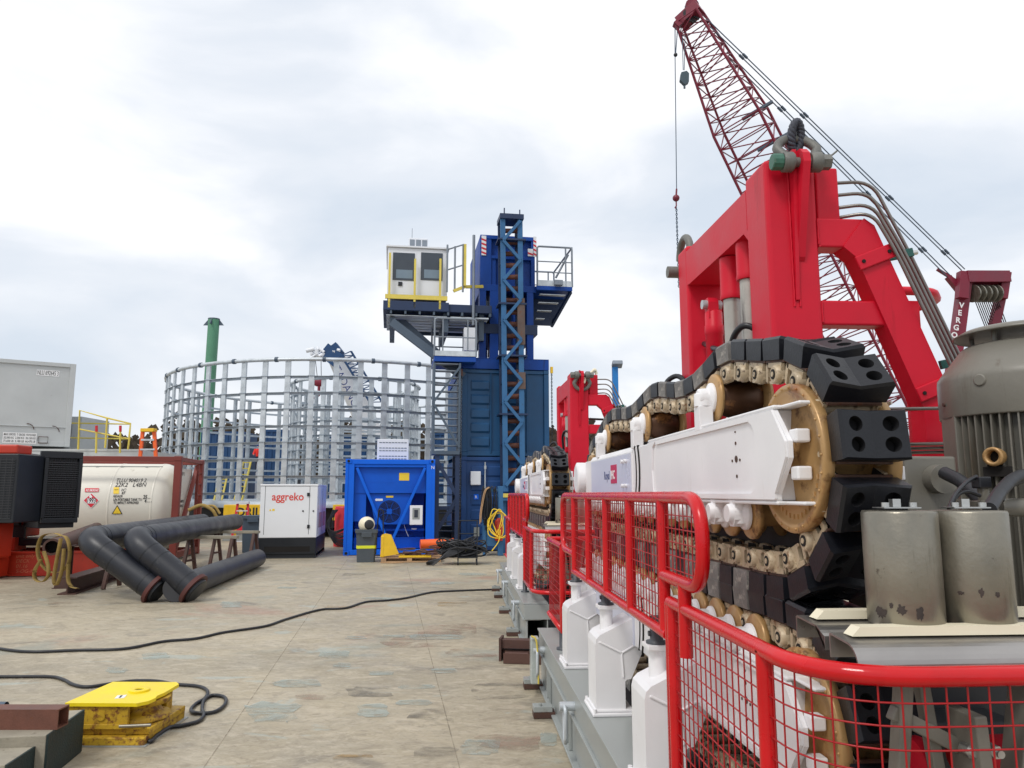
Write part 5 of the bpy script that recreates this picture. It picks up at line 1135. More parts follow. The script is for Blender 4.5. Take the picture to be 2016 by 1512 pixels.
# blue equipment behind and inside the carousel
def bluebox(px0, px1, py0, Y, h, label, m_=NVY, name='shipping_container', bot=0., dep=2.4):
    a = W(px0, py0, Y); b_ = W(px1, py0, Y); M = frame((a.x, Y, bot), 0); T = thing(name, M, label, 'container', None); w_ = b_.x-a.x; z1 = a.z-bot if h is None else h
    q = MB(M); z1_ = z1; q.bx(0, w_, 0, dep, 0, z1_)
    body = q.build('container_body', m_, T, bev=.01); q = MB(M); n = max(2, int(w_/.35))
    for k in range(n): x = .1+(w_-.2)*k/n; q.prism([(x, -.001), (x+.05, -.05), (x+.13, -.05), (x+.18, -.001)], 'z', .15, z1_-.15)
    q.build('corrugation', m_, body); q = MB(M); q.bx(-.02, .12, -.07, 0, 0, z1_); q.bx(w_-.12, w_+.02, -.07, 0, 0, z1_); q.bx(.12, w_-.12, -.065, 0, z1_-.14, z1_+.01); q.build('edge_frame', m_, body)
    return T
bluebox(398, 482, 850, 47.5, None, 'blue container seen through the far left side of the carousel', BGB)
bluebox(520, 566, 846, 47.0, None, 'narrow blue container in the middle behind the carousel', BGB)
bluebox(640, 740, 858, 48.0, None, 'blue container behind the inner ring cage', BGB)
bluebox(838, 902, 852, 48.0, None, 'blue container behind the carousel next to the tower stairs', BGB)
a = W(484, 872, 52); q = MB(); q.bx(a.x, a.x+1.3, 52, 55, 0, a.z); tag(q.build('white_shed', CAB, origin=(a.x, 52, 0)), 'small white shed roof far behind the carousel', 'shed')
# yellow step ladders inside the ring
for (p0, p1, lab) in (((432, 940), (418, 1000), 'short yellow ladder leaning in the carousel, left'), ((480, 905), (458, 1000), 'taller yellow ladder leaning in the carousel, right')):
    a = W(*p0, 33); b_ = W(*p1, 32.2); M = frame((b_.x, b_.y, b_.z), 0); T = thing('yellow_ladder', M, lab, 'ladder')
    for dx in (0, .32): q = MB(); q.bar(a+Vector((dx, 0, 0)), b_+Vector((dx, 0, 0)), .06, .08); q.build('ladder_rail', YELP, T)
    q = MB(); n = 8
    for k in range(n): p = b_.lerp(a, (k+.5)/n); q.bar(p, p+Vector((.32, 0, 0)), .04, .04)
    q.build('rungs', YELP, T)
# worker in the distance
def person(M, label, jacket, helmet):
    bpy.ops.object.select_all(action='DESELECT') if False else None
    me = bpy.data.meshes.new('person'); J = {'pel': (0, 0, .95, .13), 'wst': (0, 0, 1.1, .125), 'chs': (0, .02, 1.33, .155), 'nck': (0, .02, 1.5, .06), 'hd0': (0, 0, 1.6, .085), 'hd1': (0, -.01, 1.70, .09),
         'lh': (-.1, 0, .88, .1), 'lk': (-.11, -.05, .5, .065), 'la': (-.11, .03, .1, .045), 'lt': (-.11, -.12, .05, .04), 'rh': (.1, 0, .88, .1), 'rk': (.12, -.12, .55, .065), 'ra': (.13, -.02, .16, .045), 'rt': (.13, -.16, .12, .04),
         'ls': (-.19, .02, 1.4, .07), 'le': (-.27, -.05, 1.15, .05), 'lw': (-.22, -.28, 1.08, .035), 'rs': (.19, .02, 1.4, .07), 're': (.27, -.03, 1.14, .05), 'rw': (.2, -.26, 1.1, .035)}
    ks = list(J); E_ = [('pel','wst'),('wst','chs'),('chs','nck'),('nck','hd0'),('hd0','hd1'),('pel','lh'),('lh','lk'),('lk','la'),('la','lt'),('pel','rh'),('rh','rk'),('rk','ra'),('ra','rt'),('chs','ls'),('ls','le'),('le','lw'),('chs','rs'),('rs','re'),('re','rw')]
    me.from_pydata([J[k][:3] for k in ks], [(ks.index(a), ks.index(b_)) for a, b_ in E_], [])
    o = bpy.data.objects.new('person', me); COL.objects.link(o); o.matrix_world = M; MW[o.name] = M
    sk = o.modifiers.new('skin', 'SKIN'); me.materials.append(NAVYC)
    for i, k in enumerate(ks): me.skin_vertices[0].data[i].radius = (J[k][3], J[k][3]*.8); 
    me.skin_vertices[0].data[0].use_root = True
    o.modifiers.new('sub', 'SUBSURF').levels = 1; tag(o, label, 'person')
    q = MB(M); q.lathe([(.15, 1.0), (.175, 1.15), (.20, 1.35), (.17, 1.46), (.08, 1.52)], (0, .01, 0), 'z', 18)
    for s_ in (-1, 1): q.tube([(s_*.17, .02, 1.42), (s_*.27, -.05, 1.15), (s_*.22, -.24, 1.09)], [.085, .065, .05], 10)
    q.build('jacket', jacket, o); q = MB(M); q.ball((0, -.02, 1.69), .125, 14, (1, 1.1, .95)); q.build('helmet', helmet, o)
    q = MB(M); q.ball((0, -.055, 1.635), .085, 14, (.85, .85, 1.1)); q.build('face', SKIN, o)
    for s_ in (-1, 1): q = MB(M); q.ball((s_*.215, -.29, 1.08), .04, 8); q.build('hand', SKIN, o)
a = W(507, 932, 45.5); person(frame(a, 10), 'worker in a red jacket and blue helmet standing inside the carousel', REDC, NVY)
# ---------------------------------------------------------------- green post
a = W(407, 628, 48); b_ = W(402, 900, 48)
M = frame((b_.x, 48, 0), 0); T = thing('green_post', M, 'tall green steel mooring post rising behind the carousel', 'post')
q = MB(M); q.tube([(0, 0, 0), (.12, 0, a.z)], .35, 28); q.build('post_shaft', GRN, T)
q = MB(M)
for an in (0, math.pi/2, math.pi, 3*math.pi/2):
    q.T = Matrix.Translation((.12, 0, 0)) @ Matrix.Rotation(an, 4, 'Z'); q.prism([(.34, a.z-.02), (.34, a.z-.42), (.66, a.z-.42)], 'y', -.03, .03)
q.T = None; q.lathe([(.37, a.z-.04), (.37, a.z+.02), (0, a.z+.05)], (.12, 0, 0), 'z', 24); q.build('cap_gusset', SLT, T)
# ---------------------------------------------------------------- white mobile crane behind the carousel
pts = [W(*p, 60) for p in ((642, 720), (690, 738), (735, 850), (700, 850), (660, 800))]
M = frame(W(740, 860, 60), 0); T = thing('mobile_crane', M, 'white and blue telescopic mobile crane boom far behind the carousel', 'crane')
q = MB(); a0, a1 = W(668, 705, 60), W(742, 880, 62); q.bar(a0, a1, 1.2, 1.5); q.build('boom', CAB, T, bev=.1)
q = MB(); q.bar(W(640, 690, 60), W(672, 715, 60), 1.2, 1.2); q.bar(W(654, 682, 60), W(668, 700, 60), .8, .9); q.build('boom_head', BGB, T)
q = MB(); rr = random.Random(8)
for k in range(16): c = W(rr.uniform(614, 664), rr.uniform(686, 700), 59.5); q.tube([c, c+Vector((rr.uniform(-.8, .8), rr.uniform(-.3, .3), rr.uniform(-.5, .5)))], rr.uniform(.08, .2), 7)
q.build('head_sheaves', CAB, T)
q = MB(); n = 12; A, B = W(672, 700, 59), W(733, 800, 60)
for off in (Vector((0, 0, 0)), Vector((.75, 0, .35))): q.bar(A+off, B+off, .14, .14)
for k in range(n): p = A.lerp(B, k/n); r_ = A.lerp(B, (k+1)/n); q.bar(p, r_+Vector((.75, 0, .35)), .07, .07); q.bar(p+Vector((.75, 0, .35)), p, .07, .07)
q.build('lattice_jib', BGB, T)
cpt = W(625, 745, 59); q = MB(); q.tube([W(620, 700, 59), cpt], .02, 4); q.tube([W(632, 700, 59), cpt+Vector((.3, 0, 0))], .02, 4); q.build('hoist_rope', BLK, T)
q = MB(); q.ball(cpt-Vector((-.15, 0, .3)), .45, 14, (1.2, .5, .8)); q.tube([cpt-Vector((-.15, 0, .6)), cpt-Vector((-.15, 0, 1.3)), cpt-Vector((.2, 0, 1.6))], .12, 8); q.build('hook_block', CRR, T)
mt = Matrix.Translation(W(655, 724, 59.1)) @ Matrix.Rotation(math.radians(62), 4, 'Y') @ Matrix.Rotation(math.pi/2, 4, 'X'); text('TADANO', mt, .85, TXN, T)
# ---------------------------------------------------------------- left: tank container
o = G(345, 1104); M = frame(o, DK); Mq = M
T = thing('tank_container', M, 'cream tank container in a red-brown frame with black lettering', 'tank container')
LN, WD_, HT = 6.06, 2.44, LP(M, 345, 898, 0).z
q = MB(M)
for x in (-LN, -.17):
    for y in (0, WD_-.16): q.bx(x, x+.17, y, y+.16, .005, HT-.005)
for y in (0, WD_-.12):
    q.bx(-LN+.17, -.17, y+.01, y+.11, HT-.14, HT-.01); q.bx(-LN+.17, -.17, y+.01, y+.11, .04, .18)
for x in (-LN, -.15): q.bx(x+.01, x+.14, .16, WD_-.16, HT-.12, HT-.02); q.bx(x+.01, x+.14, .16, WD_-.16, .04, .2)
for x in (-LN-.003, -.175):
    for y in (-.01, WD_-.155):
        for z in (0, HT-.118): q.bx(x, x+.178, y, y+.17, z, z+.12)
q.bar((-.06, .2, .3), (-.06, 1.9, HT-.2), .1, .1); fr = q.build('tank_frame', TNKF, T, bev=.01)
q = MB(M); xe = .02
for y in (1.75, 2.15): q.bx(-.05, xe, y, y+.05, .2, HT-.15)
for k in range(7): q.bx(-.04, xe-.01, 1.80, 2.15, .4+k*.3, .43+k*.3)
q.build('end_ladder', TNKF, fr)
R_ = 1.13; yc, zc = WD_/2, 1.30
def on_tank(px, py):      # where a sight line meets the tank shell
    Mi = M.inverted(); oo = Mi @ O; r = Mi.to_3x3() @ ray(px, py); a_ = r.y**2+r.z**2; b__ = 2*(r.y*(oo.y-yc)+r.z*(oo.z-zc)); c_ = (oo.y-yc)**2+(oo.z-zc)**2-(R_+.012)**2
    t = (-b__-math.sqrt(max(0, b__*b__-4*a_*c_)))/(2*a_); return oo+r*t
q = MB(M); q.lathe([(.0, -LN+.15), (.6, -LN+.2), (R_-.08, -LN+.42), (R_, -LN+.62), (R_, -.62), (R_-.08, -.42), (.7, -.2), (0, -.14)], (0, yc, zc), 'x', 72); tk = q.build('tank_shell', TNK, T)
for x in (-5.2, on_tank(209, 990).x, -.72): q = MB(M); q.lathe([(R_+.003, x), (R_+.008, x+.004), (R_+.008, x+.05), (R_+.003, x+.054)], (0, yc, zc), 'x', 72, caps=False); q.build('cladding_band', TNK, tk)
q = MB(M); zs_ = on_tank(250, 919).z; an = math.pi-math.asin((zs_-zc)/R_); yy = yc+math.cos(an)*(R_+.008); zz = zc+math.sin(an)*(R_+.008); q.bx(-LN+.6, -.65, yy-.012, yy+.012, zz-.012, zz+.012)
for k in range(8): q.bx(-LN+.8+k*.6, -LN+.86+k*.6, yy-.04, yy+.02, zz-.05, zz+.01)
q.build('cladding_seam', GRYL, tk)
def wrap(o_):             # bend a flat decal (x right, z up, at local origin x,_,z) on to the shell
    for v in o_.data.vertices:
        s_ = (v.co.z-zc)/(R_+.006); s_ = max(-1.4, min(1.4, s_)); v.co.y = yc-math.cos(s_)*(R_+.010)+(v.co.y)*1.0; v.co.z = zc+math.sin(s_)*(R_+.006)
def tank_text(s_, px, py, px1, size, m_=TXK, shear=0.1, bold=.0):
    a_ = on_tank(px, py); e_ = on_tank(px1, py); zflat = zc+math.asin(max(-1, min(1, (a_.z-zc)/(R_+.006))))*(R_+.006)
    t = text(s_, facing(M, 0, 0, 0), size, m_, tk, shear=shear, bold=bold, ext=.001); xs = [v.co.x for v in t.data.vertices]; k = (e_.x-a_.x)/(max(xs)-min(xs))
    for v in t.data.vertices: v.co.x = a_.x+(v.co.x-min(xs))*k; v.co.z += zflat
    wrap(t); return t
tank_text('TLLU 904019 2', 228, 949, 287, .17); tank_text('22K2   L4BN', 226, 958, 287, .17)
tank_text('RID/ADR', 223, 979, 241, .085, shear=0, bold=.015); tank_text('UN PORTABLE TANK T11', 223, 986, 279, .095, shear=0, bold=.015); tank_text('TC IMPACT APPROVED', 223, 992, 273, .085, shear=0, bold=.015)
tank_text('25', 281.5, 982, 289, .14, shear=0, bold=.02); tank_text('4', 284, 989.5, 288, .13, shear=0, bold=.02); tank_text('IC', 239, 967, 248, .1, shear=0); tank_text('87', 239, 973, 246, .09, shear=0, bold=.01)
tank_text('TARE', 290, 982, 296, .03, shear=0); tank_text('B.A.R', 290, 989, 299, .03, shear=0)
def tank_quad(P, m_, name='placard', off=.0):
    pts = []
    for i in range(len(P)):
        a_, b__ = P[i], P[(i+1) % len(P)]
        for k in range(4): pts.append(on_tank(a_[0]+(b__[0]-a_[0])*k/4, a_[1]+(b__[1]-a_[1])*k/4))
    c_ = on_tank(sum(p[0] for p in P)/len(P), sum(p[1] for p in P)/len(P)); dv = Vector((0, -off, 0)); n_ = len(pts)
    q = MB(M); q.add([c_+dv]+[p+dv for p in pts], [(0, i+1, (i+1) % n_+1) for i in range(n_)]); o_ = q.build(name, m_, tk); return o_
tank_quad([(180, 970), (195.5, 985), (179, 1001), (163.5, 985)], TXW); tank_quad([(180, 971.5), (194, 985), (179, 999.5), (165, 985)], SIGR, off=.004)
tank_quad([(172, 981), (189, 981), (189, 991), (171, 991)], TXW, off=.008)
t = tank_text('1993', 172, 989.5, 188, .16, shear=0, bold=.02)
for v in t.data.vertices: v.co.y -= .012
tank_quad([(178.5, 973), (182, 978), (180, 980), (177, 980), (175.5, 977)], TXW, 'flame_mark', .008)
tank_quad([(167.5, 961), (195, 961), (194, 968.5), (167, 968.5)], SIGR, 'placard', .004); t = tank_text('NO SMOKING', 169, 967.5, 193, .09, TXW, shear=0, bold=.01)
for v in t.data.vertices: v.co.y -= .008
tank_quad([(223.5, 959), (234.5, 959), (234, 972), (223, 972)], LBL, 'placard'); t = tank_text('NEW', 225, 965, 233, .04, shear=0)
for v in t.data.vertices: v.co.y -= .005
tank_quad([(231, 994), (241, 1012), (220, 1012)], TXK, 'hazard_triangle', .002); tank_quad([(231, 997), (238.5, 1011), (222.5, 1011)], LBL, 'hazard_triangle', .006)
t = text('TLLU 904019 2', M @ Matrix.Translation((.03, .35, 2.12)) @ Matrix.Rotation(math.pi/2, 4, 'Z') @ Matrix.Rotation(math.pi/2, 4, 'X'), .13, TXK, tk, xs=.8)
q = MB(M); q.bx(-.16, -.155, .35, 1.7, .5, 2.3); ep = q.build('end_plate', TNK, T); t.parent = ep
for v in t.data.vertices: v.co.x = -.152
for zz, s_ in ((1.55, 'TARE'), (1.42, 'MGW 36000 KG'), (1.3, 'TARE 4100 KG')):
    t = text(s_, M @ Matrix.Translation((-.152, .45, zz)) @ Matrix.Rotation(math.pi/2, 4, 'Z') @ Matrix.Rotation(math.pi/2, 4, 'X'), .1, TXK, ep, xs=.9)
q = MB(M); q.prism([(1.0, .62), (1.1, .62), (1.1, .95), (1.25, .95), (1.05, 1.2), (.85, .95), (1.0, .95)], 'x', -.153, -.150); q.build('red_arrow', SIGR, ep)
# ---------------------------------------------------------------- white reefer container on a platform, railings
a = W(137, 880, 25); M = frame((a.x, 25, 0), 31); zt = W(147, 717, 25).z; zb = W(140, 880, 25).z
T = thing('office_container', M, 'old off-white container with rust streaks on a raised platform at the far left', 'container')
wd = 2.6; q = MB(M); q.bx(-wd+.1, -.1, .02, 6.0, zb+.1, zt-.1); bd = q.build('container_body', RFR, T)
q = MB(M)
for x in (-wd, -.16): q.bx(x, x+.16, -.03, .15, zb, zt)
q.bx(-wd+.16, -.16, -.03, .1, zt-.13, zt); q.bx(-wd+.16, -.16, -.03, .1, zb, zb+.16); q.bx(-.165, .0, .15, 6.0, zb, zb+.12); q.bx(-.1601, .0, .1501, 6.0, zt-.1, zt)
q.bx(-wd+.16, -.16, -.01, .0195, zb+.62, zb+.64); q.build('edge_frame', RFR, bd, bev=.012)
a = LP(M, 72, 735, 0); b_ = LP(M, 117, 735, 0); q = MB(M); q.bx(a.x, b_.x, .012, .017, a.z-.06, a.z+.13); nb_ = q.build('number_plate', TXW, bd)
t = text('NLU 692645 3', facing(M, 0, 0, 0), .21, TXK, nb_, bold=0); xs = [v.co.x for v in t.data.vertices]; k = (b_.x-a.x-.05)/(max(xs)-min(xs))
for v in t.data.vertices: v.co.x = a.x+.025+(v.co.x-min(xs))*k; v.co.z += a.z-.03; v.co.y += .010
a = LP(M, 4, 872, 0); b_ = LP(M, 73, 853, 0); q = MB(M); q.bx(a.x, b_.x, -.035, -.031, a.z, b_.z); nb_ = q.build('data_plate', TXW, bd)
for r_, s_ in enumerate(('MAX GROSS  T GROSS  PAYLOAD', '32.500 KG  2.350 KG  30.150 KG', '71.650 LB  5.180 LB  66.470 LB')):
    t = text(s_, facing(M, 0, 0, 0), .095, TXK, nb_, bold=.008); xs = [v.co.x for v in t.data.vertices]; k = (b_.x-a.x-.06)/(max(xs)-min(xs))
    for v in t.data.vertices: v.co.x = a.x+.03+(v.co.x-min(xs))*k; v.co.z += b_.z-.095-r_*.105; v.co.y -= .037
for (px, py) in ((60, 840), (110, 845)):
    q = MB(M); c = LP(M, px, py, 0); q.tube(arc((c.x-.1, -.0, c.z-.1), .2, .1, 1.6, 8, (1, 0, 0), (0, 0, 1)), .012, 6); q.build('grab_bar', BRN, bd)
c = LP(M, 85, 865, 0); q = MB(M); q.tube([(c.x-.13, -.05, c.z-.12), (c.x-.13, -.05, c.z+.08), (c.x+.13, -.05, c.z+.08), (c.x+.13, -.05, c.z-.12)], .014, 6, closed=True); q.build('frame_bracket', BRN, bd)
# platform under it
M = frame((W(100, 880, 24.4).x, 24.4, 0), DK*.3); zp = W(150, 885, 24.4).z
T = thing('raised_platform', M, 'grey steel platform deck with yellow handrails beside the old container', 'platform')
q = MB(M); q.bx(-4, 2.8, 0, 4, zp-.26, zp); q.bx(-4, 2.8, -.02, 0, zp-.04, zp+.02); q.bx(-4, 2.8, -.02, 0, zp-.28, zp-.24); q.build('platform_deck', RFR, T)
q = MB(M)
for x in (-3.5, -1.5, .5, 2.6):
    for y in (.1, 3.8): q.bx(x, x+.15, y, y+.15, 0, zp-.27)
q.build('platform_leg', GRYL, T)
def rl(pts, r=.028): q = MB(); q.tube([W(x, y, Y) for x, y, Y in pts], r, 6); q.build('yellow_handrail', YELP, T)
rl([(154, 885, 24.2), (157, 808, 24.2), (211, 823, 24.2), (257, 834, 24.2), (254, 862, 24.2)], .03); rl([(157, 845, 24.2), (254, 864, 24.2)], .026); rl([(207, 882, 24.2), (211, 823, 24.2)], .03); rl([(255, 862, 24.2), (252, 885, 24.2)], .03)
rl([(140, 833, 26.5), (255, 835, 26.5)], .026); rl([(138, 862, 26.5), (255, 864, 26.5)], .026)
for px in (190, 237): rl([(px-1, 892, 24.1), (px, 850, 24.1)], .03); q = MB(); q.tube([W(px, 850, 24.1), W(px, 838, 24.1)], .04, 8); q.build('red_cap', SIGR, T)
a = W(162, 815, 29); q = MB(); b_ = W(141, 890, 29); q.bx(b_.x-1.5, a.x, 29, 31, 0, a.z-.1); sh = q.build('white_cabin', RFR, origin=(a.x, 29, 0)); tag(sh, 'plain white cabin just behind the yellow handrail', 'cabin')
q = MB(); c = W(140, 845, 29); q.bx(c.x-.05, c.x+.02, 28.97, 28.999, c.z-.4, c.z+.2); q.build('window', GLS, sh)
# orange step ladder on the tank frame side
def Wl(px, py, Y=22.6): return W(px, py, Y)
M = frame(Wl(295, 893), 0); T = thing('step_ladder', M, 'orange fibreglass step ladder with yellow top behind the tank container', 'ladder')
for (a, b_) in (((281, 847), (270, 960)), ((303, 847), (311, 960))):
    q = MB(); q.bar(Wl(*a), Wl(*b_), .09, .06); q.build('ladder_rail', ORJ, T)
    q = MB(); q.bar(Wl(a[0]+2, a[1], 22.9), Wl(b_[0]+1, b_[1], 23.8), .07, .05); q.build('ladder_rail', SIGR, T)
q = MB(); q.bar(Wl(280, 847), Wl(306, 847), .25, .10); q.build('ladder_top', YEL, T, bev=.01)
for k in range(5): q = MB(); y = 866+k*19; f = (y-847)/113; q.bar(Wl(281-11*f, y), Wl(303+8*f, y), .1, .05); q.build('ladder_step', GLV, T)
# ---------------------------------------------------------------- diesel power packs
def powerpack(px0, px1, py0, py1, Y, label, near):
    a = W(px0, py1, Y); b_ = W(px1, py0, Y); M = frame((a.x, Y, 0), -14 if near else DK); T = thing('power_pack', M, label, 'power pack', 'diesel power packs'); w_ = b_.x-a.x; z0, z1 = a.z, b_.z
    return M, T, w_, z0, z1
Y = 16.2; a = W(35, 1030, Y); M = frame((W(80, 1000, Y).x, Y, 0), DK-2)
T = thing('power_pack', M, 'orange diesel power pack with big black radiator in front of the tank container', 'power pack')
MF = M; M = frame((W(90, 1000, 15.6).x, 15.6, 0), 47)
def PX(px, py, y=0): return LP(M, px, py, y)
a = PX(90, 890); b_ = PX(150, 1018)
q = MB(M); x0, x1 = a.x, b_.x; z1 = a.z; z0 = PX(96, 1030).z; yd = LX(M, 50, 950, x0).y
q.bx(x0-.02, x1-.03, .02, yd, z0-.1, z1-.05); q.bx(x0, x1, 0, .02, z0, z1-.0); hood = q.build('radiator_housing', BLK, T, bev=.02)
q = MB(M); q.bx(x0-.1, x1+.02, -.08, .0, z1-.12, z1+.02); q.bx(x0-.02, x0+.05, -.1, -.0, z0+.1, z1-.12); q.bx(x1-.05, x1+.02, -.1, -.0, z0+.1, z1-.12); q.bx(x0, x1, -.1, 0, z0, z0+.1); q.build('radiator_frame', BLK, hood, bev=.01)
q = MB(M)
for k in range(26): z = z0+.13+k*(z1-z0-.3)/26; q.bx(x0+.05, x1-.05, -.085, -.02, z, z+.016)
for k in range(12): x = x0+.08+k*(x1-x0-.14)/12; q.bx(x, x+.004, -.06, -.03, z0+.1, z1-.12)
q.build('radiator_grille', GRYP, hood)
M = MF; x0 = LP(M, 85, 1000, 0).x; x1 = LP(M, 150, 1000, 0).x
q = MB(M); q.bx(x0-.9, x0-.36, .05, .75, .75, 1.5); q.bx(x0-.8, x0-.4, .1, .7, 1.5, 1.8); q.bx(x0-1.0, x0-.4, .2, .6, 1.0, 1.3); q.lathe([(.2, -.1), (.22, 0), (.22, .3), (.1, .35)], (x0-.6, .05, 1.2), 'y', 16); q.build('engine_block', ORG, T, bev=.03)
rr = random.Random(2); q = MB(M)
for k in range(16): c = Vector((x0-rr.uniform(.38, .95), -.0-rr.uniform(0, .05), rr.uniform(.8, 1.7))); q.cb(c, (rr.uniform(.05, .16), .1, rr.uniform(.05, .2)))
q.build('engine_fitting', DRK, T, bev=.01)
for pts in ([(20, 900), (60, 898), (92, 902)], [(28, 925), (50, 912), (75, 905), (95, 905)], [(28, 945), (50, 930), (72, 905)], [(50, 935), (65, 905)]):
    q = MB(M); q.tube(spline([LP(M, *p, .2) for p in pts], 6), .055 if len(pts) > 2 else .03, 10); q.build('radiator_hose', HOSE, T)
q = MB(M); q.bx(x0-1.6, x1+.1, -.05, 1.0, .58, .72); q.bx(x0-.7, x0-.3, -.05, .02, .72, 1.0)
q.build('engine_mount', BLK, T, bev=.01)
q = MB(M); q.bx(x0-2.2, x1+.7, -.45, -.3, .02, .48); q.bx(x0-2.2, x1+.7, -.52, -.22, .455, .49); q.bx(x0-2.2, x1+.7, -.52, -.22, .01, .04); q.bx(x0-2.2, x1+.7, .8, 1.0, .01, .49); q.bx(x0-.9, x0-.4, -.2, .3, .49, .75); q.bx(x1-.4, x1-.1, -.2, .3, .49, .6); sk_ = q.build('skid_beam', ORG, T, bev=.01)
CHK = mat('chalk', (.62, .20, .10), .8, var=.3)
for k, s_ in enumerate(('unit only', 'DECK', '01.16', 'S-OG-KG')): c = LP(M, 28, 1086+k*9, -.53); text(s_, facing(M, c.x, -.4535, .37-k*.1), .10, CHK, sk_, shear=.2)
# second pack at the photo's edge
M = frame((W(28, 1000, 14.6).x, 14.6, 0), 2); T = thing('power_pack', M, 'second orange power pack with black radiator cut off by the left edge', 'power pack')
z0, z1 = W(20, 1030, 14.6).z, W(20, 893, 14.6).z
q = MB(M); q.bx(-1.5, 0, 0, .9, z0, z1); hd = q.build('radiator_housing', BLK, T, bev=.02)
q = MB(M)
for k in range(24): z = z0+.08+k*(z1-z0-.16)/24; q.bx(-1.4, -.05, -.025, -.001, z, z+.012)
for k in range(12): x = -.1-k*.11; q.bx(x, x+.006, -.03, -.026, z0+.08, z1-.08)
q.build('radiator_grille', GRYP, hd); q = MB(M); q.bx(-1.5, -.1, .1, .6, z1, z1+.18); q.build('header_tank', ORG, hd, bev=.03)
q = MB(M); q.bx(-1.6, -.45, .3, .8, .42, z0-.01); q.bx(-2, -.6, .5, 1, .03, .42); q.build('skid_beam', ORG, T, bev=.02)
M = frame(G(12, 1130), 6); T = thing('orange_skid', M, 'orange steel skid end with rope on it at the left edge', 'skid')
q = MB(M); q.prism([(-2, .12), (-2, .43), (.28, .43), (.32, .37), (.24, .14), (-.2, .0), (-2, .0)], 'y', 0, 1.0); q.tube(fillet([(.3, .1, .34), (.36, .1, .34), (.36, .1, .18), (.28, .1, .18)], .03), .02, 6); q.build('skid_body', ORG, T, bev=.02)
q = MB(M)
for k in range(6): q.tube(spline([(-.6, .3+.04*k, .47), (-.2, .1+.02*k, .51+.02*k), (.12, .1, .48+.015*k), (.05, .35, .47+.02*k), (-.4, .4, .49)], 6), .03, 7)
tag(q.build('white_rope', WOOD, origin=M @ Vector((0, .2, .66))), 'pale thick rope coiled on the orange skid end', 'rope')
# ---------------------------------------------------------------- black flanged pipes
def pipe(name, P, r, m_, label, group=None, flange=None, bands=(), open_=True):
    P = [Vector(p) for p in P]; M = Matrix.Translation(P[0]); T = thing(name, M, label, 'pipe', group)
    q = MB(); q.tube(P, r, 32); bd = q.build('pipe_run', m_, T)
    if flange:
        d = (P[-1]-P[-3]).normalized(); q = MB(); e_ = P[-1]; q.tube([e_-d*.01, e_+d*.05], r*1.3, 32); q.build('flange', FLG, T, bev=.004)
        q = MB(); q.tube([e_+d*.0505, e_+d*.10], r*1.02, 32); q.tube([e_+d*.1005, e_+d*.104], r*.93, 32); q.build('pipe_end', BLK, T)
    q = MB()
    for (i, f) in bands:
        p = P[i].lerp(P[i+1], f); d = (P[i+1]-P[i]).normalized(); q.tube([p-d*.008, p+d*.008], r*1.018, 32)
    if bands: q.build('weld_band', BLK, bd)
    return T
r = .20
def blackpipe(el, far, fl, label):
    A = Vector(W(*far, 20.0)); B = Vector(W(*el, 12.25)); C_ = Vector(W(*fl, 12.15)); C_.z = .20; A.z = B.z = .93
    pts = [A, B.lerp(A, .5)]; u = (A-B).normalized(); v = (C_-B).normalized(); R = .34
    p0, p1 = B+u*R, B+v*R; pts.append(p0+u*.02)
    for k in range(13): t = k/12; pts.append(p0*(1-t)**2+B*2*t*(1-t)+p1*t*t)
    n0 = len(pts); pts += [p1.lerp(C_, .1), p1.lerp(C_, .3), p1.lerp(C_, .6), C_]
    return pipe('black_pipe', pts, r, BLKP, label, 'black flanged pipes', True, ((n0-1, .2), (n0, .8), (n0+2, .6), (2, .0), (1, .95)))
blackpipe((172, 1052), (398, 1022), (304, 1158), 'black pipe with elbow and red-brown flange, the left one of the bent pair')
blackpipe((262, 1052), (463, 1030), (379, 1153), 'black pipe with elbow and red-brown flange, the right one of the bent pair')
a = G(345, 1186); b_ = G(505, 1117); a.z = b_.z = .205; d = (b_-a).normalized()
q = MB(); q.tube([a, b_], .2, 32); o_ = q.build('grey_pipe', GRYP, origin=a); tag(o_, 'straight dark grey pipe lying on the deck behind the flanges', 'pipe')
q = MB(); q.tube([b_+d*.001, b_+d*.004], .185, 28); q.build('pipe_bore', BLK, o_)
q = MB(); c = W(395, 1013, 18.5); q.tube(spline([c+Vector((-.3, 0, .1)), c+Vector((0, 0, .22)), c+Vector((.3, -.1, .12)), c+Vector((.42, -.1, -.05))], 6), .045, 8, flat=.5); q.tube(spline([c+Vector((.1, 0, .2)), c+Vector((.35, -.1, .2)), c+Vector((.5, -.1, .02))], 6), .03, 6); tag(q.build('yellow_strap', SLG, origin=c), 'small yellow strap tied on the end of the left bent pipe', 'strap')
# rusty pipe on its stand with a yellow sling
a = W(102, 1077, 12.6); b_ = W(190, 1040, 18.5); u = (b_-a).normalized()
T = thing('rusty_pipe', Matrix.Translation(a), 'open ended rusty pipe carrying the gold webbing sling', 'pipe'); q = MB(); q.tube([a, b_], .135, 28, caps=False); q.tube([a-u*.0, a+u*.25], .105, 28, caps=False); q.tube([a+u*.25, a+u*.251], .105, 24)
n = 28; q.tube([a, a], .135, n, caps=False); q.build('pipe_run', BRN, T)
q = MB(); ring = []
e1 = u.cross(Vector((0, 0, 1))).normalized(); e2 = e1.cross(u)
vs = [a+(e1*math.cos(t)+e2*math.sin(t))*rad - u*.001 for rad in (.135, .10) for t in [2*math.pi*k/24 for k in range(24)]]
q.add(vs, [(k, (k+1) % 24, 24+(k+1) % 24, 24+k) for k in range(24)]); q.build('pipe_rim', BRN, T)
q = MB(); q.tube([a+u*.2, a+u*.21], .101, 24); q.build('pipe_bore', HOLE, T)
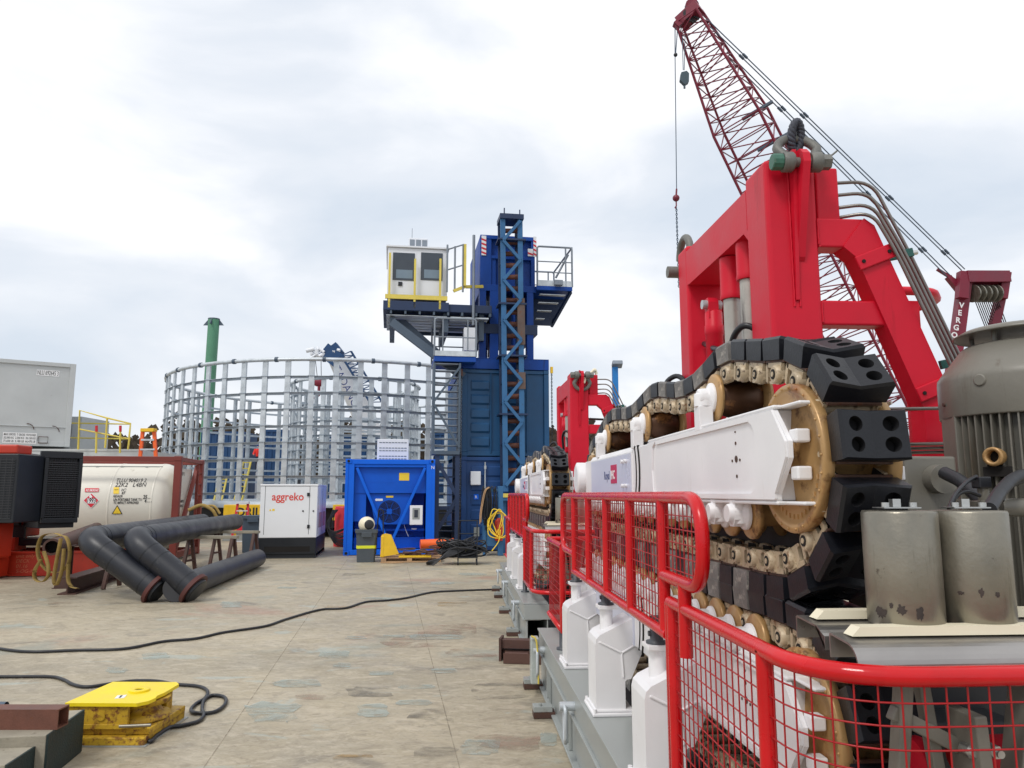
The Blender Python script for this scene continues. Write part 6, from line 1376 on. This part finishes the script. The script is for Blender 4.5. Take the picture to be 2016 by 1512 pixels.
M = frame(G(118, 1159), DK); T = thing('pipe_stand', M, 'rusty steel stand post under the open ended pipe', 'stand')
q = MB(M); q.bx(-.1, .1, 0, .015, .0, .72); q.bx(-.1, .1, .2, .215, 0, .72); q.bx(-.01, .01, .015, .2, 0, .72); q.bx(-.13, .17, -.02, .24, .0, .012); q.bx(-.16, .16, -.03, .25, .72, .74); q.build('stand_post', BRN, T)
A, B = W(133, 1142, 12.9), W(300, 1090, 18); A.z = B.z = .14; q = MB(); u2 = (B-A).normalized()
for dz, hh, ww in ((.13, .02, .28), (-.13, .02, .28), (0, .24, .02)): q.bar(A+Vector((0, 0, dz)), B+Vector((0, 0, dz)), ww, hh)
tag(q.build('steel_beam', BRN, origin=A), 'rusty H-beam lying on the deck under the black pipes', 'beam')
q = MB()
wdir = (u*.75+Vector((.62, 0, 0))).normalized()
def band(P, wd=.034, th=.005):
    P = spline(P, 6); vs = []; k = len(P)
    for p in P:
        for s_, t_ in ((-1, 0), (1, 0), (1, 1), (-1, 1)): vs.append(p+wdir*wd*s_+((p-a).normalized() if (p-a).length > .05 else e2)*th*t_)
    q.add(vs, [(i*4+j, i*4+(j+1) % 4, (i+1)*4+(j+1) % 4, (i+1)*4+j) for i in range(k-1) for j in range(4)], True)
def sp(px, py, dy=-.02): return W(px, py, 12.5+dy)
band([sp(107, 1058), sp(128, 1056), sp(137, 1080), sp(134, 1110), sp(118, 1126), sp(95, 1124), sp(80, 1106), sp(75, 1080), sp(84, 1056), sp(107, 1050), sp(124, 1056)])
band([sp(82, 1100, -.1), sp(69, 1122, -.1), sp(70, 1140, -.1), sp(84, 1145, -.1), sp(95, 1132, -.1), sp(94, 1110, -.1), sp(86, 1085, -.1)], .034)
band([sp(120, 1060, -.15), sp(112, 1100, -.15), sp(106, 1140, -.15), sp(112, 1151, -.15), sp(122, 1120, -.15), sp(126, 1080, -.15)], .034)
band([sp(135, 1110, -.1), sp(134, 1140, -.1), sp(140, 1154, -.1), sp(152, 1158, -.1)], .034)
tag(q.build('webbing_sling', SLG, origin=a), 'gold webbing sling looped over the rusty pipe end', 'sling')
# saw horses
def sawhorse(o, deg, label, h=.74, w_=.9):
    M = frame(o, deg); T = thing('saw_horse', M, label, 'saw horse', 'steel saw horses'); q = MB(M); q.bx(-.1, w_+.1, -.07, .07, h, h+.06); q.build('top_bar', WOOD, T, bev=.005)
    for x in (0, w_):
        for s_ in (-1, 1): q = MB(M); q.bar((x, s_*.05, h), (x, s_*.30, .005), .06, .06); q.build('leg', BRN, T)
        q = MB(M); q.bar((x, -.2, .3), (x, .2, .3), .04, .04); q.build('leg_tie', BRN, T)
    return T
sawhorse(W(372, 1115, 15.9)*Vector((1, 1, 0)) if False else Vector((W(372, 1110, 15.9).x, 15.9, 0)), -4, 'steel trestle with timber top under the middle of the raised pipes')
sawhorse(Vector((W(425, 1095, 18).x, 18, 0)), -4, 'steel trestle with timber top under the far end of the raised pipes')
sawhorse(Vector((W(222, 1120, 13.9).x, 13.9, 0)), 2, 'steel trestle under the raised pipes just behind the elbows', .68, .8)
# small red and white step stool, dark bin beside the generator
c = G(475, 1078); M = frame(c, 10); T = thing('step_stool', M, 'red legged step ladder with white treads left of the dark bin', 'ladder')
for x in (-.28, .22): q = MB(M); q.bar((x*.6, 0, 1.35), (x, -.25, .02), .07, .04); q.build('ladder_rail', SIGR, T); q = MB(M); q.bar((x*.6, .02, 1.35), (x, .35, .02), .06, .04); q.build('ladder_rail', YEL, T)
q = MB(M)
for k in range(4): f = (k+.6)/4.4; q.bx(-.28*(1-.4*f), .22*(1-.4*f), -.25*(1-f)-.03, -.25*(1-f)+.05, 1.35*f, 1.35*f+.03)
q.bx(-.2, .17, -.1, .14, 1.34, 1.40); q.build('tread', CAB, T)
bin_(G(492, 1088)+Vector((0, .2, 0)), 'dark bin with black lid half hidden behind the white generator', 1.05, .30, SLT, False)
# red drum and hoses between generator and container
c = G(668, 1078)+Vector((0, .6, 0)); q = MB(frame(c, 0)); q.lathe([(.3, .3), (.3, 1.2), (.28, 1.25), (0, 1.25)], (0, 0, 0), 'z', 24); q.lathe([(.32, .004), (.32, .3)], (0, 0, 0), 'z', 24); tag(q.build('red_drum', SIGR, origin=c), 'red drum between the white generator and the bright blue container', 'drum')
rr = random.Random(9); q = MB(frame(c, 0))
for k in range(12): q.tube(spline([(-.2+rr.uniform(-.1, .1), -.4, 1.15), (-.35+rr.uniform(-.1, .1), -.45, .7), (-.2, -.5, .15+.03*k), (.2+rr.uniform(-.1, .1), -.45, .1+.05*k), (.3, -.4, .6), (.25, -.36, 1.05+.01*k)], 6), .018, 6)
tag(q.build('generator_cables', HOSE, origin=c), 'loops of black cable hanging beside the white generator', 'cable')
# ---------------------------------------------------------------- yellow deck fairlead and foreground bits
M = frame(G(129, 1466), 0)
T = thing('deck_fairlead', M, 'chipped bright yellow steel roller fairlead box bolted to the deck', 'fairlead')
a0 = G(287, 1463); w_ = .56; H1 = .34
q = MB(M); w_ = LP(M, 285, 1462, 0).x; dp = .62
zt_ = LP(M, 283, 1383, 0).z
q.prism([(-.02, -.012), (w_-.06, -.02), (w_-.01, .04), (w_-.0, .12), (w_-.015, .17), (w_+.0, .26), (w_-.005, .50), (w_-.05, .56), (.0, .57)], 'z', zt_-.022, zt_)
q.lathe([(.07, zt_), (.07, zt_+.014), (.03, zt_+.015), (.028, zt_+.004)], (w_*.62, .3, 0), 'z', 24, caps=False)
tp = q.build('top_plate', YELB, T, bev=.004)
q = MB(M); q.lathe([(.028, zt_+.005), (0, zt_+.005)], (w_*.62, .3, 0), 'z', 16); q.build('grease_hole', HOLE, tp)
q = MB(M); q.T = Matrix.Translation((w_*.62-.04, .10, zt_+.0015)) @ Matrix.Rotation(.25, 4, 'Z'); q.bx(-.03, .03, 0, .085, -.001, .0006); q.build('white_label', TXW, tp)
q = MB(M); q.T = Matrix.Translation((w_*.62-.04, .10, zt_+.003)) @ Matrix.Rotation(.25, 4, 'Z'); q.bx(-.006, .006, .012, .072, -.001, .0006); q.build('black_mark', TXK, tp)
q = MB(M); q.bx(0, w_*.76, .002, .03, .10, zt_-.023); q.bx(0, .03, .03, .53, .10, zt_-.023); q.bx(-.01, w_+.01, -.012, .0, .10, .13); q.bx(.1, .105, -.004, .002, .13, .2); q.lathe([(.03, -.006), (.028, .0)], (w_*.42, .0, .18), 'y', 18); q.build('front_cheek', YELR, T, bev=.004)
q = MB(M); q.bx(.05, w_-.06, .44, .53, .10, zt_-.023); q.build('rear_cheek', YELR, T)
q = MB(M); q.lathe([(.20, .105), (.20, .13), (.15, .15), (.13, .18), (.14, .22), (.20, zt_-.06), (.20, zt_-.03)], (w_-.17, .26, 0), 'z', 40); q.build('roller', YELR, T)
q = MB(M); q.bx(-.02, w_+.01, -.04, .6, .004, .055); q.bx(-.01, w_+.02, .02, .58, .056, .098); q.build('base_plate', YELR, T, bev=.006)
q = MB(M); q.bx(-.04, w_+.03, -.055, .62, .001, .006); q.build('weld_apron', GRYL, T)
q = MB(M); q.cyl((w_-.16, -.035, .125), (w_+.04, -.015, .128), .011, n=8); q.build('pin', STLD, T)
# timber blocks and rusty tube
z1 = .30; A = G(95, 1512); B = G(167, 1512)
M = frame((B.x, B.y, 0), 22)
def slab(corner_px, zt, back_px, ln, label, name='timber_block'):
    p = G(*corner_px, zt); pb = G(*back_px, zt); dp = (pb-p).length; M = frame((p.x, p.y, 0), math.degrees(math.atan2(-(pb-p).x, (pb-p).y))); T = thing(name, M, label, 'timber'); q = MB(M); q.bx(-ln, -.0121, 0, dp, .004, zt); q.build('timber', WOOD, T, bev=.006)
    q = MB(M); q.bx(-.012, 0, -.001, dp+.001, .004, zt+.001); q.build('painted_end', WDK, T); return M
Ms = slab((96, 1447), .26, (167, 1397), 1.4, 'large grey timber block with dark painted end under the rusty tube')
slab((15, 1506), .20, (70, 1470), .9, 'lower grey timber block cut off by the bottom left corner')
c = G(112, 1437, .2605); M = frame((c.x, c.y, .2605), 0); T = thing('square_tube', M, 'rusty open square steel tube lying on the timber block', 'tube')
q = MB(M); s_ = .115; q.bx(-1.2, 0, 0, .008, 0, s_); q.bx(-1.2, 0, s_-.008, s_, 0, s_); q.bx(-1.2, 0, .0081, s_-.0081, s_-.008, s_); q.bx(-1.2, 0, .0081, s_-.0081, .0, .008); q.build('tube_wall', RST, T)
c = G(12, 1392, .2); q = MB(); q.tube([c+Vector((-.8, .0, 0)), c], .035, 16, caps=False); q.tube([c+Vector((-.3, 0, 0)), c+Vector((-.02, 0, 0))], .028, 14); tag(q.build('round_tube', SLT, origin=c), 'end of a thin dark round tube above the rusty tube, at the left edge', 'tube')
q = MB(); q.bx(c.x-.8, c.x-.1, c.y-.1, c.y+.1, .002, c.z-.035); tag(q.build('timber_block', WOOD, origin=(c.x, c.y, 0)), 'small timber block under the thin round tube at the left edge', 'timber')
# deck cables
def cable(P, r, label, m_=HOSE):
    q = MB(); q.tube(spline([G(x, y, r+.002) for x, y in P], 8), r, 8); tag(q.build('deck_cable', m_, origin=G(*P[0])), label, 'cable')
cable([(-60, 1265), (0, 1277), (60, 1283), (150, 1280), (245, 1277), (320, 1263), (385, 1257), (440, 1245), (520, 1233), (560, 1220), (610, 1205), (640, 1199), (680, 1197), (720, 1185), (760, 1182), (800, 1177), (850, 1166), (900, 1163), (978, 1160)], .015, 'long dark cable winding right across the deck')
cable([(-60, 1330), (0, 1332), (95, 1332), (125, 1338), (145, 1348), (175, 1352), (230, 1344), (270, 1340), (310, 1341), (345, 1347), (390, 1351), (408, 1360), (404, 1374), (385, 1386), (376, 1398), (388, 1404), (420, 1402), (440, 1390), (445, 1378), (438, 1371), (418, 1369), (402, 1378), (398, 1396), (401, 1408), (390, 1420), (360, 1428), (335, 1432), (310, 1447), (295, 1460), (286, 1445), (276, 1430)], .014, 'thin dark hose looping beside the yellow fairlead')
# steel channel scraps by the tensioner frame
M = frame(G(985, 1298), -8); T = thing('steel_channel', M, 'brown steel channel offcuts stacked on the deck beside the grey frame', 'offcut')
q = MB(M); q.bx(0, .012, -.1, .1, .0, .22); q.bx(.01, .012+.01, -.1, .1, .0, .22); q.bx(.022, .45, -.06, .06, .12, .20); q.build('welded_channel', BRN, T)
q = MB(M); q.bx(.06, .45, -.2, -.08, .004, .012); q.bx(.06, .45, -.2, -.192, .012, .1); q.bx(.06, .45, -.088, -.08, .012, .1); q.cyl((.07, -.14, .06), (.3, -.14, .06), .04, n=18); q.bx(.03, .45, .0, .12, .004, .1); q.build('roller_channel', BRN, T)
# guard with clear box at the frame corner
M = MT @ Matrix.Translation((.60, 6.55, 0)); T = thing('cable_guard', M, 'clear plastic wrapped tie rod standing at the corner of the near grey frame', 'guard')
q = MB(M); q.bx(0, .07, 0, .12, .09, .46); q.build('plastic_wrap', mat('clear wrap', (.42, .46, .44), .25, var=.2, scale=12), T, bev=.01); q = MB(M); q.tube(spline([(-.0, -.02, .48), (.04, -.03, .45), (.055, -.03, .3), (.06, -.02, .1)], 5), .008, 6); q.build('yellow_wire', YELP, T)
# ---------------------------------------------------------------- blue lamp pole beyond the gantry
a = W(1213, 722, 24); b_ = W(1214, 900, 24); M = frame((b_.x, 24, 0), 0); T = thing('lamp_pole', M, 'thin bright blue pole with a floodlight behind the farther gantry', 'lamp pole')
q = MB(M); q.bx(-.09, .09, -.09, .09, 0, a.z); q.build('pole', mat('sky blue paint', (.01, .19, .55), .45), T, bev=.01); q = MB(M); q.T = Matrix.Translation((.06, -.1, a.z+.06)) @ Matrix.Rotation(-.35, 4, 'X'); q.bx(-.16, .16, -.15, .15, -.07, .07); q.build('floodlight', GAL2, T, bev=.02)
# ---------------------------------------------------------------- red lattice crane
def lattice(q1, A, B, wA, wB, n, rc, rd, up=Vector((0, 0, 1)), side=None):
    d = (B-A).normalized(); s_ = d.cross(up).normalized() if side is None else side; t_ = s_.cross(d).normalized()
    def P(f, i): c = A.lerp(B, f); w_ = wA+(wB-wA)*f; sa, sb = ((-1,-1),(1,-1),(1,1),(-1,1))[i % 4]; return c+s_*w_/2*sa+t_*w_/2*sb
    for i in range(4): q1.tube([P(0, i), P(1, i)], rc, 6)
    for k in range(n):
        f0, f1 = k/n, (k+1)/n
        for i in range(4):
            q1.tube([P(f0, i), P(f0, i+1)], rd, 5, caps=False); a_, b__ = (i, i+1) if (k+i) % 2 else (i+1, i); q1.tube([P(f0, a_), P(f1, b__)], rd, 5, caps=False)
    return P
tipW = W(1356, 32, 31.0); footW = W(1800, 935, 36.0); kink = tipW.lerp(footW, .22)
M = frame((footW.x, footW.y, 0), 0); CRT = thing('lattice_crane', M, 'tall dark red lattice boom crane with pendant lines towering over the gantry', 'crane')
side = Vector((.86, -.5, 0)).normalized()
d_ = (footW-tipW).normalized(); side = (side-d_*side.dot(d_)).normalized()
q = MB(); lattice(q, tipW, kink, 1.0, 2.15, 9, .06, .028, side=side); q.build('boom_top', CRR, CRT)
q = MB(); lattice(q, kink, footW, 2.15, 2.5, 26, .065, .029, side=side); q.build('boom_lattice', CRR, CRT)
for f in (.0, .085, .19):
    q = MB(); c = kink.lerp(footW, f+.01); q.bar(c+Vector((0, 0, .3)), c+side*1.45+Vector((0, 0, .3)), .12, .12); q.build('walkway_strut', SLT, CRT)
q = MB(); t0 = tipW; q.bar(t0-side*.45+Vector((0, 0, -.1)), t0+side*.55+Vector((0, 0, .1)), .6, .5); q.bar(W(1352, 45, 31), W(1364, 0, 31), .35, .3); q.bar(W(1360, 30, 31), W(1371, -6, 31), .12, .2); q.bar(W(1343, 40, 31), W(1330, 52, 31), .35, .3); q.bar(W(1345, 22, 31), W(1341, 50, 31), .1, .12)
q.lathe([(.3, -.1), (.3, .1)], W(1362, 12, 31), 'y', 18); q.build('boom_head', CRR, CRT)
rr = random.Random(6); q = MB()
for k in range(12): c = W(1358+rr.uniform(-10, 10), 20+rr.uniform(-14, 24), 30.8); q.bar(c, c+Vector((rr.uniform(-.4, .4), 0, rr.uniform(-.4, .4))), .08, .08)
q.build('head_detail', DRK, CRT)
mt0 = W(1900, 545, 35); mt1 = W(1868, 790, 35); mr0 = W(1978, 545, 36); mr1 = W(1925, 790, 36)
def line(A, B, r, n_=3): q.tube([A, B], r, 4, caps=False)
for (A, B, kn) in ((W(1377, 32, 31), W(1893, 532, 35), (1455, 1571, 1740, 1855)), (W(1424, 104, 31.7), W(1868, 548, 35), (1531, 1697, 1810))):
    q = MB()
    for off in (Vector((0, 0, 0)), Vector((.16, 0, .05))): line(A+off, B+off, .018)
    for px in kn:
        f = (px-(1377 if kn[0] == 1455 else 1424))/((1893 if kn[0] == 1455 else 1868)-(1377 if kn[0] == 1455 else 1424)); f = f*A.y/(A.y*f+B.y*(1-f)) if False else f
        c = A.lerp(B, f); e_ = (B-A).normalized()
        for off in (Vector((0, 0, 0)), Vector((.16, 0, .05))): q.tube([c+off-e_*.14, c+off+e_*.14], .06, 6)
    q.build('pendant_line', SLT, CRT)
q = MB(); q.bar(W(1845, 530, 35), W(1893, 560, 35), .12, .12); q.bar(W(1866, 545, 35), W(1888, 572, 35), .3, .2); q.build('link_plate', CRR, CRT)
q = MB(); q.bar(mt0, mt1, .5, .45); q.bar(mr0, mr1, .4, .35); q.build('mast_leg', CRR, CRT, bev=.01)
tl, tr_, bl, br_ = W(1897, 540, 34.7), W(1980, 540, 35.7), W(1893, 588, 34.7), W(1972, 588, 35.7)
q = MB(); q.bar(tl+Vector((0, 0, -.15)), tr_+Vector((0, 0, -.15)), .5, .55); q.bar(tl+Vector((.1, .4, -.6)), tr_+Vector((0, .4, -.6)), .1, .8); q.bar(tl+Vector((0, 0, .1)), bl, .45, .4); q.bar(tr_+Vector((0, 0, .1)), br_, .4, .35); q.build('mast_head', CRR, CRT, bev=.01)
c0, c1 = W(1912, 578, 34.9), W(1962, 578, 35.5); q = MB(); u_ = (c1-c0).normalized()
for k in range(9): c = c0.lerp(c1, (k+.5)/9); q.tube([c-u_*.04, c+u_*.04], .42 if k % 2 == 0 else .3, 18)
q.build('rope_sheaves', STLD, CRT)
q = MB()
for k in range(12): c = c0.lerp(c1, (k+.5)/12); e_ = W(1944+k*4, 655, 36.5); q.tube([c, e_.lerp(c, -.25)], .018, 4, caps=False)
q.build('hoist_rope', BLK, CRT)
# lettering down the mast leg
lg = (mt1-mt0).normalized(); nrm = Vector((0, -1, 0)); 
for k, ch in enumerate('VERGONA'):
    c = W(1893-k*3.55-(4 if k else 0)*0, 606+k*14.6, 34.6); t_ = text(ch, Matrix.Translation(c) @ Matrix.Rotation(math.radians(8), 4, 'Y') @ Matrix.Rotation(math.pi/2, 4, 'X'), .36, TXW, CRT, align='CENTER', bold=.03)
for k, ch in enumerate('BU'):
    c = W(1872-k*3, 712+k*14, 34.6); text(ch, Matrix.Translation(c) @ Matrix.Rotation(math.radians(8), 4, 'Y') @ Matrix.Rotation(math.pi/2, 4, 'X'), .36, TXW, CRT, align='CENTER', bold=.03)
q = MB(); c = W(1875, 690, 34.6); q.bx(c.x-.12, c.x+.12, 34.58, 34.6, c.z-.1, c.z+.1); q.build('flag_decal', PNK, CRT)
# hanging ropes, ball and blocks
q = MB(); tp = W(1329, 55, 31); bt = W(1332, 372, 31); q.tube([tp, W(1329, 108, 31)], .018, 4); q.tube([W(1334, 55, 31), W(1330, 108, 31)], .018, 4); q.tube([W(1329, 108, 31), bt], .016, 4); q.build('whip_line', SLT, CRT)
q = MB(); q.ball(W(1330, 108, 31), .09, 10); q.build('line_guard', DRK, CRT)
q = MB(); c = W(1331, 390, 31); q.tube([bt, c], .04, 6); q.ball(c, .15, 16); q.tube([c-Vector((0, 0, .15)), c-Vector((0, 0, .35)), c-Vector((.06, 0, .42)), c-Vector((0, 0, .47))], .03, 6); q.build('headache_ball', CRR, CRT)
q = MB()
for k in range(38):
    z = c.z-.45-k*.092; ax = (1, 0, 0) if k % 2 else (0, 1, 0); q.tube([Vector((c.x, c.y, z))+Vector(ax)*.03*math.cos(t)+Vector((0, 0, .06))*math.sin(t) for t in [2*math.pi*j/8 for j in range(8)]], .014, 4, closed=True)
ch_ = q.build('long_chain', SLT, CRT)
q = MB(); q.tube([W(1343, 60, 31), W(1345, 138, 31)], .014, 4); q.tube([W(1349, 60, 31), W(1347, 138, 31)], .014, 4); q.build('block_rope', SLT, CRT)
q = MB(); c = W(1347, 155, 31); q.prism([(c.x-.2, c.z-.1), (c.x-.14, c.z+.25), (c.x+.1, c.z+.32), (c.x+.2, c.z+.2), (c.x+.18, c.z-.2), (c.x, c.z-.32)], 'y', c.y-.1, c.y+.1); q.tube([c-Vector((0, 0, .3)), c-Vector((0, 0, .45))], .05, 6); q.build('hook_block', mat('block blue grey', (.05, .08, .10), .5), CRT, bev=.02)
# ---------------------------------------------------------------- distant bare trees and scrub
def tree(px, py, Y, h, w_, label, seed, dense=False, base=None):
    rr = random.Random(seed); t = W(px, py, Y); b0 = -2.0; M = frame((t.x, Y, b0), 0); T = thing('bare_tree' if not dense else 'brown_tree', M, label, 'tree', 'distant trees'); H_ = t.z-b0; q = MB(M)
    tips = []
    def grow(p, d, ln, r_, lv):
        e_ = p+d*ln; r_ = max(r_, .035); q.tube([p, (p+e_)/2+Vector((rr.uniform(-1, 1), rr.uniform(-1, 1), 0))*ln*.04, e_], [r_, r_*.85, r_*.65], 5 if lv > 1 else 7, caps=False)
        if lv >= (5 if not dense else 4): tips.append(e_); return
        for _ in range(3 if lv < 4 else 2):
            dd = (d+Vector((rr.uniform(-.8, .8)*w_, rr.uniform(-.8, .8), rr.uniform(-.15, .5)))).normalized(); grow(e_-d*ln*rr.uniform(0, .3), dd, ln*rr.uniform(.62, .8), r_*.6, lv+1)
    grow(Vector((0, 0, 0)), Vector((0, 0, 1)), H_*.3, H_*.016, 0); q.build('trunk', BARK, T)
    if dense:
        q = MB(M)
        for e_ in tips:
            for _ in range(9):
                c = e_+Vector((rr.gauss(0, .5), rr.gauss(0, .5), rr.gauss(0, .45))); a_ = rr.uniform(0, 6.3); s_ = rr.uniform(.12, .28); v1 = Vector((math.cos(a_), math.sin(a_), rr.uniform(-.5, .5)))*s_; v2 = Vector((rr.uniform(-1, 1), rr.uniform(-1, 1), rr.uniform(.2, 1)))*s_; q.add([c-v1, c+v2, c+v1, c-v2], [(0, 1, 2, 3)])
        q.build('crown', LEAF, T)
rt = random.Random(31)
lab = ['bare grey tree behind the yellow handrail', 'bare tree left of the orange step ladder', 'brown leaved tree between the ladder and the carousel', 'brown bushy tree behind the orange step ladder', 'bare tree seen through the left of the carousel', 'bare twiggy tree between the tower and the farther gantry', 'bare tree seen through the middle of the carousel', 'bare tree at the far left of the handrail', 'brown tree low behind the ladder, leftmost of the brown ones', 'bare tree through the carousel beside the green post']
for i, (px, py, w_, dn) in enumerate(((185, 858, 1, 0), (225, 852, 1.1, 0), (322, 852, 1, 1), (285, 868, 1, 1), (470, 868, 1, 0), (1093, 848, .9, 0), (510, 860, 1, 0), (165, 862, 1, 0), (255, 876, 1.1, 1), (385, 866, 1, 0))):
    tree(px, py, 90+i*3, 0, w_, lab[i], 20+i, bool(dn))
rr = random.Random(77); q = MB()
for k in range(14000):
    x = rr.uniform(-110, 60); c = Vector((x, rr.uniform(125, 140), -2+(13.5+1.5*math.sin(x*.21)+1.3*math.sin(x*.63)+.8*math.sin(x*1.9)+rr.gauss(0, .6))*rr.random()**.6)); s_ = rr.uniform(.3, .8); v1 = Vector((1, rr.uniform(-.3, .3), rr.uniform(-.5, .5)))*s_; v2 = Vector((rr.uniform(-.4, .4), rr.uniform(-.4, .4), 1))*s_; q.add([c-v1, c-v2, c+v1, c+v2], [(0, 1, 2, 3)])
tag(q.build('far_scrub', LEAF), 'low band of brown winter scrub along the horizon', 'scrub', kind='stuff')
